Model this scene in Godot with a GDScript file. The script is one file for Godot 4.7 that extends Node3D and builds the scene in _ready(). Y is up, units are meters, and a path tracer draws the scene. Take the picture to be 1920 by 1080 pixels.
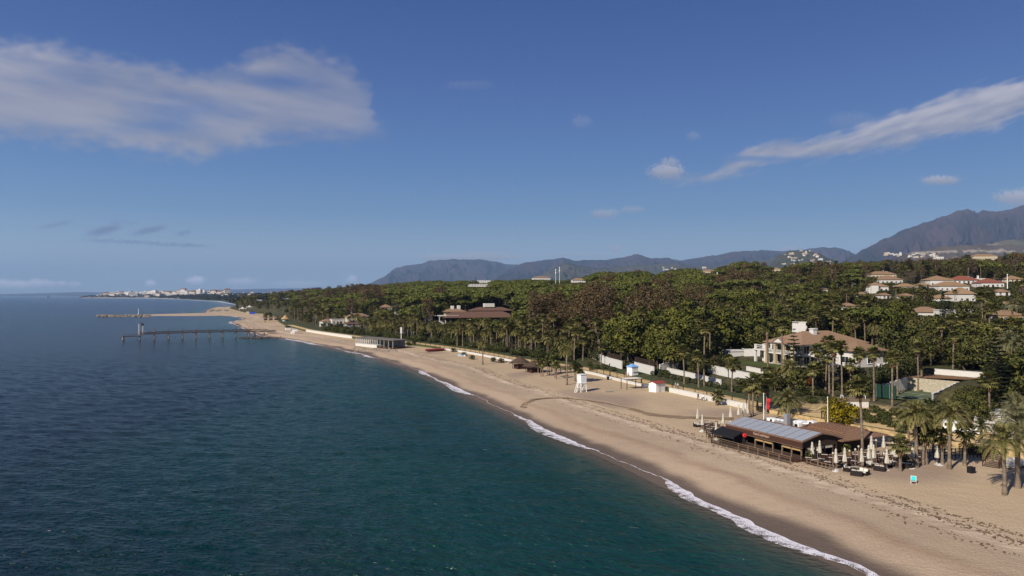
extends Node3D
# A sandy coast seen from the air: sea, beach, promenade, beach restaurant, villas in a wooded slope, mountains beyond.

const F := 1321.0            # focal length in pixels of a 1920 wide picture
const EYE := Vector3(0, 26, 0)
const PITCH := 0.0106
const SUN_ENERGY := 1.6
const EXPOSURE := 1.2
const HAZE := 0.000039

var names := {}
var M := {}
var rng := RandomNumberGenerator.new()
var n1 := FastNoiseLite.new()
var n2 := FastNoiseLite.new()
var n3 := FastNoiseLite.new()

# ------------------------------------------------------------------ mesh builder
class MB:
	var v := PackedVector3Array()
	var n := PackedVector3Array()
	var c := PackedColorArray()
	var uv := PackedVector2Array()
	var ix := PackedInt32Array()
	var col := Color(1, 1, 1)
	var xf := Transform3D()
	var use_uv := false

	func vert(p: Vector3, nn: Vector3, k: Color) -> int:
		v.append(xf * p); n.append((xf.basis * nn).normalized()); c.append(k)
		return v.size() - 1
	func tri(a: Vector3, b: Vector3, d: Vector3) -> void:   # counter-clockwise seen from outside
		var nn := (b - a).cross(d - a)
		if nn.length_squared() < 1e-14: return
		var i := vert(a, nn, col); vert(b, nn, col); vert(d, nn, col)
		ix.append(i); ix.append(i + 2); ix.append(i + 1)
	func quad(a: Vector3, b: Vector3, d: Vector3, e: Vector3) -> void:
		var nn := (b - a).cross(d - a)
		if nn.length_squared() < 1e-14: nn = (d - a).cross(e - a)
		var i := vert(a, nn, col); vert(b, nn, col); vert(d, nn, col); vert(e, nn, col)
		ix.append_array(PackedInt32Array([i, i + 2, i + 1, i, i + 3, i + 2]))
	func box(ctr: Vector3, s: Vector3, yaw := 0.0) -> void:
		boxb(ctr, s, Basis(Vector3.UP, yaw))
	func boxb(ctr: Vector3, s: Vector3, b: Basis) -> void:
		var h := s * 0.5
		var p := []
		for i in 8:
			p.append(ctr + b * Vector3(h.x * (1 if i & 1 else -1), h.y * (1 if i & 2 else -1), h.z * (1 if i & 4 else -1)))
		quad(p[4], p[5], p[7], p[6]); quad(p[1], p[0], p[2], p[3])
		quad(p[5], p[1], p[3], p[7]); quad(p[0], p[4], p[6], p[2])
		quad(p[6], p[7], p[3], p[2]); quad(p[0], p[1], p[5], p[4])
	func bar(a: Vector3, b: Vector3, w: float, h: float) -> void:   # a beam of w by h from a to b
		var d := b - a
		var l := d.length()
		if l < 1e-5: return
		d /= l
		var up := Vector3.UP if absf(d.y) < 0.95 else Vector3.RIGHT
		var x := up.cross(d).normalized()
		var y := d.cross(x)
		boxb((a + b) * 0.5, Vector3(w, h, l), Basis(x, y, d))
	func tube(a: Vector3, b: Vector3, r0: float, r1: float, sides := 7, cap := true) -> void:
		var d := (b - a).normalized()
		var x := (Vector3.UP if absf(d.y) < 0.9 else Vector3.RIGHT).cross(d).normalized()
		var y := d.cross(x)
		var i0 := v.size()
		for k in sides:
			var t := TAU * k / sides
			var o := x * cos(t) + y * sin(t)
			vert(a + o * r0, o, col); vert(b + o * r1, o, col)
		for k in sides:
			var p := i0 + 2 * k
			var q := i0 + 2 * ((k + 1) % sides)
			ix.append_array(PackedInt32Array([p, p + 1, q, q, p + 1, q + 1]))
		if cap and r1 > 0.0:
			var ce := vert(b, d, col)
			for k in sides:
				var t := TAU * k / sides
				vert(b + (x * cos(t) + y * sin(t)) * r1, d, col)
			for k in sides:
				ix.append_array(PackedInt32Array([ce, ce + 1 + (k + 1) % sides, ce + 1 + k]))
	func path(pts: Array, rad: Array, sides := 7) -> void:
		for i in pts.size() - 1:
			tube(pts[i], pts[i + 1], rad[i], rad[i + 1], sides, i == pts.size() - 2)
	func lathe(prof: Array, sides := 10, at := Vector3.ZERO, flute := 0.0) -> void:   # prof: Vector2(radius, height)
		for i in prof.size() - 1:
			for k in sides:
				var t0 := TAU * k / sides
				var t1 := TAU * (k + 1) / sides
				var f0: float = 1.0 - flute * (k % 2)
				var f1: float = 1.0 - flute * ((k + 1) % 2)
				var a: Vector2 = prof[i]
				var b: Vector2 = prof[i + 1]
				quad(at + Vector3(cos(t0) * a.x * f0, a.y, -sin(t0) * a.x * f0), at + Vector3(cos(t1) * a.x * f1, a.y, -sin(t1) * a.x * f1),
					at + Vector3(cos(t1) * b.x * f1, b.y, -sin(t1) * b.x * f1), at + Vector3(cos(t0) * b.x * f0, b.y, -sin(t0) * b.x * f0))
	func blob(ctr: Vector3, r: Vector3, seg := 7, rough := 0.0, rn: RandomNumberGenerator = null) -> void:   # a smooth or lumpy ellipsoid
		var rows := maxi(3, seg / 2 + 1)
		var i0 := v.size()
		for j in rows + 1:
			var e := PI * j / rows - PI / 2
			for k in seg:
				var t := TAU * k / seg
				var u := Vector3(cos(e) * cos(t), sin(e), cos(e) * sin(t))
				var w := 1.0 + (rn.randf_range(-rough, rough) if rn and j > 0 and j < rows else 0.0)
				vert(ctr + u * r * w, u / r, col)
		for j in rows:
			for k in seg:
				var p := i0 + j * seg + k
				var q := i0 + j * seg + (k + 1) % seg
				ix.append_array(PackedInt32Array([p, q, p + seg, q, q + seg, p + seg]))
	func leaf(p: Vector3, nn: Vector3, along: Vector3, l: float, w: float, sn: Vector3) -> void:   # a pointed leaf clump, shading normal sn
		if nn.dot(sn) < 0.0: nn = -nn
		var side := nn.cross(along).normalized() * w * 0.5
		var a := along.normalized() * l * 0.5
		var i := vert(p - a, sn, col); vert(p + side - a * 0.1, sn, col); vert(p + a, sn, col); vert(p - side - a * 0.1, sn, col)
		ix.append_array(PackedInt32Array([i, i + 1, i + 2, i, i + 2, i + 3]))
	func sheet(rows: int, cols: int, base: int) -> void:
		for j in rows - 1:
			for k in cols - 1:
				var p := base + j * cols + k
				ix.append_array(PackedInt32Array([p, p + cols, p + 1, p + 1, p + cols, p + cols + 1]))
	func smooth_sheet(rows: int, cols: int, base: int) -> void:   # upward normals of a grid
		for j in rows:
			for k in cols:
				var l := v[base + j * cols + maxi(k - 1, 0)]
				var r := v[base + j * cols + mini(k + 1, cols - 1)]
				var u := v[base + maxi(j - 1, 0) * cols + k]
				var d := v[base + mini(j + 1, rows - 1) * cols + k]
				var nn := (r - l).cross(d - u)
				n[base + j * cols + k] = (nn if nn.y > 0 else -nn).normalized()
	func mesh() -> ArrayMesh:
		var a := []
		a.resize(Mesh.ARRAY_MAX)
		a[Mesh.ARRAY_VERTEX] = v; a[Mesh.ARRAY_NORMAL] = n; a[Mesh.ARRAY_COLOR] = c; a[Mesh.ARRAY_INDEX] = ix
		if use_uv: a[Mesh.ARRAY_TEX_UV] = uv
		var m := ArrayMesh.new()
		if v.size(): m.add_surface_from_arrays(Mesh.PRIMITIVE_TRIANGLES, a)
		return m

# ------------------------------------------------------------------ things and parts
func numbered(called: String, parent: Node) -> String:
	var key := str(parent.get_instance_id()) + called
	var k: int = names.get(key, 0)
	names[key] = k + 1
	return called if k == 0 else "%s_%03d" % [called, k]

func tag(o: Node, label: String, category: String, group := "") -> void:
	o.set_meta("label", label); o.set_meta("category", category)
	if group: o.set_meta("group", group)

func thing(called: String, label: String, category: String, at: Vector3, turn := 0.0, group := "") -> Node3D:
	var o := Node3D.new()
	o.name = numbered(called, self)
	add_child(o)
	o.position = at; o.rotation.y = turn
	tag(o, label, category, group)
	return o

func put(parent: Node, called: String, m, material: Material, at := Vector3.ZERO, kind := "") -> MeshInstance3D:
	var o := MeshInstance3D.new()
	o.mesh = m.mesh() if m is MB else m
	o.material_override = material
	o.name = numbered(called, parent)
	parent.add_child(o)
	o.position = at
	if kind: o.set_meta("kind", kind)
	return o

func copy(o: Node3D, called: String, at: Vector3, turn: float, label := "") -> Node3D:
	var c: Node3D = o.duplicate()
	c.name = numbered(called, self)
	add_child(c)
	c.position = at; c.rotation.y = turn
	if label: c.set_meta("label", label)
	return c

func many(parent: Node, called: String, m: Mesh, material: Material, xfs: Array, cols := []) -> MultiMeshInstance3D:
	var mm := MultiMesh.new()
	mm.transform_format = MultiMesh.TRANSFORM_3D
	mm.use_colors = cols.size() > 0
	mm.mesh = m
	mm.instance_count = xfs.size()
	for i in xfs.size():
		mm.set_instance_transform(i, xfs[i])
		if cols.size(): mm.set_instance_color(i, cols[i])
	var o := MultiMeshInstance3D.new()
	o.multimesh = mm
	o.material_override = material
	o.name = numbered(called, parent)
	parent.add_child(o)
	o.set_meta("kind", "stuff")
	return o

# ------------------------------------------------------------------ where things are
func ray(px: float, py: float) -> Vector3:
	var u := (px - 960.0) / F
	var w := (540.0 - py) / F
	return Vector3(u, w * cos(PITCH) + sin(PITCH), -cos(PITCH) + w * sin(PITCH))

func at_depth(px: float, py: float, d: float) -> Vector3:
	var r := ray(px, py)
	return EYE + r * (d / -r.z)

func on_plane(px: float, py: float, h: float) -> Vector3:
	var r := ray(px, py)
	return EYE + r * ((h - EYE.y) / r.y)

func on_land(px: float, py: float) -> Vector3:      # where the sight line first meets the ground
	var r := ray(px, py) / -ray(px, py).z
	var d := 40.0
	while d < 4000.0:
		var p := EYE + r * d
		if p.y <= land(p.x, p.z):
			var lo := d / 1.01
			var hi := d
			for i in 12:
				var m := (lo + hi) / 2
				p = EYE + r * m
				if p.y <= land(p.x, p.z): hi = m
				else: lo = m
			return EYE + r * hi
		d *= 1.01
	return EYE + r * d

func seen_at(p: Vector3) -> Vector2:                # the pixel where a point shows
	var q := p - EYE
	var z := q.z * cos(PITCH) - q.y * sin(PITCH) * -1.0
	var y := q.y * cos(PITCH) + q.z * sin(PITCH)
	z = q.z * cos(PITCH) - q.y * sin(PITCH)
	return Vector2(960 + F * q.x / -z, 540 - F * y / -z)

var shore_lut := PackedFloat32Array()
var wall_lut := PackedFloat32Array()
const LUT := 4.0
const SHORE := [[0, 64], [40, 43.5], [65, 32.2], [71, 30.1], [90, 22.6], [110, 15.9], [152, 0], [190, -14.4], [240, -31.5], [301, -61.5], [365, -99.6], [425, -138], [452, -163], [505, -189], [613, -240], [687, -276], [740, -286], [790, -302], [858, -338], [928, -398], [1000, -440], [1321, -570], [1900, -780], [3000, -1300], [5000, -2450], [6600, -3480], [6900, -4300], [7200, -4500], [7600, -4350], [9000, -4800], [15000, -9000], [33000, -23000]]
const WALL := [[0, 140], [60, 103], [85, 88], [110, 72.5], [120, 66], [150, 49.5], [166, 43.8], [193, 32], [217, 24.5], [233, 16], [256, 0.5], [294, -17.8], [330, -40], [396, -88], [446, -121.6], [480, -142], [560, -180], [640, -212], [720, -240], [800, -268], [930, -330], [1000, -380], [1321, -530], [1900, -740], [3000, -1240], [5000, -2400], [6600, -3420], [6900, -4240], [7200, -4450], [7600, -4300], [9000, -4750], [15000, -8900], [33000, -22900]]

func pick(tab: Array, d: float) -> float:
	for i in tab.size() - 1:
		if d <= tab[i + 1][0]:
			return lerpf(tab[i][1], tab[i + 1][1], (d - tab[i][0]) / (tab[i + 1][0] - tab[i][0]))
	return tab[-1][1]

func make_lut(tab: Array, passes: int) -> PackedFloat32Array:
	var a := PackedFloat32Array()
	for i in 401: a.append(pick(tab, i * LUT))
	for p in passes:
		var b := a.duplicate()
		for i in range(1, 400): b[i] = (a[i - 1] + 2 * a[i] + a[i + 1]) / 4
		a = b
	return a

func look(a: PackedFloat32Array, tab: Array, d: float) -> float:
	var t := maxf(d, 0.0) / LUT
	if t >= 399: return pick(tab, d)
	var i := int(t)
	return lerpf(a[i], a[i + 1], t - i)

func shore_x(d: float) -> float: return look(shore_lut, SHORE, d)
func wall_x(d: float) -> float: return look(wall_lut, WALL, d)
func slant(d: float) -> float:                      # cosine of the coast's bearing
	var m := (wall_x(d + 12) - wall_x(d - 12)) / 24.0 if d > 12 else -0.5
	return 1.0 / sqrt(1.0 + m * m)

func inland(x: float, z: float) -> float:           # metres inland of the promenade wall
	return (x - wall_x(-z)) * slant(-z)

# flat plots cut into the slope: centre x, centre z, half length along, half width, turn, height, blend
var plots := []

const RIDGE := [[0, 36], [200, 36], [360, 37], [500, 47], [650, 54], [900, 50], [1100, 40], [1500, 32], [2200, 30], [8000, 34], [60000, 34]]

func land(x: float, z: float) -> float:
	var d := -z
	var c := slant(d)
	var s := (x - shore_x(d)) * c
	var b := maxf((wall_x(d) - shore_x(d)) * c, 4.0)
	if s < 0: return maxf(s * 0.09, -3.0)
	if s < b:
		var h := 1.25 * smoothstep(0.0, 9.0, s) + 0.65 * smoothstep(8.0, 40.0, s)
		h += 0.10 * exp(-pow((s - 9.0) / 2.2, 2)) - 0.12 * exp(-pow((s - 14.0) / 3.0, 2))
		return h * minf(1.0, b / 16.0 + 0.2)
	var sp := s - b
	var hill := curve(RIDGE, d) * (1.0 - exp(-maxf(sp - 14.0, 0.0) / 300.0))
	if d > 800 and d < 1900: hill += 5.0 * smoothstep(2.0, 24.0, sp) * smoothstep(800.0, 950.0, d) * smoothstep(1900.0, 1600.0, d)
	var h2 := lerpf(2.6, 2.9, smoothstep(5.0, 9.0, sp)) + hill
	h2 += smoothstep(14.0, 80.0, sp) * n2.get_noise_2d(x * 0.6, z * 0.6) * 3.0
	for p in plots:
		var q := Vector2(x - p[0], z - p[1]).rotated(p[4])
		var e := maxf(absf(q.x) - p[2], absf(q.y) - p[3])
		if e < p[6]: h2 = lerpf(p[5], h2, smoothstep(0.0, p[6], maxf(e, 0.0)))
	return h2

# ------------------------------------------------------------------ materials
func noise_tex(freq: float, lo: float, hi: float, sz := 512, kind := FastNoiseLite.TYPE_SIMPLEX_SMOOTH, oct := 5, seed_ := 1) -> NoiseTexture2D:
	var t := NoiseTexture2D.new()
	t.width = sz; t.height = sz; t.seamless = true
	var f := FastNoiseLite.new()
	f.noise_type = kind; f.frequency = freq; f.fractal_octaves = oct; f.seed = seed_
	t.noise = f
	var g := Gradient.new()
	g.set_color(0, Color(lo, lo, lo)); g.set_color(1, Color(hi, hi, hi))
	t.color_ramp = g
	return t

func mat(called: String, r: float, g: float, b: float, rough := 0.85, tex: Texture2D = null, metres := 4.0) -> StandardMaterial3D:
	var m := StandardMaterial3D.new()
	m.resource_name = called
	m.albedo_color = Color(r, g, b).linear_to_srgb()
	m.roughness = rough
	m.metallic_specular = 0.35
	m.vertex_color_use_as_albedo = true
	if tex:
		m.albedo_texture = tex
		m.uv1_triplanar = true; m.uv1_world_triplanar = true
		m.uv1_scale = Vector3.ONE / metres
	M[called] = m
	return m

# ------------------------------------------------------------------ sky
const SKY_ROWS := [[-2, 168, 188, 200], [1.5, 168, 188, 200], [3.1, 158, 180, 198], [6.5, 114, 149, 187], [10.4, 91, 128, 180], [14.4, 78, 111, 169], [18.5, 66, 97, 157], [23, 55, 86, 146], [32, 47, 76, 135], [50, 40, 66, 122], [90, 36, 60, 114]]
# clouds, as [pixel x, upper edge, lower edge] of the two large ones
const CLOUD_LEFT := [[-400, 10, 235], [-200, 55, 250], [0, 80, 264], [90, 84, 274], [180, 104, 284], [300, 126, 300], [380, 138, 306], [440, 128, 292], [480, 96, 280], [540, 88, 272], [600, 104, 270], [650, 120, 272], [690, 160, 272], [712, 230, 271], [740, 262, 268]]
const CLOUD_RIGHT := [[1180, 345, 348], [1260, 336, 352], [1330, 322, 346], [1370, 292, 338], [1410, 270, 322], [1460, 264, 308], [1520, 258, 303], [1580, 247, 296], [1640, 222, 288], [1690, 206, 282], [1740, 188, 266], [1790, 172, 262], [1850, 156, 250], [1920, 147, 222], [2100, 126, 176], [2300, 100, 120]]

func sky_color(el: float) -> Color:
	for i in SKY_ROWS.size() - 1:
		if el <= SKY_ROWS[i + 1][0] or i == SKY_ROWS.size() - 2:
			var t := clampf((el - SKY_ROWS[i][0]) / (SKY_ROWS[i + 1][0] - SKY_ROWS[i][0]), 0, 1)
			var a := Color8(SKY_ROWS[i][1], SKY_ROWS[i][2], SKY_ROWS[i][3])
			var b := Color8(SKY_ROWS[i + 1][1], SKY_ROWS[i + 1][2], SKY_ROWS[i + 1][3])
			return a.lerp(b, t).srgb_to_linear() / EXPOSURE
	return Color.BLACK

func band(tab: Array, x: float) -> Vector2:
	if x <= tab[0][0] or x >= tab[-1][0]: return Vector2(0, 0)
	for i in tab.size() - 1:
		if x <= tab[i + 1][0]:
			var t: float = smoothstep(0, 1, (x - tab[i][0]) / (tab[i + 1][0] - tab[i][0]))
			return Vector2(lerpf(tab[i][1], tab[i + 1][1], t), lerpf(tab[i][2], tab[i + 1][2], t))
	return Vector2.ZERO

func puff(x: float, y: float, cx: float, cy: float, rx: float, ry: float) -> float:
	return maxf(0.0, 1.0 - Vector2((x - cx) / rx, (y - cy) / ry).length())

func cloud_at(x: float, y: float) -> Vector2:       # how thick, how bright
	var thick := 0.0
	var lit := 0.5
	if y < 330 and x < 800:
		var e := band(CLOUD_LEFT, x + n1.get_noise_2d(x * 0.5, y * 2.0) * 14)
		if e.y > e.x:
			var wob := n1.get_noise_2d(x * 0.9 + y * 0.5, y * 2.0 - x * 0.4) * 20.0
			var a := smoothstep(-20.0, 34.0, y + wob * 0.8 - e.x)
			var b := smoothstep(-8.0, 42.0, e.y - y + wob)
			var streak := n1.get_noise_2d(x * 0.13 + 300, y * 0.75 - x * 0.15)
			var fine := n1.get_noise_2d(x * 0.7, y * 2.6 - x * 0.4)
			var hole := puff(x, y, 350, 208, 150, 42) * 1.1 + puff(x, y, 520, 150, 140, 26) * 0.8 + puff(x, y, 200, 240, 260, 22) * 0.6
			thick = a * b * clampf(0.92 + streak * 0.45 + fine * 0.13 - hole * 0.7, 0.0, 1.0) * lerpf(1.0, 0.85, smoothstep(300, 700, x)) * smoothstep(770.0, 640.0, x + wob)
			lit = 0.42 + 0.2 * smoothstep(240.0, 60.0, x) * smoothstep(190.0, 90.0, y) + 0.16 * streak
	if x > 1100 and y < 370:
		var e := band(CLOUD_RIGHT, x)
		if e.y > e.x:
			var tail := smoothstep(1440.0, 1360.0, x)
			var wob := n1.get_noise_2d(x * 1.0 + y * 1.6, y * 3.0 + x * 0.7) * 16.0 + n1.get_noise_2d(x * 3.0, y * 7.0 + x * 1.5) * 5.0
			var a := smoothstep(-4.0, 16.0, y + wob * 0.7 - e.x)
			var b := smoothstep(-4.0, 22.0, e.y - y + wob)
			var streak := n1.get_noise_2d(x * 0.5 + 70, y * 2.4 + x * 0.7)
			var gap := puff(x, y, 1440, 298, 120, 9) * 1.6 + puff(x, y, 1620, 262, 120, 10) * 0.3
			thick = maxf(thick, a * b * clampf(0.95 + streak * 0.22 - gap * 0.6 - tail * 0.25, 0.0, 1.0))
			var up := clampf((e.y - y) / maxf(e.y - e.x, 1.0), 0, 1)
			lit = 0.48 + 0.30 * smoothstep(0.25, 0.9, up) * smoothstep(1380.0, 1700.0, x) + 0.24 * streak
	for p in [[1250, 322, 42, 17, 1.2], [1256, 306, 22, 13, 0.8], [1764, 338, 46, 10, 1.2], [1915, 371, 62, 17, 1.9], [1134, 401, 34, 10, 0.8], [1186, 393, 30, 7, 0.6], [1300, 255, 18, 10, 0.3], [1090, 228, 22, 14, 0.25],
			[1153, 467, 16, 7, 1.0], [880, 483, 130, 7, 1.3], [905, 478, 60, 6, 1.0], [1090, 478, 110, 6, 0.5], [366, 526, 22, 9, 1.1], [282, 531, 12, 7, 1.1], [455, 528, 40, 8, 0.6], [90, 532, 22, 8, 0.9], [68, 531, 20, 9, 1.2], [30, 534, 40, 9, 1.2], [8, 532, 26, 10, 1.3], [116, 532, 12, 7, 0.9], [140, 533, 14, 6, 0.7], [660, 524, 14, 9, 0.7], [560, 532, 60, 6, 0.4],
			[880, 160, 60, 10, 0.14], [1600, 228, 60, 20, 0.2], [-90, 533, 60, 12, 1.0], [1480, 467, 26, 6, 0.7]]:
		var k := puff(x + n1.get_noise_2d(x * 6.0, y * 8.0) * p[2] * 0.4, y + n1.get_noise_2d(x * 7.0 + 50, y * 9.0) * p[3] * 0.7, p[0], p[1], p[2], p[3])
		if k > 0.0:
			var t: float = smoothstep(0.0, 0.5, k) * 0.75 * p[4]
			if t > thick:
				thick = minf(t, 0.95); lit = 0.42 + 0.4 * clampf((p[1] - y) / p[3] + 0.4, 0, 1)
	if y > 410 and y < 470 and x < 480 and x > 40:   # thin grey streaks low on the left
		for p in [[195, 432, 44, 11, 1.0], [280, 432, 48, 8, 0.9], [345, 437, 22, 6, 0.7], [105, 421, 46, 6, 0.6], [230, 453, 110, 4, 0.8], [330, 459, 90, 4, 0.8], [230, 417, 44, 4, 0.5]]:
			var yy: float = y + (x - p[0]) * (0.22 if p[3] > 5 else -0.04)
			var k := puff(x, yy + n1.get_noise_2d(x * 5.0, y * 9.0) * 5.0, p[0], p[1], p[2], p[3])
			if k > 0: thick = maxf(thick, -smoothstep(0.0, 0.7, k) * 0.5 * p[4]) if thick > 0 else minf(thick, -smoothstep(0.0, 0.7, k) * 0.5 * p[4])
	return Vector2(thick, lit)

func make_sky() -> Texture2D:
	var w := 4096
	var h := 2048
	var im := Image.create(1024, 512, false, Image.FORMAT_RGBF)
	for j in 512:                                   # air, and loose cirrus elsewhere in the sky
		var el := 90.0 - (j + 0.5) / 512 * 180.0
		var c := sky_color(el)
		for i in 1024:
			var az := fposmod((i + 0.5) / 1024 + 0.5, 1.0) * 360.0 - 180.0
			var k := 0.0
			if el > 4.0 and el < 80.0:
				var out := maxf(smoothstep(42.0, 60.0, absf(az)), smoothstep(25.0, 34.0, el))
				if out > 0.0:
					var u := Vector3(sin(deg_to_rad(az)), 0, -cos(deg_to_rad(az))) / tan(deg_to_rad(el)) * 60.0
					k = out * 0.6 * smoothstep(0.12, 0.5, n1.get_noise_2d(u.x * 1.2, u.z * 2.4)) * smoothstep(4.0, 12.0, el)
			im.set_pixel(i, j, c.lerp(Color(0.36, 0.36, 0.42), k))
	im.resize(w, h, Image.INTERPOLATE_CUBIC)
	for j in range(int(h * (90.0 - 27.0) / 180.0), h / 2 + 12):
		var el := 90.0 - (j + 0.5) / h * 180.0
		var c := sky_color(el)
		for ii in range(-int(w * 39.5 / 360.0), int(w * 39.5 / 360.0)):
			var i := posmod(ii, w)                  # straight ahead is the edge of a panorama
			var az := (ii + 0.5) / w * TAU
			var q := seen_at(EYE + Vector3(sin(az), tan(deg_to_rad(el)), -cos(az)) * 1000.0)
			var k := cloud_at(q.x, q.y)
			var e := smoothstep(39.5, 36.9, rad_to_deg(absf(az))) * smoothstep(27.0, 24.0, el)
			if k.x > 0.004:
				var b := k.y
				var white := (Color(0.26, 0.27, 0.345) / EXPOSURE).lerp(Color(0.56, 0.53, 0.57) / EXPOSURE, clampf((b - 0.3) * 1.7, 0, 1))
				if q.y > 515.0: white *= 2.4             # far cumulus behind much air
				im.set_pixel(i, j, c.lerp(white, k.x * 0.85 * e))
			elif k.x < -0.004:
				im.set_pixel(i, j, c.lerp(Color(0.13, 0.165, 0.29), minf(-k.x * 1.7, 0.9) * e))
	return ImageTexture.create_from_image(im)

# ------------------------------------------------------------------ ground
func make_land() -> void:
	var ds := PackedFloat32Array()
	var d := 24.0
	while d < 14000.0:
		ds.append(d)
		d += clampf(d * 0.0065, 0.7, 400.0) if d < 1600 else d * 0.03
	ds.append(33000.0)
	# beach
	var mb := MB.new()
	var cols := 0
	var bs := PackedFloat32Array()
	for i in 8: bs.append(-30.0 + i * 3.9)
	var t := -1.6
	var dry := Color(0.555, 0.422, 0.278)
	var near_rows := 0
	for dd in ds:
		if dd > 1500.0: break
		near_rows += 1
		var X := shore_x(dd)
		var W := wall_x(dd)
		var c := slant(dd)
		var b := (W - X) * c
		cols = 0
		for k in 8 + 76:
			var s: float = bs[k] if k < 8 else lerpf(-1.6, b, pow((k - 8) / 75.0, 1.15))
			var x := X + s / c
			var z := -dd
			var big := n2.get_noise_2d(x * 0.9, z * 0.9)
			var fine := n3.get_noise_2d(x * 5.0, z * 5.0)
			var y := land(x, z) + (fine * 0.05 + big * 0.07) * smoothstep(3.0, 8.0, s)
			if k == 8 + 75: y = land(x - 0.2, z)
			var edge := s + n1.get_noise_2d(x * 3.5, z * 3.5) * 1.2 - n2.get_noise_2d(dd * 0.9, 5.0) * 1.6
			var wet := Color(0.140, 0.105, 0.085)
			var col := wet.lerp(Color(0.44, 0.335, 0.24), smoothstep(2.3, 4.3, edge + n1.get_noise_2d(dd * 1.4, 21.0) * 1.6))
			col = col.lerp(Color(0.33, 0.225, 0.15), exp(-pow((edge - 7.4) / 0.9, 2)) * (0.5 + 0.5 * n1.get_noise_2d(x * 4.0, z * 1.2)))
			col = col.lerp(Color(0.54, 0.415, 0.278), smoothstep(8.0, 9.5, edge) * smoothstep(15.0, 11.0, edge) * (0.55 + 0.6 * n1.get_noise_2d(x * 3.0, z * 3.0)))
			col = col.lerp(Color(0.68, 0.55, 0.41), exp(-pow((edge - 16.0) / 1.6, 2)) * clampf(0.4 + n3.get_noise_2d(x * 6.0, z * 6.0) * 1.2, 0.0, 1.0))
			col = col.lerp(dry * 0.90, smoothstep(17.0, 20.0, edge))
			col *= 1.0 + 0.13 * big + 0.09 * fine + 0.13 * n1.get_noise_2d(s * 4.5, dd * 0.35) * smoothstep(5.0, 10.0, s)
			if big > 0.22 and s > 20: col = col.lerp(Color(0.24, 0.18, 0.155), clampf((big - 0.22) * 2.0, 0, 0.6))
			if s > b - (12.0 if dd < 128 else 7.0) and b > 20.0: col = col.lerp(Color(0.56, 0.42, 0.22), (0.95 if dd < 128 else 0.4) * smoothstep(b - (12.0 if dd < 128 else 7.0), b, s))
			mb.vert(Vector3(x, y, z), Vector3.UP, col)
			cols += 1
	mb.sheet(near_rows, cols, 0)
	mb.smooth_sheet(near_rows, cols, 0)
	var sand := mat("sand", 1, 1, 1, 0.95, noise_tex(0.045, 0.80, 1.08, 1024, FastNoiseLite.TYPE_SIMPLEX, 6, 4), 9.0)
	sand.heightmap_enabled = true
	sand.heightmap_texture = noise_tex(0.012, 0.0, 1.0, 1024, FastNoiseLite.TYPE_SIMPLEX, 7, 9)
	sand.heightmap_scale = 6.0
	put(self, "beach", mb, sand).set_meta("kind", "structure")
	# wooded slope and the plain behind it
	mb = MB.new()
	var n_in := 96
	for dd in ds:
		var W := wall_x(dd)
		var far_x: float = maxf(dd * 0.86 + 60.0, W + 160.0)
		var c := slant(dd)
		for k in n_in:
			var x := W + (far_x - W) * pow(k / (n_in - 1.0), 1.7) if dd < 1500 else lerpf(W, far_x, pow(k / (n_in - 1.0), 1.2))
			var z := -dd
			var sp := (x - W) * c
			var y := land(x, z)
			if k == 0: y = land(x - 0.2, z) - 0.3
			if k == 1 and dd < 1500: x = W + 0.05; y = 2.6
			var g := n2.get_noise_2d(x * 1.3, z * 1.3)
			var col := Color(0.052, 0.062, 0.022).lerp(Color(0.10, 0.085, 0.04), clampf(0.4 + g, 0, 1))
			if sp < 11 and dd < 900: col = Color(0.07, 0.08, 0.03)
			if dd < 156: col = col.lerp(Color(0.50, 0.37, 0.19) * (1.0 + 0.3 * g), smoothstep(27.0, 20.0, sp + 6.0 * g) * smoothstep(156.0, 144.0, dd))
			if dd > 1500:
				var town := n1.get_noise_2d(x * 0.05, z * 0.05)
				col = Color(0.055, 0.058, 0.032).lerp(Color(0.16, 0.13, 0.09), clampf(0.3 + town, 0, 1) * 0.6)
				if sp < 60 and dd > 5000: col = Color(0.45, 0.38, 0.29)
			mb.vert(Vector3(x, y, z), Vector3.UP, col)
	mb.sheet(ds.size(), n_in, 0)
	mb.smooth_sheet(ds.size(), n_in, 0)
	put(self, "hillside", mb, mat("soil", 1, 1, 1, 0.95, noise_tex(0.02, 0.6, 1.15, 512, FastNoiseLite.TYPE_SIMPLEX, 5, 6), 14.0)).set_meta("kind", "structure")

func make_promenade() -> void:
	var mb := MB.new()
	var d := 60.0
	var rows := 0
	while d < 560.0:
		var c := slant(d)
		var wide := 5.4 + 8.5 * smoothstep(142.0, 124.0, d)
		for k in 9:
			var o: float = [0.35, 0.9, 1.8, 2.8, 3.6, 4.4, 5.2, 5.8, 6.0][k] / 6.0 * wide
			var x := wall_x(d) + o / c
			var w := n3.get_noise_2d(x * 3.0, -d * 3.0)
			var col := Color(0.60, 0.44, 0.22) * (1.0 + 0.14 * w)
			if (k > 6 or k == 0) and d > 146: col = col.lerp(Color(0.33, 0.27, 0.14), 0.45 + 0.4 * w)
			mb.vert(Vector3(x, maxf(2.72, land(x, -d) + 0.05) if k < 8 else land(x, -d) - 0.05, -d), Vector3.UP, col)
		rows += 1
		d += 2.0
	mb.sheet(rows, 9, 0)
	mb.smooth_sheet(rows, 9, 0)
	put(self, "promenade", mb, mat("packed_earth", 1, 1, 1, 0.95, noise_tex(0.04, 0.8, 1.08, 512, FastNoiseLite.TYPE_SIMPLEX, 5, 14), 5.0)).set_meta("kind", "structure")

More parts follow.
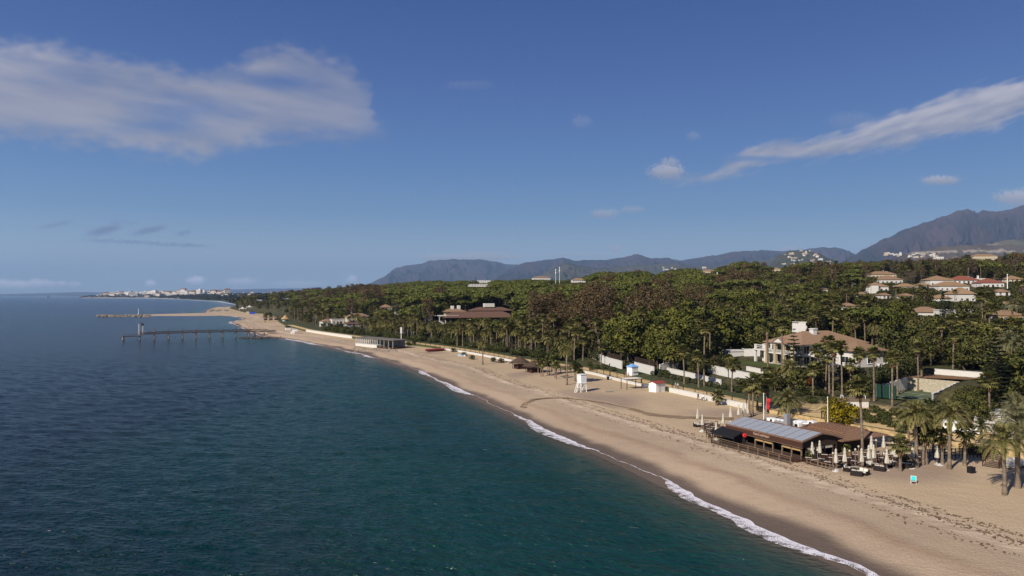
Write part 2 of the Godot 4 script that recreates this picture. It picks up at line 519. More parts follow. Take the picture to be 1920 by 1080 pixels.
# ------------------------------------------------------------------ sea
func make_sea() -> void:
	var mb := MB.new()
	mb.use_uv = true
	var ds := PackedFloat32Array()
	var d := 18.0
	while d < 3000.0:
		ds.append(d)
		d += maxf(0.55, d * 0.0065)
	for q in [3400, 4000, 4800, 5800, 7000, 9000, 12000, 16000, 22000, 34000]: ds.append(q)
	var cols := 150
	for dd in ds:
		var X := shore_x(dd)
		var left: float = minf(-dd * 0.85 - 40.0, X - 60.0)
		var right := X + 3.0
		if dd > 940: right = X + 40.0
		for k in cols:
			var u := 1.0 - pow(1.0 - k / (cols - 1.0), 1.7)
			var x := lerpf(left, right, u)
			var s := (X - x) * slant(dd)            # metres out from the beach
			if dd > 480 and dd < 960: s = minf(s, 30.0 + absf(dd - 940) * 0.6)
			var patch := n2.get_noise_2d(x * 0.35, -dd * 0.2)
			var deep := Color(0.0030, 0.0100, 0.0135)
			var teal := Color(0.0050, 0.0400, 0.0345)
			var shallow := Color(0.028, 0.062, 0.050)
			var col := deep.lerp(teal, smoothstep(78.0, 15.0, s + patch * 28.0))
			col = col.lerp(shallow, smoothstep(11.0, 3.0, s + patch * 4.0) * 0.75)
			col = col.lerp(Color(0.095, 0.085, 0.065), smoothstep(4.2, 0.5, s + n1.get_noise_2d(x * 3, dd * 3) * 1.2))
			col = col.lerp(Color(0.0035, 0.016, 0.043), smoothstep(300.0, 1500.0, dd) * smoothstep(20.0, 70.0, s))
			col *= 1.0 + 0.22 * patch
			var wave := 0.0
			if dd < 420.0:
				var fade := smoothstep(420.0, 200.0, dd) * smoothstep(0.5, 9.0, s)
				var a := n3.get_noise_2d(x * 1.0 + dd * 0.45, dd * 2.6)
				var b := n3.get_noise_2d(x * 2.8 - dd * 0.8 + 90, dd * 6.0)
				wave = (a * 0.20 + b * 0.09) * fade
			mb.vert(Vector3(x, wave - 0.02, -dd), Vector3.UP, col)
			mb.uv.append(Vector2((x * 0.96 - dd * 0.28) / 104.0, (dd * 0.96 + x * 0.28) / 46.0))
	mb.sheet(ds.size(), cols, 0)
	mb.smooth_sheet(ds.size(), cols, 0)
	var m := mat("sea_water", 1, 1, 1, 0.17)
	m.metallic_specular = 0.27
	var coarse := FastNoiseLite.new()
	coarse.noise_type = FastNoiseLite.TYPE_SIMPLEX
	coarse.frequency = 0.02; coarse.fractal_octaves = 6; coarse.fractal_gain = 0.55; coarse.seed = 21
	coarse.domain_warp_enabled = true; coarse.domain_warp_amplitude = 18.0; coarse.domain_warp_frequency = 0.01
	var t := NoiseTexture2D.new()
	t.width = 2048; t.height = 2048; t.seamless = true; t.noise = coarse
	m.heightmap_enabled = true
	m.heightmap_texture = t
	m.heightmap_scale = 38.0
	put(self, "sea", mb, m).set_meta("kind", "structure")

func make_foam() -> void:
	# lace of foam where the small waves run out: strips along the water's edge
	var im := Image.create(2048, 128, false, Image.FORMAT_RGBA8)
	var cell := FastNoiseLite.new()
	cell.noise_type = FastNoiseLite.TYPE_CELLULAR
	cell.cellular_return_type = FastNoiseLite.RETURN_DISTANCE2_SUB
	cell.frequency = 0.07; cell.fractal_type = FastNoiseLite.FRACTAL_NONE
	for i in 2048:
		for j in 128:
			var v := j / 127.0
			var a := TAU * i / 2048.0
			var p := Vector3(cos(a) * 326.0, sin(a) * 326.0, j * 1.6)
			var lace := cell.get_noise_3d(p.x, p.y, p.z)
			var big := n1.get_noise_3d(p.x * 0.35, p.y * 0.35, p.z * 0.35)
			var k := 0.25 * (1.0 - v) + 0.05 + big * 0.26
			var on := lace + 1.0 < k * 1.5 + (0.7 if v < 0.10 + big * 0.10 else 0.0)
			if v > 0.92: on = false
			im.set_pixel(i, j, Color(0.93, 0.92, 0.95, 1.0 if on else 0.0))
	var m := mat("foam", 0.84, 0.84, 0.84, 0.7)
	m.albedo_texture = ImageTexture.create_from_image(im)
	m.transparency = BaseMaterial3D.TRANSPARENCY_ALPHA_SCISSOR
	m.alpha_scissor_threshold = 0.5
	var mb := MB.new()
	mb.use_uv = true
	var d := 40.0
	var rows := 0
	var u := 0.0
	while d < 960.0:
		var X := shore_x(d)
		var c := slant(d)
		var big := n2.get_noise_2d(d * 1.15, 40.0)
		var wide: float = clampf(1.0 + big * 4.4, 0.12, 3.8) * lerpf(1.0, 1.25, smoothstep(300.0, 800.0, d))
		var o := n2.get_noise_2d(d * 1.6, 5.0) * 1.3 + absf(n1.get_noise_2d(d * 5.0, 9.0)) * 0.9
		if d > 555 and d < 640: wide = minf(wide, 0.8)
		for k in 5:
			var s := o + 0.9 - wide * (4 - k) / 4.0
			mb.vert(Vector3(X + s / c, 0.10 + maxf(0.0, s * 0.09) + 0.05 * sin(PI * k / 4.0), -d), Vector3.UP, Color.WHITE)
			mb.uv.append(Vector2(u / 26.0, (4 - k) / 4.0))
		rows += 1
		var st := clampf(d * 0.004, 0.35, 3.0)
		u += st / c
		d += st
	mb.sheet(rows, 5, 0)
	mb.smooth_sheet(rows, 5, 0)
	var f := put(self, "surf_foam", mb, m)
	f.set_meta("kind", "stuff")
	tag(f, "white lacy foam of the small waves along the water's edge", "foam")

# ------------------------------------------------------------------ mountains
func mountain(called: String, profile: Array, depth: float, foot: float, rough: float, a: Color, b: Color, label: String, seed_: int, rocky := 0.0) -> void:
	# profile: [pixel x, pixel y of the crest] seen from the camera; the range is built at its own depth and height
	var mb := MB.new()
	var cols := 360
	var rows := 64
	var f := FastNoiseLite.new()
	f.noise_type = FastNoiseLite.TYPE_SIMPLEX_SMOOTH
	f.fractal_type = FastNoiseLite.FRACTAL_RIDGED
	f.frequency = 1.0 / (depth * 0.075); f.fractal_octaves = 6; f.seed = seed_
	var x0: float = profile[0][0]
	var x1: float = profile[-1][0]
	for j in rows:
		for k in cols:
			var px := lerpf(x0, x1, k / (cols - 1.0))
			var py := 0.0
			for i in profile.size() - 1:
				if px <= profile[i + 1][0] + 0.01:
					var e: float = (px - profile[i][0]) / (profile[i + 1][0] - profile[i][0])
					py = lerpf(profile[i][1], profile[i + 1][1], lerpf(e, smoothstep(0, 1, e), 0.5))
					break
			var top := at_depth(px, py, depth).y
			top += top * 0.018 * n1.get_noise_2d(px * 3.0, seed_ * 10.0) 
			var t := j / (rows - 1.0)                # 0 foot .. 0.8 crest .. 1 back
			var d := lerpf(depth - foot, depth, t / 0.8) if t < 0.8 else depth + foot * (t - 0.8) * 2.0
			var x := (px - 960.0) / F * lerpf(d, depth, 0.35)
			var up := pow(t / 0.8, 1.25) if t < 0.8 else 1.0 - (t - 0.8) * 2.5
			var r := f.get_noise_2d(x, d * 1.0)
			var y := top * up + (r - 0.35) * rough * 1.5 * top * sin(PI * clampf(t / 0.8, 0, 1))
			if t == 0.0: y = -30.0
			var g := n1.get_noise_2d(x * 60.0 / depth * 6.0, d * 60.0 / depth * 6.0)
			var col := a.lerp(b, clampf(0.45 + g * 1.1 + (r - 0.4) * 0.5 + rocky * (up - 0.5), 0, 1))
			if called == "terraced_hill":               # cut earth terraces along the contours
				var lv := fposmod(y + 5.0 * n1.get_noise_2d(px, 3.0), 62.0)
				if lv < 13.0 and y > 60.0 and n1.get_noise_2d(px * 0.8, floorf(y / 62.0) * 40.0) > -0.12: col = col.lerp(Color(0.42, 0.37, 0.31), 0.55)
			mb.vert(Vector3(x, maxf(y, -30.0), -d), Vector3.UP, col)
	mb.sheet(rows, cols, 0)
	mb.smooth_sheet(rows, cols, 0)
	var o := put(self, called, mb, M.rock)
	o.set_meta("kind", "structure"); o.set_meta("label", label)

func make_mountains() -> void:
	mat("rock", 1, 1, 1, 1.0)
	var scrub := Color(0.015, 0.016, 0.020)
	var bare := Color(0.050, 0.037, 0.040)
	mountain("far_coast_hills", [[-500, 554], [-200, 553], [-60, 552.5], [60, 550], [150, 547.5], [230, 549], [300, 546], [400, 543], [520, 541], [640, 540], [760, 540], [900, 545]], 30000, 5000, 0.3, scrub, bare, "faint blue hills on the horizon across the bay", 5)
	mountain("far_mountain", [[660, 548], [690, 532], [720, 519], [742, 502], [766, 497], [790, 494], [806, 488], [850, 486], [900, 486], [930, 490], [950, 495], [975, 496], [1000, 490], [1020, 489], [1060, 496], [1120, 508], [1200, 530], [1260, 548]], 18500, 5000, 0.34, scrub, bare, "broad blue mountain under a cap of cloud", 11, 0.3)
	mountain("mountain_ridge", [[880, 548], [960, 500], [985, 492], [1030, 486], [1056, 483], [1080, 488], [1100, 487], [1130, 487], [1160, 483], [1196, 476], [1220, 484], [1250, 482], [1275, 488], [1300, 484], [1340, 478], [1380, 471], [1430, 468], [1470, 470], [1500, 468], [1540, 463], [1575, 464], [1600, 474], [1640, 500], [1680, 540]], 14500, 4200, 0.36, scrub, bare, "line of blue grey ridges in the middle distance", 17, 0.2)
	mountain("near_ridge", [[940, 550], [1000, 520], [1045, 499], [1060, 491], [1085, 497], [1120, 502], [1180, 497], [1220, 496], [1262, 492], [1300, 498], [1340, 498], [1390, 492], [1430, 486], [1470, 482], [1520, 490], [1580, 510], [1640, 548]], 9500, 2600, 0.30, Color(0.032, 0.038, 0.026), Color(0.07, 0.064, 0.044), "lower green ridge in front of the blue ridges", 23)
	mountain("villa_hill", [[1400, 540], [1440, 500], [1460, 478], [1486, 469], [1510, 468], [1534, 474], [1556, 484], [1590, 500], [1660, 540]], 5600, 1200, 0.22, Color(0.028, 0.034, 0.022), Color(0.058, 0.058, 0.036), "dark green hill dotted with white houses", 29)
	mountain("great_mountain", [[1480, 560], [1560, 500], [1600, 478], [1620, 466], [1660, 447], [1700, 428], [1740, 414], [1770, 404], [1800, 393], [1812, 392], [1830, 397], [1845, 394], [1880, 394], [1905, 388], [1930, 380], [1990, 372], [2080, 384], [2180, 420], [2300, 490]], 9800, 3300, 0.34, Color(0.014, 0.018, 0.021), Color(0.056, 0.037, 0.040), "high mountain with a long left shoulder", 37, 0.35)
	mountain("terraced_hill", [[1600, 560], [1660, 486], [1720, 470], [1770, 461], [1830, 458], [1870, 456], [1900, 460], [1960, 466], [2060, 480], [2200, 540]], 4800, 1300, 0.16, Color(0.052, 0.043, 0.036), Color(0.105, 0.083, 0.065), "bare hill with cut earth terraces below the high mountain", 41)
	mountain("dark_spur", [[1800, 560], [1840, 470], [1870, 452], [1900, 448], [1960, 446], [2100, 470], [2250, 540]], 6400, 1400, 0.2, Color(0.045, 0.048, 0.03), Color(0.1, 0.085, 0.05), "dark wooded spur behind the terraced hill", 43)

# ------------------------------------------------------------------ vegetation
# leaf(): vertices p-a, p+side, p+a, p-side with side = nn x along; wound so that the face looks along nn
var KINDS := {}
var spots := []            # every plant, named and described once all stand

func clumps(mb: MB, ctr: Vector3, r: Vector3, count: int, size: float, dark: Color, pale: Color, up := 0.0, fill := 0.45) -> void:
	var tone := rng.randf()
	for i in count:
		var u := Vector3(rng.randfn(), rng.randfn() + up, rng.randfn()).normalized()
		var q := lerpf(fill, 1.0, sqrt(rng.randf()))
		var p := ctr + u * r * q
		var sn := (u / r).normalized() + Vector3(rng.randfn(), rng.randfn(), rng.randfn()) * 0.38 + Vector3(0, 0.25, 0)
		var nn := (u + Vector3(rng.randfn(), rng.randfn(), rng.randfn()) * 0.7).normalized()
		var al := nn.cross(Vector3(rng.randfn(), rng.randfn(), rng.randfn())).normalized()
		mb.col = dark.lerp(pale, clampf(tone * 0.5 + rng.randf() * 0.6, 0, 1))
		var z := size * rng.randf_range(0.6, 1.35)
		mb.leaf(p, nn, al, z * 1.35, z, sn.normalized())

func limb(mb: MB, a: Vector3, b: Vector3, r0: float, r1: float, bend := 0.1, sides := 6) -> void:
	var m1 := a.lerp(b, 0.35) + Vector3(rng.randfn(), 0, rng.randfn()) * bend * a.distance_to(b)
	var m2 := a.lerp(b, 0.7) + Vector3(rng.randfn(), 0, rng.randfn()) * bend * a.distance_to(b) * 0.7
	mb.path([a, m1, m2, b], [r0, lerpf(r0, r1, 0.35), lerpf(r0, r1, 0.7), r1], sides)

func round_tree(h: float, wide: float, low: float, blobs: int, per: int, size: float, dark: Color, pale: Color, bark: Color, trunk_r := 0.28) -> Dictionary:
	var t := MB.new()
	t.col = bark
	var fork := Vector3(rng.randfn() * 0.3, h * maxf(low, 0.18), rng.randfn() * 0.3)
	limb(t, Vector3(0, -0.5, 0), fork, trunk_r * 1.3, trunk_r, 0.03, 8)
	var cr := MB.new()
	for i in blobs:
		var a := TAU * i * 0.382 + rng.randf() * 0.7
		var y := lerpf(low + 0.12, 0.90, (i + 0.5) / blobs)
		var prof := sin(PI * clampf(0.18 + (y - low) / (1.0 - low) * 0.72, 0.0, 1.0))
		var rr := wide * prof * rng.randf_range(0.25, 0.72) * (0.15 if i == blobs - 1 else 1.0)
		var p := Vector3(cos(a) * rr, h * y, sin(a) * rr)
		var s := wide * rng.randf_range(0.34, 0.52)
		if i % 2 == 0: limb(t, fork, p, trunk_r * 0.6, 0.05, 0.1, 5)
		clumps(cr, p, Vector3(s, s * rng.randf_range(0.62, 0.85), s), per, size, dark, pale, 0.35)
	return {"trunk": t.mesh(), "crown": cr.mesh(), "h": h}

func stone_pine(h: float, wide: float) -> Dictionary:
	var t := MB.new()
	t.col = Color(0.115, 0.082, 0.062)
	var fork := Vector3(rng.randfn() * 0.5, h * 0.60, rng.randfn() * 0.5)
	limb(t, Vector3(0, -0.5, 0), fork, 0.36, 0.24, 0.03, 8)
	var cr := MB.new()
	for i in 22:
		var a := TAU * i * 0.382
		var rr := wide * sqrt((i + 0.3) / 22.0) * 0.84
		var p := Vector3(cos(a) * rr, h * (0.93 - 0.17 * pow(rr / wide, 2.0)) - 1.0 + rng.randfn() * 0.2, sin(a) * rr)
		var s := wide * rng.randf_range(0.24, 0.32)
		if i % 2: limb(t, fork, p - Vector3(0, 0.7, 0), 0.15, 0.05, 0.06, 5)
		clumps(cr, p, Vector3(s, s * 0.52, s), 140, 0.55, Color(0.040, 0.056, 0.014), Color(0.180, 0.190, 0.048), 1.0)
	return {"trunk": t.mesh(), "crown": cr.mesh(), "h": h}

func conifer(h: float, wide: float, dark: Color, pale: Color, tiers: int, gap: float) -> Dictionary:
	var t := MB.new()
	t.col = Color(0.10, 0.08, 0.06)
	t.tube(Vector3(0, -0.5, 0), Vector3(0, h * 0.97, 0), 0.26, 0.04, 7)
	var cr := MB.new()
	for i in tiers:
		var f := i / (tiers - 1.0)
		var y := lerpf(h * 0.14, h * 0.96, f)
		var r := wide * pow(1.0 - f, 0.8) + 0.25
		var arms := int(lerpf(9, 4, f))
		for k in arms:
			var a := TAU * k / arms + i * 1.1 + rng.randf() * 0.3
			var tip := Vector3(cos(a) * r, y + r * 0.12, sin(a) * r)
			t.tube(Vector3(0, y, 0), tip, 0.05, 0.015, 4, false)
			for q in int(14 * gap):
				var e := rng.randf_range(0.2, 1.05)
				var p := Vector3(0, y, 0).lerp(tip, e) + Vector3(rng.randfn(), rng.randfn() * 0.5 - 0.3, rng.randfn()) * r * 0.10
				cr.col = dark.lerp(pale, rng.randf())
				var al := Vector3(cos(a), 0.1, sin(a))
				cr.leaf(p, Vector3(rng.randfn() * 0.4, 1, rng.randfn() * 0.4).normalized(), al, 0.8, 0.5, (Vector3(cos(a), 0.9, sin(a)) + Vector3(rng.randfn(), rng.randfn(), rng.randfn()) * 0.3).normalized())
	return {"trunk": t.mesh(), "crown": cr.mesh(), "h": h}

func cypress(h: float, wide: float) -> Dictionary:
	var t := MB.new()
	t.col = Color(0.10, 0.08, 0.06)
	t.tube(Vector3(0, -0.5, 0), Vector3(0, h * 0.5, 0), 0.22, 0.1, 6)
	var cr := MB.new()
	for i in 9:
		var f := i / 8.0
		var s := wide * sin(PI * clampf(0.22 + f * 0.74, 0, 1)) + 0.12
		clumps(cr, Vector3(0, lerpf(h * 0.12, h * 0.93, f), 0), Vector3(s, h * 0.085, s), 90, 0.34, Color(0.012, 0.022, 0.010), Color(0.028, 0.044, 0.018), 0.2, 0.7)
	return {"trunk": t.mesh(), "crown": cr.mesh(), "h": h}

func bare_tree(h: float, wide: float, twig: Color, leafy: int) -> Dictionary:
	var t := MB.new()
	t.col = twig.darkened(0.2)
	var fork := Vector3(0, h * 0.28, 0)
	limb(t, Vector3(0, -0.5, 0), fork, 0.3, 0.22, 0.03, 7)
	var cr := MB.new()
	for i in 11:
		var a := TAU * i * 0.382
		var e := Vector3(cos(a) * wide * rng.randf_range(0.3, 0.8), h * rng.randf_range(0.6, 0.95), sin(a) * wide * rng.randf_range(0.3, 0.8))
		limb(t, fork, e, 0.13, 0.03, 0.08, 5)
		for k in 16:
			var p := fork.lerp(e, rng.randf_range(0.35, 1.0))
			var q := p + Vector3(rng.randfn(), absf(rng.randfn()) + 0.3, rng.randfn()).normalized() * rng.randf_range(0.8, 2.0)
			cr.col = twig * rng.randf_range(0.7, 1.3)
			cr.tube(p, q, 0.05, 0.015, 3, false)
			for l in 3:
				cr.tube(p.lerp(q, 0.4 + 0.2 * l), q + Vector3(rng.randfn(), rng.randfn(), rng.randfn()) * 0.6, 0.025, 0.01, 3, false)
		if leafy: clumps(cr, e, Vector3(1.7, 1.3, 1.7), leafy, 0.36, twig * 0.7, twig * 1.2, 0.2, 0.2)
	return {"trunk": t.mesh(), "crown": cr.mesh(), "h": h}

func palm_trunk(t: MB, h: float, r: float, lean: Vector3, ringed := true) -> Vector3:
	var p := Vector3(0, -0.6, 0)
	var steps := int(h / (0.34 if ringed else 0.8))
	var top := Vector3.ZERO
	for i in steps:
		var f0 := i / float(steps)
		var f1 := (i + 1) / float(steps)
		var a := Vector3(lean.x * f0 * f0, h * f0, lean.z * f0 * f0)
		top = Vector3(lean.x * f1 * f1, h * f1, lean.z * f1 * f1)
		t.col = Color(0.20, 0.155, 0.115) * rng.randf_range(0.7, 1.12)
		var rr := r * lerpf(1.35, 0.9, smoothstep(0.0, 0.25, f0))
		t.tube(a - Vector3(0, 0.5 if i == 0 else 0.02, 0), top, rr * (1.06 if ringed else 1.0), rr * 0.96, 8, i == steps - 1)
	return top

func fan_palm(h: float, lean: float, skirt: int, leaves := 34, size := 1.0) -> Dictionary:
	var t := MB.new()
	var a0 := rng.randf() * TAU
	var top := palm_trunk(t, h, 0.20, Vector3(cos(a0), 0, sin(a0)) * lean)
	var cr := MB.new()
	for i in leaves:
		var f := (i + 0.5) / leaves
		var a := i * 2.4 + rng.randf() * 0.4
		var el := lerpf(1.4, -0.8, pow(f, 0.9)) + rng.randfn() * 0.1
		var dir := Vector3(cos(a) * cos(el), sin(el), sin(a) * cos(el))
		var l := rng.randf_range(0.8, 1.15) * size
		var hub := top + dir * l + Vector3(0, -0.12 * l * cos(el), 0)
		cr.col = Color(0.06, 0.065, 0.022)
		cr.tube(top, hub, 0.03, 0.02, 3, false)
		var green := Color(0.050, 0.062, 0.018).lerp(Color(0.235, 0.215, 0.080), rng.randf() * 0.8 + (0.2 if f > 0.6 else 0.0))
		var side := dir.cross(Vector3.UP if absf(dir.y) < 0.95 else Vector3.RIGHT).normalized()
		var nn := side.cross(dir).normalized()
		if nn.y < 0: nn = -nn
		for k in 9:
			var b := lerpf(-1.75, 1.75, k / 8.0)
			var out := (dir * cos(b) + side * sin(b)).normalized()
			var ln := rng.randf_range(0.75, 1.0) * size * (1.0 - 0.22 * absf(b) / 1.75)
			var tip := hub + out * ln + Vector3(0, -0.28 * ln, 0)
			var sw := out.cross(nn).normalized() * 0.13 * size
			var mid := hub + out * ln * 0.55 + nn * 0.03
			cr.col = green * rng.randf_range(0.75, 1.2)
			var i0 := cr.vert(hub, nn, cr.col); cr.vert(mid + sw, nn + sw, cr.col); cr.vert(tip, nn + out * 0.4, cr.col); cr.vert(mid - sw, nn - sw, cr.col)
			if sw.cross(out).dot(nn) > 0: cr.ix.append_array(PackedInt32Array([i0, i0 + 2, i0 + 1, i0, i0 + 3, i0 + 2]))
			else: cr.ix.append_array(PackedInt32Array([i0, i0 + 1, i0 + 2, i0, i0 + 2, i0 + 3]))
	var sk := MB.new()
	for i in skirt:
		var a := i * 2.4
		var f := (i + 0.5) / skirt
		var o := Vector3(cos(a), 0, sin(a))
		var p := top + Vector3(0, -0.1 - f * 1.1, 0) + o * 0.2
		sk.col = Color(0.20, 0.125, 0.065).lerp(Color(0.10, 0.065, 0.035), rng.randf())
		for k in 3:
			var dir := (o * rng.randf_range(0.25, 0.6) + Vector3(0, -1, 0) + Vector3(rng.randfn(), 0, rng.randfn()) * 0.2).normalized()
			sk.leaf(p + dir * 0.5, (o + Vector3(0, 0.3, 0) + Vector3(rng.randfn(), 0, rng.randfn()) * 0.4).normalized(), dir, rng.randf_range(0.9, 1.3), 0.34, (o + Vector3(0, 0.3, 0)).normalized())
	return {"trunk": t.mesh(), "crown": cr.mesh(), "skirt": sk.mesh() if skirt else null, "h": h + 0.6}

func date_palm(h: float, r: float, fronds: int, length: float, droop: float, green: Color, pale: Color, lean := 0.0, fruit := false) -> Dictionary:
	var t := MB.new()
	var top := palm_trunk(t, h, r, Vector3(lean, 0, lean * 0.4))
	t.col = Color(0.12, 0.09, 0.05)
	t.blob(top, Vector3(r * 1.7, 0.5, r * 1.7), 8, 0.1, rng)
	var cr := MB.new()
	for i in fronds:
		var f := (i + 0.5) / fronds
		var a := i * 2.39996 + rng.randf() * 0.3
		var el := lerpf(1.45, -0.28 if not fruit else -0.6, pow(f, 0.95)) + rng.randfn() * 0.08
		var ln := length * rng.randf_range(0.85, 1.1) * (0.75 if f < 0.1 else 1.0)
		var p := top + Vector3(0, 0.2, 0)
		var dir := Vector3(cos(a) * cos(el), sin(el), sin(a) * cos(el))
		var steps := 7
		var tone := rng.randf()
		if f > 0.88: tone = 1.6
		for s in steps:
			var dn := (dir + Vector3(0, -droop * pow((s + 1.0) / steps, 1.6) * 0.62, 0)).normalized()
			var q := p + dn * ln / steps
			var side := dn.cross(Vector3.UP if absf(dn.y) < 0.97 else Vector3.RIGHT).normalized()
			var nn := side.cross(dn).normalized()
			if nn.y < 0: nn = -nn
			cr.col = pale * 0.9
			cr.tube(p, q, 0.035 * (1.0 - s / 8.0), 0.03 * (1.0 - (s + 1) / 8.0), 3, false)
			if s > 0:
				for k in 3:
					for e in [-1.0, 1.0]:
						var b := p.lerp(q, k / 3.0)
						var ll := 0.62 * sin(PI * clampf(0.12 + (s + k / 3.0) / steps * 0.8, 0, 1)) * length / 3.4 + 0.1
						var out: Vector3 = (side * e * 0.8 + dn * 0.75 + nn * 0.16 + Vector3(0, -0.12, 0)).normalized()
						cr.col = green.lerp(pale, clampf(tone * 0.6 + rng.randf() * 0.4, 0, 1))
						cr.leaf(b + out * ll * 0.5, (nn + side * e * -0.25).normalized(), out, ll, 0.10, (nn + side * e * 0.35).normalized())
			p = q
			dir = dn
	var sk = null
	if fruit:
		sk = MB.new()
		for i in 26:
			var a := i * 2.4
			sk.col = Color(0.30, 0.12, 0.03).lerp(Color(0.22, 0.13, 0.05), rng.randf())
			var d := Vector3(cos(a), rng.randf_range(-0.4, 0.8), sin(a)).normalized()
			sk.bar(top, top + d * 0.9, 0.05, 0.05)
			sk.blob(top + d * 0.95 + Vector3(0, -0.1, 0), Vector3(0.2, 0.28, 0.2), 5)
		sk = sk.mesh()
	return {"trunk": t.mesh(), "crown": cr.mesh(), "skirt": sk, "h": h + 0.6}

func bush(r: float, h: float, dark: Color, pale: Color, n := 6, per := 110, size := 0.24) -> Dictionary:
	var t := MB.new()
	t.col = Color(0.09, 0.07, 0.05)
	var cr := MB.new()
	for i in n:
		var a := TAU * i / n + rng.randf()
		var k := 0.0 if n == 1 else rng.randf_range(0.3, 0.6)
		var p := Vector3(cos(a) * r * k, h * rng.randf_range(0.42, 0.6), sin(a) * r * k)
		t.tube(Vector3(0, -0.2, 0), p, 0.05, 0.02, 4, false)
		var s := r * (0.62 if n > 1 else 1.0)
		clumps(cr, p, Vector3(s, h * 0.5, s), per, size, dark, pale, 0.2, 0.75)
	return {"trunk": t.mesh(), "crown": cr.mesh(), "h": h}

func make_kinds() -> void:
	var bark := Color(0.11, 0.085, 0.065)
	var v := func(n: int, f: Callable) -> Array:
		var a := []
		for i in n: a.append(f.call(i))
		return a
	KINDS.broad = v.call(5, func(i): return round_tree(10.0, 4.6, 0.12, 15, 105, 0.46, Color(0.024, 0.034, 0.010), Color(0.138, 0.134, 0.040), bark))
	KINDS.bright = v.call(4, func(i): return round_tree(14.0, 4.6, 0.14, 18, 105, 0.52, Color(0.026, 0.040, 0.009), Color(0.155, 0.152, 0.034), bark))
	KINDS.euc = v.call(5, func(i): return round_tree(19.0, 5.6, 0.26, 22, 100, 0.42, Color(0.050, 0.037, 0.018), Color(0.160, 0.112, 0.056), Color(0.30, 0.26, 0.22), 0.34))
	KINDS.olive = v.call(4, func(i): return round_tree(12.0, 5.0, 0.14, 15, 85, 0.48, Color(0.036, 0.037, 0.014), Color(0.140, 0.122, 0.046), bark))
	KINDS.pine = v.call(5, func(i): return stone_pine(15.5, 8.2))
	KINDS.dark = v.call(3, func(i): return conifer(16.0, 3.6, Color(0.015, 0.023, 0.011), Color(0.051, 0.0598, 0.0234), 17, 1.5))
	KINDS.norfolk = v.call(1, func(i): return conifer(14.0, 2.7, Color(0.016, 0.028, 0.012), Color(0.040, 0.056, 0.02), 13, 1.2))
	KINDS.cypress = v.call(2, func(i): return cypress(13.0, 1.25))
	KINDS.bare = v.call(3, func(i): return bare_tree(12.0, 5.0, Color(0.135, 0.10, 0.082), 26))
	KINDS.fan = v.call(6, func(i): return fan_palm(10.0, rng.randf_range(0.1, 0.7), 30 if i % 2 else 12, 34, rng.randf_range(0.95, 1.2)))
	KINDS.fan_skirt = v.call(2, func(i): return fan_palm(10.0, 0.2, 60))
	KINDS.fan_low = v.call(4, func(i): return fan_palm(4.2, 0.2, 10, 34, 0.9))
	KINDS.date = v.call(3, func(i): return date_palm(6.8, 0.24, 58, 3.4, 0.95, Color(0.078, 0.080, 0.024), Color(0.225, 0.200, 0.074), 0.2))
	KINDS.date_grey = v.call(2, func(i): return date_palm(8.5, 0.30, 64, 3.8, 1.0, Color(0.085, 0.092, 0.042), Color(0.22, 0.205, 0.105), 0.3))
	KINDS.date_fruit = v.call(1, func(i): return date_palm(6.0, 0.42, 80, 4.0, 1.3, Color(0.075, 0.078, 0.030), Color(0.20, 0.175, 0.075), 0.0, true))
	KINDS.date_low = v.call(2, func(i): return date_palm(1.6, 0.35, 60, 3.0, 0.9, Color(0.062, 0.070, 0.024), Color(0.17, 0.155, 0.06)))
	KINDS.young = v.call(2, func(i): return date_palm(3.6, 0.18, 26, 2.0, 0.8, Color(0.040, 0.050, 0.018), Color(0.11, 0.11, 0.045), 0.3))
	KINDS.ball = v.call(2, func(i): return bush(1.0, 1.7, Color(0.0175, 0.0276, 0.0099), Color(0.054, 0.0653, 0.0208), 1, 420, 0.2))
	KINDS.bush = v.call(4, func(i): return bush(1.6, 2.0, Color(0.025, 0.0345, 0.011), Color(0.09, 0.0952, 0.0286)))
	KINDS.flower = v.call(2, func(i): return bush(1.6, 1.8, Color(0.10, 0.035, 0.012), Color(0.26, 0.075, 0.02)))
	KINDS.magenta = v.call(1, func(i): return bush(2.6, 3.4, Color(0.09, 0.02, 0.05), Color(0.20, 0.04, 0.10)))
	KINDS.yellow = v.call(1, func(i): return round_tree(4.6, 3.3, 0.05, 20, 150, 0.26, Color(0.075, 0.075, 0.006), Color(0.30, 0.22, 0.012), bark, 0.16))
	KINDS.shrub = v.call(3, func(i): return bush(2.6, 3.6, Color(0.0225, 0.0299, 0.011), Color(0.078, 0.0816, 0.0286), 8, 100, 0.34))
	mat("bark", 1, 1, 1, 0.95)
	var lf := mat("leaves", 1, 1, 1, 0.7)
	lf.metallic_specular = 0.25
	lf.backlight_enabled = true
	lf.backlight = Color(0.3, 0.3, 0.1)
	mat("dead_leaves", 1, 1, 1, 0.9)

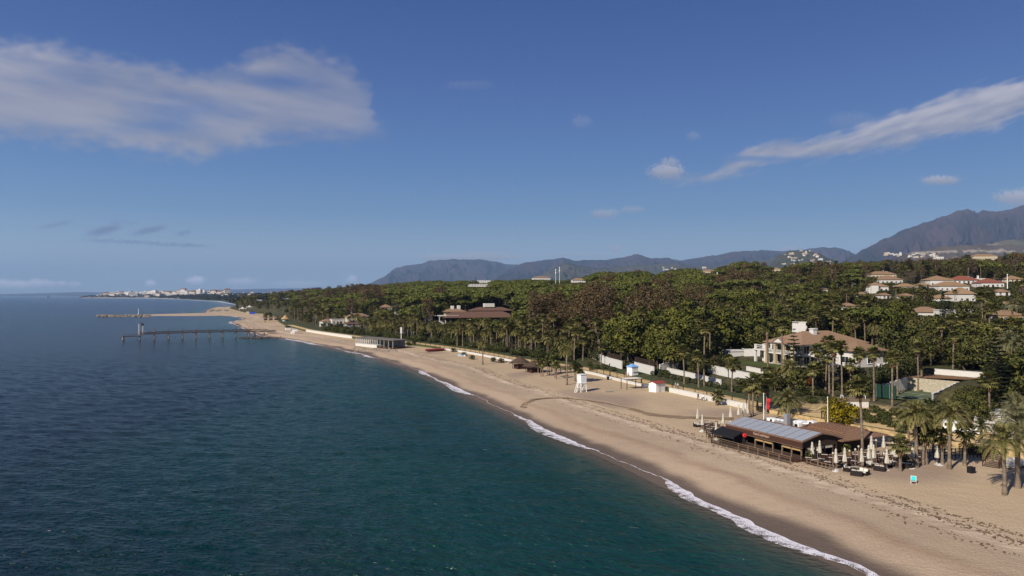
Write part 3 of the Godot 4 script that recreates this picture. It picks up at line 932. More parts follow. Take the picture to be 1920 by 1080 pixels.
const CALLED := {"broad": "broadleaf_tree", "bright": "leafy_tree", "euc": "eucalyptus_tree", "olive": "olive_green_tree", "pine": "umbrella_pine", "dark": "conifer_tree", "norfolk": "tiered_conifer", "cypress": "cypress_tree", "bare": "bare_tree",
	"fan": "fan_palm", "fan_skirt": "fan_palm", "fan_low": "fan_palm", "date": "feather_palm", "date_grey": "feather_palm", "date_fruit": "feather_palm", "date_low": "feather_palm", "young": "feather_palm", "ball": "clipped_bush", "bush": "garden_bush", "flower": "flowering_bush", "magenta": "flowering_bush", "yellow": "yellow_bush", "shrub": "garden_bush"}
const LOOKS := {"broad": "round dark green tree", "bright": "tall fresh green tree", "euc": "tall brown eucalyptus tree", "olive": "olive brown bushy tree", "pine": "flat topped umbrella pine", "dark": "dark pointed conifer", "norfolk": "tiered conifer", "cypress": "slim dark cypress", "bare": "leafless grey brown tree",
	"fan": "slender fan palm", "fan_skirt": "brown skirted fan palm", "fan_low": "short fan palm", "date": "arching feather palm", "date_grey": "grey green feather palm", "date_fruit": "feather palm with orange fruit", "date_low": "low feather palm", "young": "thin young palm", "ball": "clipped round bush", "bush": "low green bush", "flower": "red flowering bush", "magenta": "magenta flowering bush", "yellow": "yellow green bush", "shrub": "large garden shrub"}

func plant(kind: String, at: Vector3, high: float, label := "", zone := "", wide := 1.0) -> void:
	spots.append({"kind": kind, "at": at, "h": high, "label": label, "zone": zone, "wide": wide, "turn": rng.randf() * TAU, "v": rng.randi()})

func plant_px(kind: String, px: float, py: float, crown_y: float, label := "", zone := "", wide := 1.0) -> void:   # stands where pixel (px, py) meets the ground, its heart at height crown_y
	var p := on_land(px, py)
	p.y = land(p.x, p.z)
	var high := at_depth(px, crown_y, -p.z).y - p.y
	plant(kind, p, maxf(high, 0.8) + 0.6, label, zone, wide)

func nth(k: int) -> String:
	const ONES := ["", "first", "second", "third", "fourth", "fifth", "sixth", "seventh", "eighth", "ninth", "tenth", "eleventh", "twelfth", "thirteenth", "fourteenth", "fifteenth", "sixteenth", "seventeenth", "eighteenth", "nineteenth"]
	const TENS := ["", "", "twenty", "thirty", "forty", "fifty", "sixty", "seventy", "eighty", "ninety"]
	if k < 20: return ONES[k]
	if k >= 100: return "hundred and " + nth(k - 100) if k > 100 else "hundredth"
	return TENS[k / 10] + ("th" if k % 10 == 0 else " " + ONES[k % 10]) if k % 10 else TENS[k / 10].trim_suffix("y") + "ieth"

func raise_plants() -> void:
	# the few hundred of a kind that show largest stand as things of their own, the rest as one wood
	var by := {}
	for s in spots:
		s.px = seen_at(s.at).x
		var c: String = CALLED[s.kind]
		if not by.has(c): by[c] = []
		by[c].append(s)
	var rest := {}
	var kept := []
	for c in by:
		by[c].sort_custom(func(a, b): return a.h / -a.at.z > b.h / -b.at.z if (a.label == "") == (b.label == "") else a.label != "")
		for i in by[c].size():
			var s: Dictionary = by[c][i]
			if i < 295 and -s.at.z < 900.0: kept.append(s)
			else:
				var key: String = s.kind
				if not rest.has(key): rest[key] = []
				rest[key].append(s)
	var zones := {}
	for s in kept:
		if s.label == "":
			var key: String = s.zone + "|" + LOOKS[s.kind]
			if not zones.has(key): zones[key] = []
			zones[key].append(s)
	for key in zones:
		zones[key].sort_custom(func(a, b): return a.px < b.px)
		var z: String = key.get_slice("|", 0)
		var l: String = key.get_slice("|", 1)
		var n: int = zones[key].size()
		for i in n:
			var s: Dictionary = zones[key][i]
			if n == 1: s.label = l + " " + z
			elif i == 0: s.label = "leftmost " + l + " " + z
			elif i == n - 1: s.label = "rightmost " + l + " " + z
			else: s.label = nth(i + 1) + " " + l + " from left " + z
	for s in kept:
		var vs: Array = KINDS[s.kind]
		var k: Dictionary = vs[s.v % vs.size()]
		var o := thing(CALLED[s.kind], s.label, "palm" if CALLED[s.kind].ends_with("palm") else "bush" if CALLED[s.kind].ends_with("bush") else "tree", s.at, s.turn, LOOKS[s.kind] + ("es" if LOOKS[s.kind].ends_with("h") else "s") + (" " + s.zone if s.zone else " by the beach"))
		var f: float = s.h / k.h
		var palm: bool = CALLED[s.kind].ends_with("palm")
		if palm:                                    # a palm grows by its trunk; its crown keeps its size
			var t := put(o, "trunk", k.trunk, M.bark)
			t.scale = Vector3(1, f, 1)
			var c := put(o, "crown", k.crown, M.leaves)
			c.position.y = (f - 1.0) * (k.h - 0.6)
			c.scale = Vector3.ONE * s.wide
			c.position.y -= (s.wide - 1.0) * (k.h - 0.6)
			if k.skirt:
				var d := put(o, "dead_fronds" if s.kind != "date_fruit" else "fruit", k.skirt, M.dead_leaves)
				d.position.y = (f - 1.0) * (k.h - 0.6)
		else:
			o.scale = Vector3(f * s.wide, f, f * s.wide)
			put(o, "trunk", k.trunk, M.bark)
			put(o, "crown", k.crown, M.leaves)
	for kind in rest:
		var vs: Array = KINDS[kind]
		for i in vs.size():
			var xf := []
			for s in rest[kind]:
				if s.v % vs.size() == i:
					var f: float = s.h / vs[i].h
					xf.append(Transform3D(Basis(Vector3.UP, s.turn).scaled(Vector3(f * s.wide, f, f * s.wide)), s.at))
			if xf.is_empty(): continue
			for piece in ["trunk", "crown"]:
				if piece == "trunk" and not CALLED[kind].ends_with("palm"): continue
				var o := many(self, "distant_wood", vs[i][piece], M.leaves if piece == "crown" else M.bark, xf)
				tag(o, "distant mass of " + LOOKS[kind] + "s on the slope", "wood")
	print("plants ", spots.size(), " kept ", kept.size())

# ------------------------------------------------------------------ where the plants stand
const SKYLINE := [[300, 590], [400, 580], [425, 563], [440, 556], [470, 550], [500, 547], [540, 543], [560, 540], [600, 536], [640, 532], [670, 527], [700, 530], [760, 527], [800, 524], [840, 527], [900, 524], [960, 526], [1010, 522], [1060, 526], [1100, 519], [1130, 509], [1170, 511], [1200, 506], [1230, 518], [1260, 505], [1300, 502], [1340, 504], [1380, 490], [1410, 485], [1440, 491], [1480, 497], [1510, 481], [1560, 489], [1590, 483], [1640, 489], [1700, 484], [1750, 480], [1800, 481], [1850, 477], [1900, 470], [1960, 468], [2400, 460]]
var keep_clear := []       # [left, top, right, bottom, depth]: nearer trees that would stand before this are left out
var gaps := []             # [x, z, radius] on the ground

func curve(tab: Array, x: float) -> float:
	if x <= tab[0][0]: return tab[0][1]
	return pick(tab, x)

func zone_of(px: float, d: float) -> String:
	if px < 540: return "on the wooded headland" if d > 620 else "right of the pier"
	if px < 690: return "above the small beach houses" if d > 500 else "around the small beach houses"
	if px < 830: return "left of the brown roofed villa" if d < 520 else "on the far ridge below the broad mountain"
	if px < 1000: return "before the brown roofed villa" if d < 345 else "behind the brown roofed villa"
	if px < 1140: return "right of the brown roofed villa" if d < 420 else "on the ridge right of the brown villa"
	if px < 1300: return "behind the white wall and iron fence" if d < 330 else "on the ridge under the twin masts"
	if px < 1420: return "left of the columned villa" if d < 330 else "on the ridge left of the columned villa"
	if px < 1640: return "behind the columned villa" if d < 400 else "on the ridge above the columned villa"
	return "above the sunken court" if d < 300 else "among the white houses up the slope" if d < 520 else "on the ridge below the high mountain"

func choose(w: Dictionary) -> String:
	var sum := 0.0
	for k in w: sum += w[k]
	var r := rng.randf() * sum
	for k in w:
		r -= w[k]
		if r <= 0: return k
	return w.keys()[0]

func kind_at(px: float, d: float, sp: float, patch: float) -> String:
	if sp < 30 and d > 240: return choose({"fan": 5, "shrub": 2, "broad": 2, "olive": 1, "date": 0.6})
	if px < 560: return choose({"broad": 4, "olive": 3, "euc": 1.0, "fan": 2.0, "pine": 0.6})
	if px < 720: return choose({"euc": 2.4 if patch > 0.05 else 0.6, "broad": 4, "olive": 2, "pine": 2.5 if patch < 0.0 else 0.3, "fan": 0.5})
	if px < 860: return choose({"pine": 6, "broad": 1.5, "cypress": 1.2, "olive": 1, "euc": 0.6})
	if px < 1000: return choose({"pine": 8, "broad": 1.0, "cypress": 1.0 if d < 440 else 0.2, "olive": 0.3})
	if px < 1140:
		if d < 330: return choose({"euc": 5, "broad": 1.2, "olive": 1.5, "fan": 0.8})
		return choose({"pine": 6, "broad": 1.5, "euc": 1.5, "olive": 1})
	if px < 1300:
		if d < 262: return choose({"bright": 7, "broad": 1.0, "fan": 2.0})
		if d < 360: return choose({"broad": 4, "euc": 1.2, "olive": 2, "bright": 2, "fan": 1.6})
		return choose({"pine": 5 if patch > -0.1 else 1.5, "euc": 1.6 if patch < 0.05 else 0.3, "olive": 2.0, "broad": 2.2})
	if px < 1420:
		if d < 300: return choose({"broad": 4, "olive": 2.5, "bright": 1.5, "dark": 0.6, "fan": 2.5})
		return choose({"broad": 4, "euc": 1.6 if patch > 0.05 else 0.3, "olive": 2.5, "pine": 1.6, "dark": 0.5, "fan": 0.5, "bright": 1.0})
	if px < 1640:
		if d < 420: return choose({"broad": 4, "bright": 1.8, "olive": 2.4, "fan": 3.4, "pine": 0.8, "dark": 0.7, "bare": 0.3, "date": 0.4})
		return choose({"olive": 3, "broad": 4, "euc": 1.2, "bare": 0.5, "pine": 1.6, "dark": 1.2, "fan": 1.0})
	if d < 400: return choose({"broad": 5, "olive": 2.6, "fan": 1.8, "bright": 1.4, "dark": 1.0, "bare": 0.6, "date": 0.3})
	return choose({"euc": 1.8, "olive": 3.5, "bare": 1.2 if patch > 0 else 0.3, "dark": 1.6, "broad": 3.0, "pine": 1.0, "fan": 0.6})

func make_forest() -> void:
	var cover := PackedFloat32Array()
	cover.resize(500)
	cover.fill(2000.0)
	for s in spots:                                  # what already stands hides what is behind it only a little
		pass
	var d := 108.0
	while d < 1900.0:
		var step := clampf(d * 0.0175, 4.6, 12.0)
		var x := wall_x(d) + (rng.randf() + 1.0) * step
		var xmax := d * 0.75 + 12.0
		while x < xmax:
			var px0 := x + rng.randf_range(-0.42, 0.42) * step
			var z := -d + rng.randf_range(-0.42, 0.42) * step
			x += step
			var sp := inland(px0, z)
			if sp < (4.0 if d > 880 else 13.0 if d > 240 else 17.0): continue
			var y := land(px0, z)
			var at := Vector3(px0, y, z)
			var p := seen_at(at)
			if p.x < 380 or p.x > 1990: continue
			var patch := n1.get_noise_2d(px0 * 0.35, z * 0.35)
			var kind := kind_at(p.x, -z, sp, patch)
			var vs: Array = KINDS[kind]
			var h: float = vs[0].h * rng.randf_range(0.72, 1.18)
			if kind in ["fan", "date"]: h = rng.randf_range(8.0, 14.0)
			if sp < 30 and kind in ["broad", "olive"]: h *= 0.7
			if p.x > 1420 and kind not in ["fan"]: h *= 0.85
			var wide: float = rng.randf_range(0.9, 1.2)
			var limit := curve(SKYLINE, p.x) - 2.0 + rng.randf_range(0.0, 7.0)
			var top := seen_at(at + Vector3(0, h, 0)).y
			if top < limit:
				var fit: float = h * (p.y - limit) / maxf(p.y - top, 0.01)
				if fit < h * 0.45:
					if fit < 2.2: continue
					kind = "shrub" if kind != "fan" else "fan_low"
				wide = clampf(h / fit * 0.8, 1.0, 1.5)
				h = fit
				top = limit
			var r := 5.0 * wide * F / -z
			if kind == "fan": r *= 0.4
			var bad := false
			for g in gaps:
				if Vector2(px0 - g[0], z - g[1]).length() < g[2] + (2.0 if kind == "fan" else 3.2): bad = true
			for k in keep_clear:
				if -z < k[4] and p.x + r * 0.8 > k[0] and p.x - r * 0.8 < k[2] and top < k[3] and p.y > k[1]:
					var fit: float = h * (p.y - k[3]) / maxf(p.y - top, 0.01)
					if fit < 1.6: bad = true
					else:
						if fit < h * 0.5: kind = "fan_low" if kind == "fan" else "shrub"
						h = minf(h, fit)
						top = maxf(top, k[3])
			for q in plots:
				var e := Vector2(px0 - q[0], z - q[1]).rotated(q[4])
				if absf(e.x) < q[2] + 2.0 and absf(e.y) < q[3] + 2.0: bad = true
			if bad: continue
			var seen := false
			var b0 := clampi(int((p.x - r) / 4), 0, 499)
			var b1 := clampi(int((p.x + r) / 4), 0, 499)
			for b in range(b0, b1 + 1):
				if top < cover[b] + 3.0: seen = true
			if not seen: continue
			if kind != "fan" and kind != "bare":
				var c0 := clampi(int((p.x - r * 0.6) / 4), 0, 499)
				for b in range(c0, clampi(int((p.x + r * 0.6) / 4), 0, 499) + 1): cover[b] = minf(cover[b], lerpf(top, p.y, 0.35))
			plant(kind, at, h, "", zone_of(p.x, -z), wide)
		d += step * 0.95

func make_palms() -> void:
	# the palms of the beach and the promenade, each where its foot shows in the picture
	var L := "by the beach"
	plant_px("date", 1884, 928, 830, "tall arching palm at the far right front of the beach")
	plant_px("date_grey", 1908, 915, 797, "big palm just behind the front right one, by white bundles")
	plant_px("date", 1719, 877, 782, "arching palm on sand right of the closed parasols")
	plant_px("date", 1780, 880, 784, "arching palm on sand in front of the white van")
	plant_px("fan_low", 1688, 884, 832, "short fan palm at the right end of the parasol terrace")
	plant_px("fan", 1731, 872, 815, "left of two fan palms behind the lone right parasol", "", 0.9)
	plant_px("fan", 1737, 871, 818, "right of two fan palms behind the lone right parasol", "", 0.9)
	plant_px("fan_low", 1767, 870, 816, "small fan palm left of the palm before the van")
	plant_px("fan_low", 1809, 874, 806, "small fan palm right of the palm before the van")
	plant_px("young", 1841, 846, 800, "thin young palm beside the right end of the white van")
	plant_px("young", 1750, 850, 806, "thin young palm at the left end of the white van")
	plant_px("young", 1705, 842, 800, "thin young palm behind the terrace by the yellow road")
	plant_px("fan_skirt", 1855, 790, 712, "thick fan palm with brown skirt above the crenellated white wall", "", 1.15)
	plant_px("fan", 1617, 852, 724, "tall thin fan palm rising before the restaurant's brown roof", "", 1.1)
	plant_px("date_low", 1477, 779, 752, "wide low palm behind the restaurant's solar roof", "", 1.2)
	plant_px("date_grey", 1890, 722, 648, "great grey green palm above the right edge wall", "", 1.15)
	plant_px("fan", 1865, 700, 655, "slim palm beside the great grey palm at right")
	plant_px("date_fruit", 1645, 650, 612, "stout palm with orange fruit right above the columned villa")
	plant_px("date_grey", 1668, 655, 612, "slimmer palm leaning beside the stout orange fruited palm", "", 0.8)
	plant_px("date_fruit", 1566, 625, 596, "fruiting palm behind the chimney of the columned villa", "", 0.9)
	plant_px("date_grey", 1898, 615, 575, "grey palm by the yellow house at the right edge")
	plant_px("date_low", 1860, 760, 735, "dark low palm beside the thick skirted palm")
	plant_px("date_grey", 1905, 830, 770, "broad palm crown at the right edge over the road", "", 0.9)
	plant_px("fan", 1466, 699, 607, "tall fan palm before the left half of the columned villa", "", 1.15)
	plant_px("norfolk", 1489, 712, 618, "tiered conifer before the columned villa's balcony")
	for q in [[1535, 720, 657], [1562, 745, 650], [1579, 743, 648], [1595, 743, 684], [1555, 738, 640], [1639, 752, 660], [1673, 762, 670], [1683, 744, 668], [1722, 737, 650], [1728, 706, 654], [1613, 740, 662], [1548, 735, 668]]:
		plant_px("fan_skirt" if q[0] > 1560 else "fan", q[0], q[1], q[2], "", "before the columned villa and court")
	for q in [[1283, 720, 657], [1320, 724, 612], [1331, 679, 609], [1372, 734, 684], [1310, 726, 668]]:
		plant_px("fan", q[0], q[1], q[2], "", "along the promenade before the clipped bushes")
	for q in [[1405, 779, 722], [1411, 780, 716], [1436, 776, 718], [1440, 772, 712], [1420, 770, 726]]:
		plant_px("fan_low" if q[2] > 716 else "fan", q[0], q[1], q[2], "", "behind the restaurant beside the red flag")
	for q in [[1165, 690, 654], [1127, 684, 652], [1173, 688, 655], [1205, 672, 582], [1225, 668, 612], [1120, 660, 612], [1215, 668, 628], [1202, 670, 628], [1192, 676, 650], [1093, 676, 640], [1250, 690, 650], [1105, 672, 630]]:
		plant_px("fan", q[0], q[1], q[2], "", "along the white wall with the iron fence", 1.1)
	plant_px("date", 1063, 722, 658, "lone slim palm on the beach left of the lifeguard tower", "", 0.8)
	plant_px("fan_low", 1083, 718, 690, "short palm on the beach just left of the lifeguard tower")
	plant_px("fan_low", 1078, 715, 684, "second short palm left of the lifeguard tower")
	plant_px("date", 905, 684, 645, "lone slim palm on the open beach before the white wall", "", 0.8)
	for q in [[1014, 706, 684], [1018, 706, 680], [1026, 702, 676], [1030, 704, 682], [1040, 708, 686], [1043, 711, 684], [1009, 700, 678], [1035, 696, 674]]:
		plant_px("fan_low", q[0], q[1], q[2], "", "in the cluster by the thatched huts", 0.8)
	for i in 30:                                     # the thick row behind the promenade in the middle
		var px := 812 + i * 9.2 + rng.randf_range(-3, 3)
		var py := lerpf(641, 676, (px - 812) / 276.0) + rng.randf_range(-6, 3)
		plant_px(["fan", "fan", "date"][i % 3], px, py, py - rng.randf_range(24, 38), "", "behind the promenade's middle")
	for i in 34:                                     # and further on
		var px := 664 + i * 4.6 + rng.randf_range(-2, 2)
		var py := lerpf(626, 643, (px - 664) / 156.0) + rng.randf_range(-8, 1)
		plant_px(["fan", "date", "fan"][i % 3], px, py, py - rng.randf_range(16, 27), "", "behind the white pavilion")
	for i in 22:
		var px := 560 + i * 4.8 + rng.randf_range(-2, 2)
		plant_px("fan", px, lerpf(604, 618, i / 22.0) + rng.randf_range(-4, 2), lerpf(590, 596, i / 22.0) + rng.randf_range(-6, 4), "", "around the small beach houses")
	for q in [[497, 604, 590], [500, 600, 588], [505, 602, 588], [508, 601, 591]]:
		plant_px("fan_low", q[0], q[1], q[2], "", "on the sand before the far beach bar")
	for i in 6:
		plant_px("fan", 730 + i * 7, 612, 586, "", "of the tall thin row left of the brown villa", 0.8)

func make_bushes() -> void:
	for i in 70:                                     # low hedges and bushes on the inland side of the promenade
		var d := lerpf(246.0, 470.0, i / 69.0) + rng.randf_range(-1.5, 1.5)
		var p := Vector3(wall_x(d) + rng.randf_range(8.0, 13.0) / slant(d), 0, -d)
		p.y = land(p.x, p.z)
		plant("shrub" if i % 3 == 0 else "bush", p, rng.randf_range(1.6, 3.2), "", "on the inland side of the promenade", 1.2)
	for i in 13:                                     # clipped round bushes along the promenade
		var t := i / 12.0
		plant_px("ball", lerpf(1224, 1384, t), lerpf(704, 736, t), lerpf(699, 728, t), "", "in the row along the promenade", 0.9)
	for i in 7: plant_px("ball", lerpf(1218, 1250, i / 6.0), lerpf(699, 704, i / 6.0) , lerpf(693, 698, i / 6.0), "", "in the block before the white wall", 1.2)
	plant_px("yellow", 1578, 800, 757, "bright yellow green bush tree behind the restaurant")
	plant_px("fan_low", 1344, 760, 744, "low palm bush against the white promenade wall", "", 1.0)
	plant_px("flower", 1512, 722, 716, "orange red flowering bush below the columned villa", "", 1.3)
	plant_px("flower", 1235, 678, 668, "rust coloured bush beside the white wall's end")
	plant_px("magenta", 902, 556, 548, "magenta flowering bush among the umbrella pines")
	plant_px("flower", 1778, 672, 664, "reddish bush at the end of the white garden wall")
	for q in [[1500, 700], [1512, 706], [1530, 712], [1545, 716], [1460, 718], [1476, 722], [1440, 722], [1425, 716], [1560, 722], [1575, 728], [1590, 732], [1604, 736], [1540, 738], [1522, 736], [1500, 738], [1555, 752], [1580, 756], [1520, 752], [1390, 716], [1400, 722], [1410, 728], [1608, 716], [1622, 722]]:
		plant_px("shrub" if rng.randf() < 0.5 else "bush", q[0], q[1] + 4, q[1] - 3, "", "in the garden below the columned villa", 1.3)
	for q in [[1806, 764], [1814, 770], [1826, 776], [1838, 782], [1820, 758], [1832, 766], [1845, 774], [1850, 762], [1818, 776]]:
		plant_px("broad", q[0], q[1] + 12, q[1] - 30, "", "in the dark thicket right of the sunken court", 1.0)
	for q in [[1700, 668], [1712, 664], [1726, 672], [1738, 660], [1690, 690], [1704, 684], [1750, 672], [1764, 678], [1800, 668], [1820, 676], [1840, 684], [1790, 678]]:
		plant_px("shrub", q[0], q[1] + 6, q[1] - 6, "", "in the hedge behind the sunken court", 1.5)
	for q in [[1090, 712], [1110, 703], [1120, 700], [1105, 694], [1135, 700], [1150, 704]]:
		plant_px("bush", q[0], q[1] - 8, q[1] - 11, "", "along the foot of the white wall")
	for q in [[1640, 772], [1652, 778], [1664, 784], [1678, 776], [1690, 782], [1704, 780], [1716, 774], [1730, 772], [1744, 768], [1758, 770], [1622, 786], [1634, 792], [1600, 774], [1620, 778], [1735, 782], [1752, 780], [1675, 800], [1690, 812], [1660, 795], [1650, 790], [1850, 852], [1862, 858], [1830, 850], [1815, 846]]:
		plant_px("bush", q[0], q[1] + 2, q[1] - 5, "", "by the yellow road and the stairs")
	for q in [[850, 664], [870, 672], [885, 678], [766, 652], [776, 650], [740, 643], [700, 640], [925, 682], [940, 684]]:
		plant_px("bush", q[0], q[1] - 4, q[1] - 9, "", "against the promenade wall's middle", 0.9)
	for q in [[1850, 652, 616], [1700, 640, 600], [1740, 645, 596], [1775, 640, 602], [1800, 646, 610]]:
		plant_px("broad", q[0], q[1], q[2], "", "of the great dark clump above the court", 1.5)
	plant_px("broad", 1810, 605, 566, "dense olive crown right of the white two storey house", "", 1.4)
	plant_px("bare", 1712, 540, 508, "leafless grey tree between the two white house groups", "", 1.6)
	plant_px("bare", 1832, 630, 600, "brown bare tree by the yellow house", "", 1.4)
	plant_px("cypress", 1768, 598, 552, "dark cypress before the white arched house", "", 1.3)
	plant_px("dark", 1778, 600, 556, "dark conifer beside the cypress before the arched house")

# ------------------------------------------------------------------ buildings
func make_materials() -> void:
	var soft := noise_tex(0.03, 0.78, 1.03, 512, FastNoiseLite.TYPE_SIMPLEX, 5, 31)
	var tiles := noise_tex(0.06, 0.55, 1.15, 512, FastNoiseLite.TYPE_SIMPLEX, 6, 33)
	mat("white_wall", 0.74, 0.725, 0.69, 0.85, soft, 5.0)
	mat("cream_wall", 0.62, 0.52, 0.36, 0.85, soft, 5.0)
	mat("yellow_wall", 0.60, 0.40, 0.13, 0.85, soft, 5.0)
	mat("stone", 0.50, 0.41, 0.27, 0.9, soft, 3.0)
	mat("grey_wall", 0.40, 0.39, 0.37, 0.9, soft, 5.0)
	mat("terracotta", 0.37, 0.24, 0.155, 0.85, tiles, 3.0)
	mat("pale_tile", 0.40, 0.26, 0.155, 0.85, tiles, 3.0)
	mat("red_tile", 0.34, 0.12, 0.08, 0.85, tiles, 3.0)
	mat("brown_tile", 0.20, 0.115, 0.085, 0.85, tiles, 3.0)
	mat("brown_roof", 0.235, 0.135, 0.085, 0.85, noise_tex(0.02, 0.8, 1.08, 512, FastNoiseLite.TYPE_SIMPLEX, 5, 35), 6.0)
	mat("wood", 0.078, 0.035, 0.024, 0.75, noise_tex(0.05, 0.6, 1.15, 512, FastNoiseLite.TYPE_SIMPLEX, 5, 36), 1.6)
	mat("dark_wood", 0.055, 0.036, 0.027, 0.75, soft, 2.0)
	mat("pale_wood", 0.22, 0.155, 0.105, 0.85, soft, 2.0)
	mat("thatch", 0.115, 0.075, 0.055, 0.95, noise_tex(0.09, 0.5, 1.2, 512, FastNoiseLite.TYPE_SIMPLEX, 6, 37), 2.0)
	mat("dark_glass", 0.022, 0.026, 0.032, 0.12)
	mat("black", 0.012, 0.012, 0.014, 0.7)
	mat("metal", 0.42, 0.43, 0.45, 0.45)
	M.metal.metallic = 0.5
	mat("panel_grey", 0.36, 0.39, 0.44, 0.42, soft, 4.0)
	mat("white_paint", 0.80, 0.80, 0.80, 0.5)
	mat("canvas", 0.62, 0.58, 0.49, 0.9, soft, 0.8)
	mat("cushion", 0.60, 0.57, 0.51, 0.9)
	mat("bamboo", 0.50, 0.33, 0.15, 0.8, noise_tex(0.08, 0.7, 1.1, 256, FastNoiseLite.TYPE_SIMPLEX, 4, 38), 0.5)
	mat("green_net", 0.010, 0.045, 0.032, 0.8, soft, 2.0)
	mat("green_turf", 0.105, 0.135, 0.070, 0.9, soft, 4.0)
	mat("concrete", 0.50, 0.45, 0.34, 0.9, noise_tex(0.025, 0.72, 1.06, 512, FastNoiseLite.TYPE_SIMPLEX, 6, 40), 6.0)
	mat("lawn", 0.085, 0.115, 0.022, 0.95, tiles, 4.0)
	mat("earth", 0.30, 0.17, 0.085, 0.95, tiles, 6.0)
	mat("blue", 0.18, 0.34, 0.62, 0.7)
	mat("cyan", 0.03, 0.50, 0.52, 0.7)
	mat("royal_blue", 0.04, 0.09, 0.50, 0.7)
	mat("red", 0.62, 0.03, 0.04, 0.6)
	mat("dull_red", 0.26, 0.05, 0.045, 0.7)
	mat("orange", 0.65, 0.22, 0.03, 0.7)
	mat("skin", 0.42, 0.26, 0.18, 0.7)
	mat("rock_pale", 0.33, 0.29, 0.24, 0.95, tiles, 3.0)
	mat("rust", 0.115, 0.075, 0.06, 0.85, tiles, 2.0)
	mat("rubber", 0.02, 0.02, 0.02, 0.8)
	mat("plain", 1, 1, 1, 0.85)
	mat("sign_paint", 0.52, 0.36, 0.27, 0.7)
	mat("smoked_glass", 0.05, 0.04, 0.035, 0.1)
	M.smoked_glass.albedo_color.a = 0.4
	M.smoked_glass.transparency = BaseMaterial3D.TRANSPARENCY_ALPHA
	mat("weathered_roof", 0.20, 0.175, 0.155, 0.9, soft, 4.0)
	mat("flat_roof", 0.075, 0.068, 0.07, 0.9, soft, 3.0)
	mat("black_wicker", 0.030, 0.022, 0.019, 0.8, tiles, 0.5)
	mat("pier_concrete", 0.34, 0.30, 0.26, 0.9, tiles, 3.0)
	mat("stone_dark", 0.16, 0.13, 0.105, 0.95, tiles, 3.0)
	mat("far_white", 0.72, 0.68, 0.62, 0.9)
	mat("far_cream", 0.56, 0.47, 0.36, 0.9)
	mat("far_pink", 0.58, 0.50, 0.42, 0.9)

func hip(mb: MB, x0: float, x1: float, z0: float, z1: float, y: float, rise: float, over := 0.5, gable := false, inset := 0.0) -> void:
	# a roof over the rectangle, its ridge along the longer side
	x0 -= over; x1 += over; z0 -= over; z1 += over
	var a := Vector3(x0, y, z1)
	var b := Vector3(x1, y, z1)
	var c := Vector3(x1, y, z0)
	var d := Vector3(x0, y, z0)
	var lx := x1 - x0
	var lz := z1 - z0
	var cut := 0.0 if gable else minf(lx, lz) * 0.5
	if inset > 0: cut = inset
	var r0: Vector3
	var r1: Vector3
	if lx >= lz:
		r0 = Vector3(x0 + cut, y + rise, (z0 + z1) / 2); r1 = Vector3(x1 - cut, y + rise, (z0 + z1) / 2)
		mb.quad(a, b, r1, r0); mb.quad(c, d, r0, r1); mb.tri(b, c, r1); mb.tri(d, a, r0)
	else:
		r0 = Vector3((x0 + x1) / 2, y + rise, z1 - cut); r1 = Vector3((x0 + x1) / 2, y + rise, z0 + cut)
		mb.quad(b, c, r1, r0); mb.quad(d, a, r0, r1); mb.tri(a, b, r0); mb.tri(c, d, r1)
	var t := Vector3(0, -0.16, 0)
	mb.quad(a + t, b + t, b, a); mb.quad(b + t, c + t, c, b); mb.quad(c + t, d + t, d, c); mb.quad(d + t, a + t, a, d)
	mb.quad(d + t, c + t, b + t, a + t)
	# the rows of tiles: ridges that run down the two long slopes
	mb.col = mb.col * 0.9
	var n := int(maxf(lx, lz) / 0.55)
	for i in n:
		var f := (i + 0.5) / n
		if lx >= lz:
			var e0 := clampf((f * lx) / maxf(cut, 0.01), 0, 1) if cut > 0 else 1.0
			var e1 := clampf(((1 - f) * lx) / maxf(cut, 0.01), 0, 1) if cut > 0 else 1.0
			var e := minf(e0, e1)
			mb.bar(Vector3(x0 + f * lx, y + 0.03, z1), Vector3(x0 + f * lx, y + rise * e + 0.03, lerpf(z1, (z0 + z1) / 2, e)), 0.16, 0.10)
			mb.bar(Vector3(x0 + f * lx, y + 0.03, z0), Vector3(x0 + f * lx, y + rise * e + 0.03, lerpf(z0, (z0 + z1) / 2, e)), 0.16, 0.10)
		else:
			var e := minf(clampf((f * lz) / maxf(cut, 0.01), 0, 1), clampf(((1 - f) * lz) / maxf(cut, 0.01), 0, 1)) if cut > 0 else 1.0
			mb.bar(Vector3(x0, y + 0.03, z0 + f * lz), Vector3(lerpf(x0, (x0 + x1) / 2, e), y + rise * e + 0.03, z0 + f * lz), 0.16, 0.10)
			mb.bar(Vector3(x1, y + 0.03, z0 + f * lz), Vector3(lerpf(x1, (x0 + x1) / 2, e), y + rise * e + 0.03, z0 + f * lz), 0.16, 0.10)

func window(o: Node3D, at: Vector3, w: float, h: float, side := 0.0, frame: Material = null, called := "window") -> void:
	# a frame round a dark pane, standing in the face that looks along +z turned by side
	var b := Basis(Vector3.UP, side)
	var f := MB.new()
	f.xf = Transform3D(b, Vector3.ZERO)
	for e in [-1, 1]: f.box(Vector3(e * (w / 2 + 0.04), 0, 0.03), Vector3(0.08, h + 0.16, 0.10))
	for e in [-1, 1]: f.box(Vector3(0, e * (h / 2 + 0.04), 0.03), Vector3(w, 0.08, 0.10))
	f.box(Vector3(0, 0, 0.03), Vector3(0.05, h, 0.07))
	f.box(Vector3(0, -h / 2 - 0.12, 0.06), Vector3(w + 0.3, 0.07, 0.2))
	var fr := put(o, called, f, frame if frame else M.white_paint, at)
	var p := MB.new()
	p.xf = f.xf
	p.box(Vector3(0, 0, 0.012), Vector3(w, h, 0.03))
	put(fr, "pane", p, M.dark_glass)

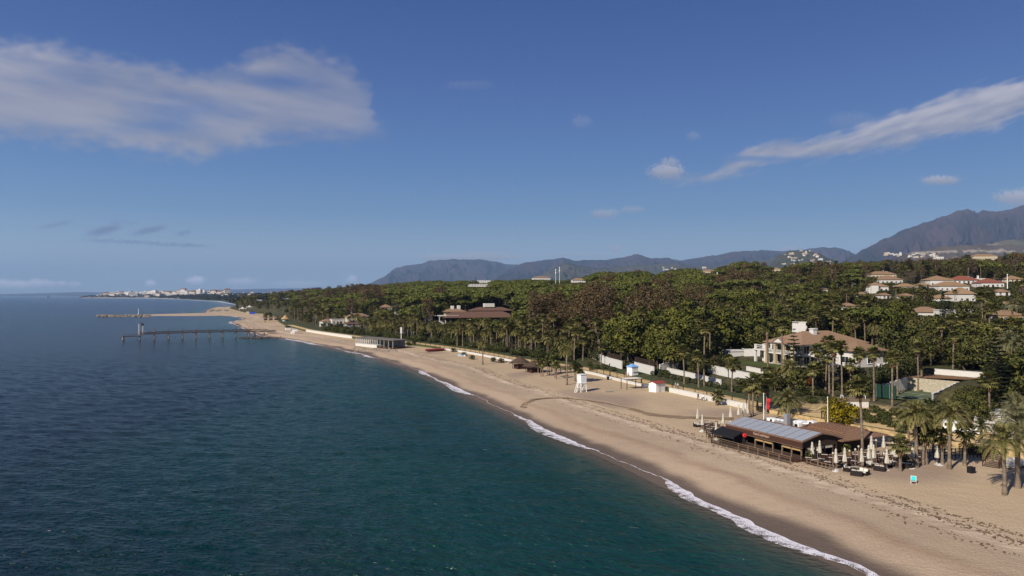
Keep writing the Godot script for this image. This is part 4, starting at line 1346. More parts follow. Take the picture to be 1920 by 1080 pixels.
func house(called: String, label: String, at: Vector3, turn: float, w: float, dp: float, h: float, wall: Material, roof: Material, look := {}) -> Node3D:
	# front along local x and facing local +z; base at the middle of the front
	var o := thing(called, label, look.get("category", "house"), at, turn, look.get("group", ""))
	var b := MB.new()
	b.box(Vector3(0, h / 2 - 0.6, -dp / 2), Vector3(w, h + 1.2, dp))
	if look.has("wing"):
		var g: Array = look.wing                    # x, z, width, depth, height
		b.box(Vector3(g[0], g[4] / 2 - 0.6, g[1] - g[3] / 2 - 0.003), Vector3(g[2], g[4] + 1.2, g[3]))
	put(o, "wall", b, wall)
	var r := MB.new()
	var kind: String = look.get("roof", "hip")
	if kind == "flat":
		r.box(Vector3(0, h + 0.12, -dp / 2), Vector3(w + 0.4, 0.24, dp + 0.4))
		r.box(Vector3(0, h + 0.32, 0.1), Vector3(w + 0.4, 0.24, 0.14))
	else:
		hip(r, -w / 2, w / 2, -dp, 0, h, look.get("rise", minf(w, dp) * 0.24), look.get("over", 0.45), kind == "gable")
	var rf := put(o, "roof", r, roof)
	if look.has("wing"):
		var g: Array = look.wing
		var rr := MB.new()
		hip(rr, g[0] - g[2] / 2, g[0] + g[2] / 2, g[1] - g[3], g[1], g[4], minf(g[2], g[3]) * 0.22, 0.4)
		put(o, "roof", rr, roof)
	if kind == "gable" and w < dp or kind == "gable":
		pass
	if look.get("chimney", false):
		var c := MB.new()
		c.box(Vector3(w * 0.2, h + 1.1, -dp * 0.4), Vector3(0.9, 2.2, 0.9))
		c.box(Vector3(w * 0.2, h + 2.28, -dp * 0.4), Vector3(1.15, 0.15, 1.15))
		put(rf, "chimney", c, wall)
	var n: int = look.get("windows", int(w / 2.6))
	var floors: int = 2 if h > 4.6 else 1
	for k in n:
		for f in floors:
			var x := (k + 0.5) / n * w - w / 2
			var y := 1.55 + f * 2.9
			if y + 0.7 > h: continue
			if f == 0 and k == n / 2:
				var d := MB.new()
				d.box(Vector3(0, 1.05, 0.02), Vector3(1.3, 2.1, 0.10))
				put(o, "door", d, M.dark_wood, Vector3(x, 0, 0))
			else: window(o, Vector3(x, y, 0), 1.15, 1.2)
	for k in maxi(1, int(dp / 3.2)):
		for e in [-1, 1]:
			window(o, Vector3(e * w / 2, 1.55, -(k + 0.5) / maxi(1, int(dp / 3.2)) * dp), 1.0, 1.2, e * PI / 2)
	return o

func house_px(called: String, label: String, px: float, py: float, d: float, turn: float, wpx: float, dp: float, hpx: float, wall: Material, roof: Material, look := {}) -> Node3D:
	# front bottom middle seen at (px, py) and d metres away; width and height given as they show; faces the eye, then turned
	d = clampf(-on_land(px, py).z, d * 0.7, d * 1.5)
	var p := at_depth(px, py, d)
	if absf(land(p.x, p.z) - p.y) < 4.0: p.y = land(p.x, p.z)
	var k := d / F
	var o := house(called, label, p, turn - atan2(p.x, d) * 0.6, wpx * k / maxf(cos(turn), 0.5), dp, hpx * k, wall, roof, look)
	keep_clear.append([px - wpx * 0.5, py - hpx - 6, px + wpx * 0.5, py - maxf(look.get("hidden", 3.0), hpx * 0.12), d])
	gaps.append([p.x, p.z - dp / 2, maxf(wpx * k, dp) * 0.55])
	return o

func frame_of(a: Vector3, b: Vector3) -> float:      # the turn that lays local x along a to b
	return atan2(-(b.z - a.z), b.x - a.x)

var villa_a: Vector3
var villa_b: Vector3
var court_o: Vector3
var court_x := Vector3(0.63, 0, 0.777)
var court_y := Vector3(-0.75, 0, 0.66)

func lay_plots() -> void:
	villa_a = on_plane(1439, 680, 6.8)
	villa_b = on_plane(1504, 688, 6.8)
	var u := (villa_b - villa_a).normalized()
	var nn := Vector3(-u.z, 0, u.x) * -1.0           # inland
	if nn.x < 0: nn = -nn
	var m := (villa_a + villa_b) / 2 + nn * 9.0
	plots.append([m.x, m.z, 18.0, 19.0, atan2(u.z, u.x) * -1.0, 6.8, 7.0])
	court_o = on_plane(1703, 732, 3.4)
	court_y = Vector3(court_x.z, 0, -court_x.x) * -1.0
	var c := court_o + court_x * 5.3 + court_y * 8.0
	var fr := court_o + court_x * 4.0 + court_y * 26.0
	plots.append([fr.x, fr.z, 11.0, 9.5, -atan2(court_x.z, court_x.x), 3.2, 4.0])
	plots.append([c.x, c.z, 5.4, 8.6, -atan2(court_x.z, court_x.x), 3.0, 1.5])
	var e := court_o + court_x * 6.0 - court_y * 7.5
	plots.append([e.x, e.z, 8.0, 6.4, -atan2(court_x.z, court_x.x), 6.4, 0.6])

func make_villa() -> void:
	var u := (villa_b - villa_a).normalized()
	var turn := frame_of(villa_a, villa_b)
	var L := villa_a.distance_to(villa_b)
	var D := 23.0
	var o := thing("columned_villa", "two storey villa with tiled hip roof and stone columns above the beach", "villa", villa_a, turn)
	var H := 6.0
	var w := MB.new()
	w.box(Vector3(L / 2, H / 2, -D / 2 - 1.6), Vector3(L - 0.4, H, D - 3.2))
	w.box(Vector3(L / 2, -0.4, -D / 2), Vector3(L + 1.2, 0.9, D + 1.2))
	put(o, "wall", w, M.white_wall)
	var fl := MB.new()
	fl.box(Vector3(L / 2, 3.0, -1.4), Vector3(L + 0.4, 0.28, 3.6))
	fl.box(Vector3(L / 2, 5.75, -1.4), Vector3(L + 0.5, 0.42, 3.6))
	put(o, "balcony", fl, M.white_wall)
	for i in 5:
		var x := L * i / 4.0
		var c := MB.new()
		c.box(Vector3(x, 2.9, 0.1), Vector3(0.78, 5.4, 0.78))
		c.box(Vector3(x, 0.25, 0.1), Vector3(1.0, 0.5, 1.0))
		c.box(Vector3(x, 5.45, 0.1), Vector3(1.05, 0.3, 1.05))
		put(o, "column", c, M.stone)
	for i in 4:
		var x := L * (i + 0.5) / 4.0
		for f in 2: window(o, Vector3(x, 1.4 + f * 3.0, -3.19), L / 4 - 1.2, 2.2)
		var r := MB.new()
		for k in 9: r.bar(Vector3(x - L / 8 + 0.5 + k * (L / 4 - 1.0) / 8, 3.1, 0.15), Vector3(x - L / 8 + 0.5 + k * (L / 4 - 1.0) / 8, 3.9, 0.15), 0.05, 0.05)
		r.bar(Vector3(x - L / 8 + 0.4, 3.95, 0.15), Vector3(x + L / 8 - 0.4, 3.95, 0.15), 0.08, 0.08)
		put(o, "railing", r, M.white_paint)
	for k in 5: window(o, Vector3(L - 0.2, 4.5, -5.0 - k * 3.8), 1.3, 1.4, PI / 2)
	for k in 4: window(o, Vector3(L - 0.2, 1.4, -4.5 - k * 3.8), 2.4, 2.2, PI / 2)
	for k in 3: window(o, Vector3(0.2, 4.5, -6.0 - k * 5.0), 1.3, 1.4, -PI / 2)
	var rf := MB.new()
	hip(rf, -0.2, L + 0.2, -D, 0.2, H + 0.05, 3.1, 0.75)
	hip(rf, L - 1.5, L + 7.5, -D + 1.0, -D + 11.0, H - 1.6, 2.3, 0.6)
	var roof := put(o, "roof", rf, M.terracotta)
	var pd := MB.new()
	pd.tri(Vector3(3.4, H + 0.12, 0.98), Vector3(7.0, H + 0.12, 0.98), Vector3(5.2, H + 1.25, 0.98))
	put(o, "pediment", pd, M.white_wall)
	var pr := MB.new()
	pr.quad(Vector3(3.0, H + 0.05, 1.1), Vector3(5.2, H + 1.45, 1.1), Vector3(5.2, H + 1.45, -3.0), Vector3(3.0, H + 0.05, -1.2))
	pr.quad(Vector3(5.2, H + 1.45, 1.1), Vector3(7.4, H + 0.05, 1.1), Vector3(7.4, H + 0.05, -1.2), Vector3(5.2, H + 1.45, -3.0))
	put(o, "pediment_roof", pr, M.terracotta)
	for q in [[L * 0.62, -9.0, 3.0, 1.4], [L * 0.25, -14.0, 2.6, 1.0]]:
		var ch := MB.new()
		ch.box(Vector3(q[0], H + 2.2, q[1]), Vector3(q[3], q[2], q[3]))
		ch.box(Vector3(q[0], H + 2.2 + q[2] / 2 + 0.12, q[1]), Vector3(q[3] + 0.35, 0.24, q[3] + 0.35))
		put(roof, "chimney", ch, M.white_wall)
	var wing := MB.new()
	wing.box(Vector3(L + 3.0, 2.1, -D + 6.0), Vector3(8.0, 4.2, 9.4))
	put(o, "side_wing", wing, M.white_wall)
	window(o, Vector3(L + 3.0, 1.8, -D + 10.7), 2.2, 1.6)
	window(o, Vector3(L + 7.0, 1.8, -D + 6.0), 2.2, 1.6, PI / 2)
	# white canopy towards the garden on the right
	var cn := MB.new()
	cn.boxb(Vector3(L + 2.0, 2.8, -5.5), Vector3(4.2, 0.12, 7.0), Basis(Vector3.FORWARD, 0.14))
	put(o, "awning", cn, M.cushion)
	for i in 4:
		var ps := MB.new()
		ps.tube(Vector3(L + 3.9, 0, -2.4 - i * 2.1), Vector3(L + 3.9, 2.6, -2.4 - i * 2.1), 0.07, 0.07, 6)
		put(o, "awning_post", ps, M.metal)
	var t := thing("garden_pergola", "white columned pergola at the left end of the villa", "pergola", villa_a - u * 4.6 , turn)
	for i in 2:
		for k in 3:
			var c := MB.new()
			c.box(Vector3(i * 4.0 - 0.2, 1.9, -k * 3.0), Vector3(0.6, 3.8, 0.6))
			c.box(Vector3(i * 4.0 - 0.2, 4.4, -k * 3.0), Vector3(0.5, 1.3, 0.5))
			put(t, "column", c, M.white_wall)
	var sl := MB.new()
	sl.box(Vector3(1.8, 3.55, -3.0), Vector3(5.2, 0.3, 7.2))
	put(t, "roof", sl, M.white_wall)
	var ra := MB.new()
	ra.bar(Vector3(-0.4, 4.8, 0), Vector3(4.0, 4.8, 0), 0.1, 0.1); ra.bar(Vector3(-0.4, 4.3, 0), Vector3(4.0, 4.3, 0), 0.1, 0.1)
	ra.bar(Vector3(-0.4, 4.8, 0), Vector3(-0.4, 4.8, -6), 0.1, 0.1)
	put(t, "railing", ra, M.white_paint)
	keep_clear.append([1405, 600, 1640, 690, 215.0])
	# dead palm trunk without a crown
	var dt := thing("dead_palm_trunk", "bare palm trunk without leaves before the columned villa", "tree trunk", on_land(1440, 699))
	var tm := MB.new()
	tm.col = Color(0.17, 0.11, 0.08)
	for i in 22: tm.tube(Vector3(-0.2 * i / 22.0, i * 0.45 - 0.2, 0), Vector3(-0.2 * (i + 1) / 22.0, i * 0.45 + 0.27, 0), 0.27, 0.24, 8, i == 21)
	tm.blob(Vector3(-0.2, 10.0, 0), Vector3(0.34, 0.6, 0.34), 8, 0.2, rng)
	put(dt, "trunk", tm, M.bark)
	# lawn, terrace walls and pool paving before the villa
	var lawn := MB.new()
	var nn := Vector3(u.z, 0, -u.x)
	if nn.x < 0: nn = -nn
	var p := func(a: float, b: float, h: float) -> Vector3: return villa_a + u * a + nn * b + Vector3(0, h, 0)
	lawn.quad(p.call(-17, -2.0, 0.05), p.call(-17, -9.5, 0.05), p.call(L + 3, -9.5, 0.05), p.call(L + 3, -2.0, 0.05))
	put(self, "lawn", lawn, M.lawn).set_meta("kind", "structure")
	for q in [[1251, 698, 1352, 722, 1.3, "long low white garden wall just above the clipped bushes"], [1327, 698, 1414, 718, 2.2, "taller white terrace wall below the columned villa's lawn"], [1400, 694, 1470, 708, 1.0, "pale upper terrace wall in front of the columned villa"], [1395, 668, 1425, 668, 2.2, "white rear garden wall left of the columned villa"]]:
		wall_between("garden_wall", q[5], on_land(q[0], q[1]), on_land(q[2], q[3]), q[4], M.white_wall)
	keep_clear.append([1300, 684, 1412, 712, 195.0])

func wall_between(called: String, label: String, a: Vector3, b: Vector3, h: float, m: Material, thick := 0.3, steps := 8, group := "") -> Node3D:
	# a wall that follows the ground in level lengths
	var o := thing(called, label, "wall", (a + b) / 2, 0.0, group)
	var mb := MB.new()
	var cap := MB.new()
	for i in steps:
		var p := a.lerp(b, i / float(steps))
		var q := a.lerp(b, (i + 1) / float(steps))
		var y := land((p.x + q.x) / 2, (p.z + q.z) / 2)
		var m0 := (p + q) / 2 - o.position
		var l := Vector2(q.x - p.x, q.z - p.z).length()
		var yaw := atan2(-(q.z - p.z), q.x - p.x)
		mb.box(Vector3(m0.x, y + h / 2 - 0.7 - o.position.y, m0.z), Vector3(l + 0.01 * (i % 2), h + 1.4, thick - 0.004 * (i % 2)), yaw)
		cap.box(Vector3(m0.x, y + h + 0.05 - o.position.y, m0.z), Vector3(l + 0.02 * (i % 2), 0.1, thick + 0.1), yaw)
	put(o, "wall", mb, m)
	put(o, "coping", cap, m)
	return o

func make_court() -> void:
	var turn := atan2(-court_x.z, court_x.x)
	var o := thing("sunken_court", "sunken ball court with concrete walls and a green floor", "sports court", court_o, turn)
	# local x along the back wall, local +z towards the sea
	var f := MB.new()
	f.box(Vector3(5.3, 0.0, 8.0), Vector3(10.6, 0.12, 16.0))
	put(o, "floor", f, M.green_turf)
	var ln := MB.new()
	for q in [[5.3, 5.0, 10.0, 0.06], [5.3, 12.0, 10.0, 0.06], [5.3, 8.5, 0.06, 7.0]]: ln.box(Vector3(q[0], 0.066, q[1]), Vector3(q[2], 0.006, q[3]))
	put(o, "court_lines", ln, M.white_paint)
	var bw := MB.new()
	bw.box(Vector3(5.3, 0.75, -0.2), Vector3(11.0, 1.7, 0.4)); bw.box(Vector3(5.3, 2.35, -0.22), Vector3(11.0, 1.48, 0.38))
	bw.box(Vector3(8.6, 2.4, 0.02), Vector3(0.3, 1.3, 0.14))
	put(o, "back_wall", bw, M.concrete)
	var lw := MB.new()
	for i in 5: lw.box(Vector3(-0.2, 1.45 - i * 0.10, 1.5 + i * 3.0), Vector3(0.32, 3.3 - i * 0.2, 3.0 + 0.004 * (i % 2)))
	put(o, "side_wall", lw, M.white_wall)
	var rw := MB.new()
	for i in 5: rw.box(Vector3(10.8, 1.35 - i * 0.14, 1.5 + i * 3.0), Vector3(0.34, 3.0 - i * 0.28, 3.0 + 0.004 * (i % 2)))
	put(o, "side_wall", rw, M.grey_wall)
	for i in 5:
		var cp := MB.new()
		cp.box(Vector3(10.8, 2.92 - i * 0.28, 1.5 + i * 3.0), Vector3(0.5, 0.12, 2.98))
		put(o, "coping", cp, M.white_wall)
	for i in 3:
		var np := MB.new()
		np.box(Vector3(0.4 + i * 1.45, 1.3, 16.3), Vector3(1.40, 2.9, 0.06))
		put(o, "green_screen", np, M.green_net)
		var ps := MB.new()
		ps.tube(Vector3(-0.3 + i * 1.45, -0.2, 16.3), Vector3(-0.3 + i * 1.45, 2.9, 16.3), 0.05, 0.05, 6)
		put(o, "screen_post", ps, M.metal)
	var p := func(a: float, b: float) -> Vector3: return court_o + court_x * a + court_y * b
	var e := MB.new()
	var k := func(a: float, b: float) -> Vector3:
		var q: Vector3 = p.call(a, b)
		q.y = maxf(land(q.x, q.z), 6.4) + 0.06
		return q
	e.quad(k.call(-0.4, -0.6), k.call(12, -0.6), k.call(12, -12), k.call(-0.4, -12))
	put(self, "bare_earth_yard", e, M.earth).set_meta("kind", "structure")
	wall_between("garden_wall", "white wall behind the bare earth yard of the court", p.call(1, -13), p.call(13, -13), 1.3, M.white_wall)
	wall_between("garden_wall", "white wall stub between court hedge and columned villa", p.call(-9, -4), p.call(-4, -8), 2.0, M.white_wall)
	# dark hedge along the left side of the court
	for i in 9:
		var q: Vector3 = p.call(-2.2, -6.0 + i * 3.0)
		q.y = land(q.x, q.z)
		plant("shrub", q, 3.4, "", "along the left wall of the sunken court", 0.8)
	keep_clear.append([1640, 690, 1815, 748, 175.0])
	keep_clear.append([1560, 748, 1640, 770, 150.0])
	# flat roofed changing hut before the court
	house_px("flat_roofed_hut", "low white hut with flat roof left of the court screens", 1608, 764, 134, 0.25, 40, 4.0, 12, M.white_wall, M.pale_wood, {"roof": "flat", "category": "hut", "windows": 2})
	# crenellated white wall beside the van
	var a := on_land(1828, 800)
	var b := on_land(1900, 826)
	var cw := wall_between("crenellated_wall", "white wall with a toothed top behind the van", a, b, 1.3, M.white_wall, 0.3, 6)
	for i in 16:
		var t := (i + 0.5) / 16.0
		var q := a.lerp(b, t)
		var c := MB.new()
		c.box(Vector3(0, 0, 0), Vector3(0.42, 0.45, 0.32), frame_of(a, b))
		put(cw, "merlon", c, M.white_wall, Vector3(q.x, land(q.x, q.z) + 1.62, q.z) - cw.position)

func make_houses() -> void:
	var W: Material = M.white_wall
	var T: Material = M.terracotta
	var P: Material = M.pale_tile
	# the brown roofed villa in the middle
	var d := 420.0
	var o := house_px("brown_roofed_villa", "large low villa with brown tiled roofs above a lawn", 902, 606, d, 0.25, 128, 12, 11, M.dark_wood, M.brown_tile, {"rise": 3.4, "over": 2.2, "windows": 9, "hidden": 6.0, "category": "villa"})
	var k := d / F
	for q in [[9.0, 17.0, 24.0, 9.0, 4.0, 3.6, M.brown_tile], [-14.0, 12.0, 12.0, 8.0, 3.4, 2.2, M.terracotta]]:
		var w2 := MB.new()
		w2.box(Vector3(q[0], q[4] + 1.0, -13.0), Vector3(q[2], 5.0, q[3]))
		put(o, "upper_storey", w2, M.dark_glass if q[6] == M.brown_tile else M.cream_wall)
		var r2 := MB.new()
		hip(r2, q[0] - q[2] / 2, q[0] + q[2] / 2, -13 - q[3] / 2, -13 + q[3] / 2, q[4] + 3.4, 2.0, 1.2)
		put(o, "roof", r2, q[6])
	for q in [[8.0, 10.6, 6.5], [-11.0, 9.4, 1.6], [-15.0, 9.2, 1.6]]:
		var c := MB.new()
		c.box(Vector3(q[0], q[1], -13.0), Vector3(q[2], 2.2, 3.0))
		put(o, "chimney", c, W)
	var tf := MB.new()
	tf.box(Vector3(-20.0, 4.6, -4.0), Vector3(13.0, 0.5, 7.0))
	put(o, "white_canopy", tf, W)
	for i in 4:
		var ps := MB.new()
		ps.box(Vector3(-25.0 + i * 3.6, 2.2, -1.0), Vector3(0.4, 4.6, 0.4))
		put(o, "canopy_post", ps, W)
	var aw := thing("garden_awning", "pale sloping canvas shelter on the lawn before the brown villa", "awning", on_land(898, 614))
	var am := MB.new()
	am.boxb(Vector3(-1.6, 2.2, 0), Vector3(6.0, 0.15, 5.0), Basis(Vector3.BACK, 0.5)); am.boxb(Vector3(3.6, 2.6, 0), Vector3(5.0, 0.15, 5.0), Basis(Vector3.BACK, -0.4))
	put(aw, "canvas", am, M.canvas)
	for q in [[-4, 2], [-4, -2], [5.6, 2], [5.6, -2]]:
		var pm := MB.new()
		pm.tube(Vector3(q[0], -1, q[1]), Vector3(q[0], 1.6, q[1]), 0.08, 0.08, 6)
		put(aw, "post", pm, W)
	house_px("garden_block", "white boundary block at the left end of the brown villa", 826, 612, 335, 0.2, 18, 4, 9, W, W, {"roof": "flat", "windows": 1, "category": "outbuilding"})
	# small houses by the beach right of the pier
	house_px("white_house", "small white house with red roof furthest left behind the white wall", 616, 611, 470, 0.4, 20, 8, 8, W, T, {"hidden": 4.0})
	house_px("white_house", "flat white house right of the small red roofed one", 636, 608, 480, 0.3, 26, 8, 9, W, W, {"roof": "flat", "hidden": 3.0})
	house_px("tiled_house", "house with long terracotta roof and a white chimney by the beach", 674, 604, 460, 0.35, 40, 10, 10, M.cream_wall, T, {"chimney": true, "hidden": 4.0})
	house_px("tiled_house", "low brown roofed house before the long terracotta one", 664, 614, 430, 0.35, 26, 8, 7, M.grey_wall, M.brown_tile, {"hidden": 2.0})
	house_px("tiled_house", "house with a pointed orange roof among the dark trees", 724, 583, 560, 0.2, 22, 10, 7, M.cream_wall, T, {"hidden": 4.0})
	house_px("white_house", "bright white block behind the pavilion's palms", 745, 594, 480, 0.3, 14, 8, 9, W, W, {"roof": "flat", "hidden": 2.0})
	house_px("white_house", "small white block half hidden in the headland trees", 486, 567, 1150, 0.3, 10, 9, 5, W, W, {"roof": "flat", "hidden": 2.0})
	house_px("white_house", "wide white house high on the wooded headland", 496, 564, 1250, 0.3, 16, 10, 5, W, P, {"hidden": 2.0})
	house_px("white_house", "small white house right of the wide headland house", 535, 564, 1180, 0.3, 11, 9, 5, W, W, {"roof": "flat", "hidden": 2.0})
	# houses on the ridge behind the pines
	house_px("ridge_apartments", "long white stepped apartment block on the ridge", 896, 541, 800, 0.15, 44, 12, 8, W, W, {"roof": "flat", "windows": 9, "hidden": 3.0, "category": "apartments"})
	house_px("ridge_apartments", "taller white apartment block behind the stepped one", 908, 533, 900, 0.15, 24, 12, 7, W, W, {"roof": "flat", "windows": 6, "hidden": 3.0, "category": "apartments"})
	house_px("ridge_house", "orange roofed house left of the tall masts", 1016, 526, 820, 0.2, 32, 12, 5, W, T, {"hidden": 2.0})
	house_px("ridge_house", "white peaked house right of the tall masts", 1086, 533, 640, 0.2, 24, 10, 8, W, P, {"roof": "hip", "chimney": true, "hidden": 3.0})
	house_px("ridge_house", "low white house at the foot of the masts", 1044, 533, 700, 0.2, 24, 10, 4, W, W, {"roof": "flat", "hidden": 2.0})
	house_px("ridge_house", "terracotta house among the ridge trees under the masts' right", 1328, 514, 680, 0.2, 26, 10, 6, M.cream_wall, T, {"hidden": 2.0})
	house_px("ridge_house", "pale house peeping over the ridge left of the street lamp", 1457, 512, 560, 0.2, 12, 10, 8, M.cream_wall, P, {"hidden": 3.0})
	# houses up the slope at the right
	house_px("slope_house", "white house with tiled tower in the trees above the villa", 1672, 533, 460, 0.3, 40, 12, 9, W, T, {"chimney": true, "hidden": 3.0})
	house_px("slope_house", "house with brick chimney stack behind the white towered one", 1658, 522, 520, 0.3, 44, 10, 8, M.cream_wall, T, {"chimney": true, "hidden": 3.0})
	house_px("slope_house", "low white house with two pointed gables under the bare tree", 1648, 548, 400, 0.2, 34, 10, 11, W, P, {"hidden": 3.0, "wing": [-3.0, 2.0, 4.0, 6.0, 4.5]})
	house_px("slope_house", "long low roof with white end wall under the bare tree", 1700, 542, 410, 0.1, 34, 8, 5, W, P, {"hidden": 3.0})
	house_px("slope_house", "white house under the tall pyramid roof", 1767, 537, 420, 0.25, 42, 14, 12, W, P, {"hidden": 2.0, "rise": 3.0})
	house_px("slope_house", "white house with long low pale roof before the pyramid roof", 1790, 547, 390, 0.3, 52, 12, 11, W, P, {"hidden": 2.0})
	house_px("slope_house", "house with long red roof and white dovecote", 1812, 533, 450, 0.2, 46, 12, 8, W, M.red_tile, {"hidden": 2.0, "chimney": true})
	house_px("slope_house", "white two storey house with pyramid roof and dark top window", 1814, 567, 350, 0.35, 30, 12, 16, W, P, {"hidden": 2.0, "rise": 3.4, "windows": 3})
	house_px("slope_house", "white wall of a house left of the cypress", 1768, 567, 350, 0.2, 30, 8, 8, W, P, {"hidden": 2.0})
	house_px("slope_house", "flat white house with twin white chimneys", 1834, 530, 470, 0.2, 24, 10, 7, W, W, {"roof": "flat", "hidden": 2.0, "chimney": true})
	house_px("slope_house", "red and pale roofed house right of the twin chimneys", 1862, 540, 430, 0.25, 38, 12, 10, W, M.red_tile, {"hidden": 2.0})
	house_px("slope_house", "pale house at the right edge below the ridge", 1903, 530, 460, 0.2, 30, 10, 7, M.cream_wall, P, {"hidden": 2.0})
	house_px("arched_house", "ornate white house with arches beside the dark cypress", 1800, 598, 285, 0.3, 44, 10, 16, W, W, {"roof": "flat", "hidden": 3.0, "windows": 5, "category": "house"})
	house_px("slope_house", "long tiled roof left of the ornate arched house", 1742, 594, 300, 0.2, 52, 9, 9, W, T, {"hidden": 2.0})
	house_px("yellow_house", "yellow and orange building at the right edge", 1893, 605, 275, 0.2, 50, 8, 14, M.yellow_wall, T, {"hidden": 2.0, "windows": 4})
	house_px("slope_house", "small white house with tiled roof behind the fruiting palms", 1596, 585, 300, 0.3, 20, 8, 12, W, T, {"hidden": 3.0, "windows": 2})
	var vt := thing("villa_tower", "white sculpted chimney wall rising behind the columned villa", "wall", at_depth(1498, 646, 222), -0.3)
	vt.scale = Vector3.ONE * 0.85
	var vm := MB.new()
	vm.box(Vector3(-1.2, 4.2, 0), Vector3(2.2, 7.4, 1.4)); vm.box(Vector3(1.1, 4.0, 0.02), Vector3(2.4, 8.6, 1.5)); vm.blob(Vector3(2.2, 3.6, 0), Vector3(0.8, 1.6, 0.8), 12)
	vm.blob(Vector3(2.3, 6.2, 0), Vector3(0.7, 1.0, 0.8), 12); vm.box(Vector3(-3.2, 1.6, 0), Vector3(1.6, 3.2, 1.2)); vm.box(Vector3(0.2, 8.36, 0), Vector3(5.0, 0.2, 1.7))
	put(vt, "wall", vm, W)
	vm = MB.new()
	vm.tri(Vector3(2.6, 0.0, 0.7), Vector3(8.2, 0.0, 0.7), Vector3(4.0, 2.8, 0.7)); vm.tri(Vector3(8.2, 0.0, -0.7), Vector3(2.6, 0.0, -0.7), Vector3(4.0, 2.8, -0.7)); vm.quad(Vector3(8.2, 0, 0.7), Vector3(8.2, 0, -0.7), Vector3(4, 2.8, -0.7), Vector3(4, 2.8, 0.7)); vm.quad(Vector3(4, 2.8, 0.7), Vector3(4, 2.8, -0.7), Vector3(2.6, 0, -0.7), Vector3(2.6, 0, 0.7))
	put(vt, "sloping_shoulder", vm, W)
	keep_clear.append([1484, 592, 1512, 622, 222.0])
	house_px("white_gate_house", "low white building in shade left of the columned villa", 1384, 668, 215, 0.4, 34, 5, 9, W, W, {"roof": "flat", "windows": 2, "hidden": 2.0})
	house_px("ridge_house", "tan house on the ridge under the high mountain", 1848, 487, 640, 0.2, 40, 12, 7, M.cream_wall, P, {"hidden": 2.0})
	house_px("ridge_house", "white house on the ridge at the hill's far end", 1762, 487, 660, 0.2, 14, 10, 5, W, W, {"roof": "flat", "hidden": 2.0})
	house_px("beach_house", "white house with blue shade at the right edge by the road", 1895, 792, 122, 0.4, 44, 5, 14, W, W, {"roof": "flat", "windows": 2, "hidden": 2.0})
	for q in [[1882, 556, 330, 22, 9, "low white house behind the grey palm at the right edge"], [1704, 562, 360, 16, 8, "small white gable between the fruiting palm and the slope houses"], [1735, 541, 420, 18, 7, "white house end beside the leafless grey tree"], [1897, 578, 300, 18, 8, "white block above the yellow building at the right edge"], [1662, 562, 370, 14, 9, "small white wall with a pointed top left of the cypress"], [1620, 558, 380, 15, 7, "pale house half hidden above the fruiting palms"], [1545, 548, 430, 13, 6, "small pale house in the trees behind the columned villa"]]:
		house_px("slope_house", q[5], q[0], q[1], q[2], 0.25, q[3], 8, q[4], W, P if q[0] % 2 else T, {"hidden": 1.0, "windows": 2})

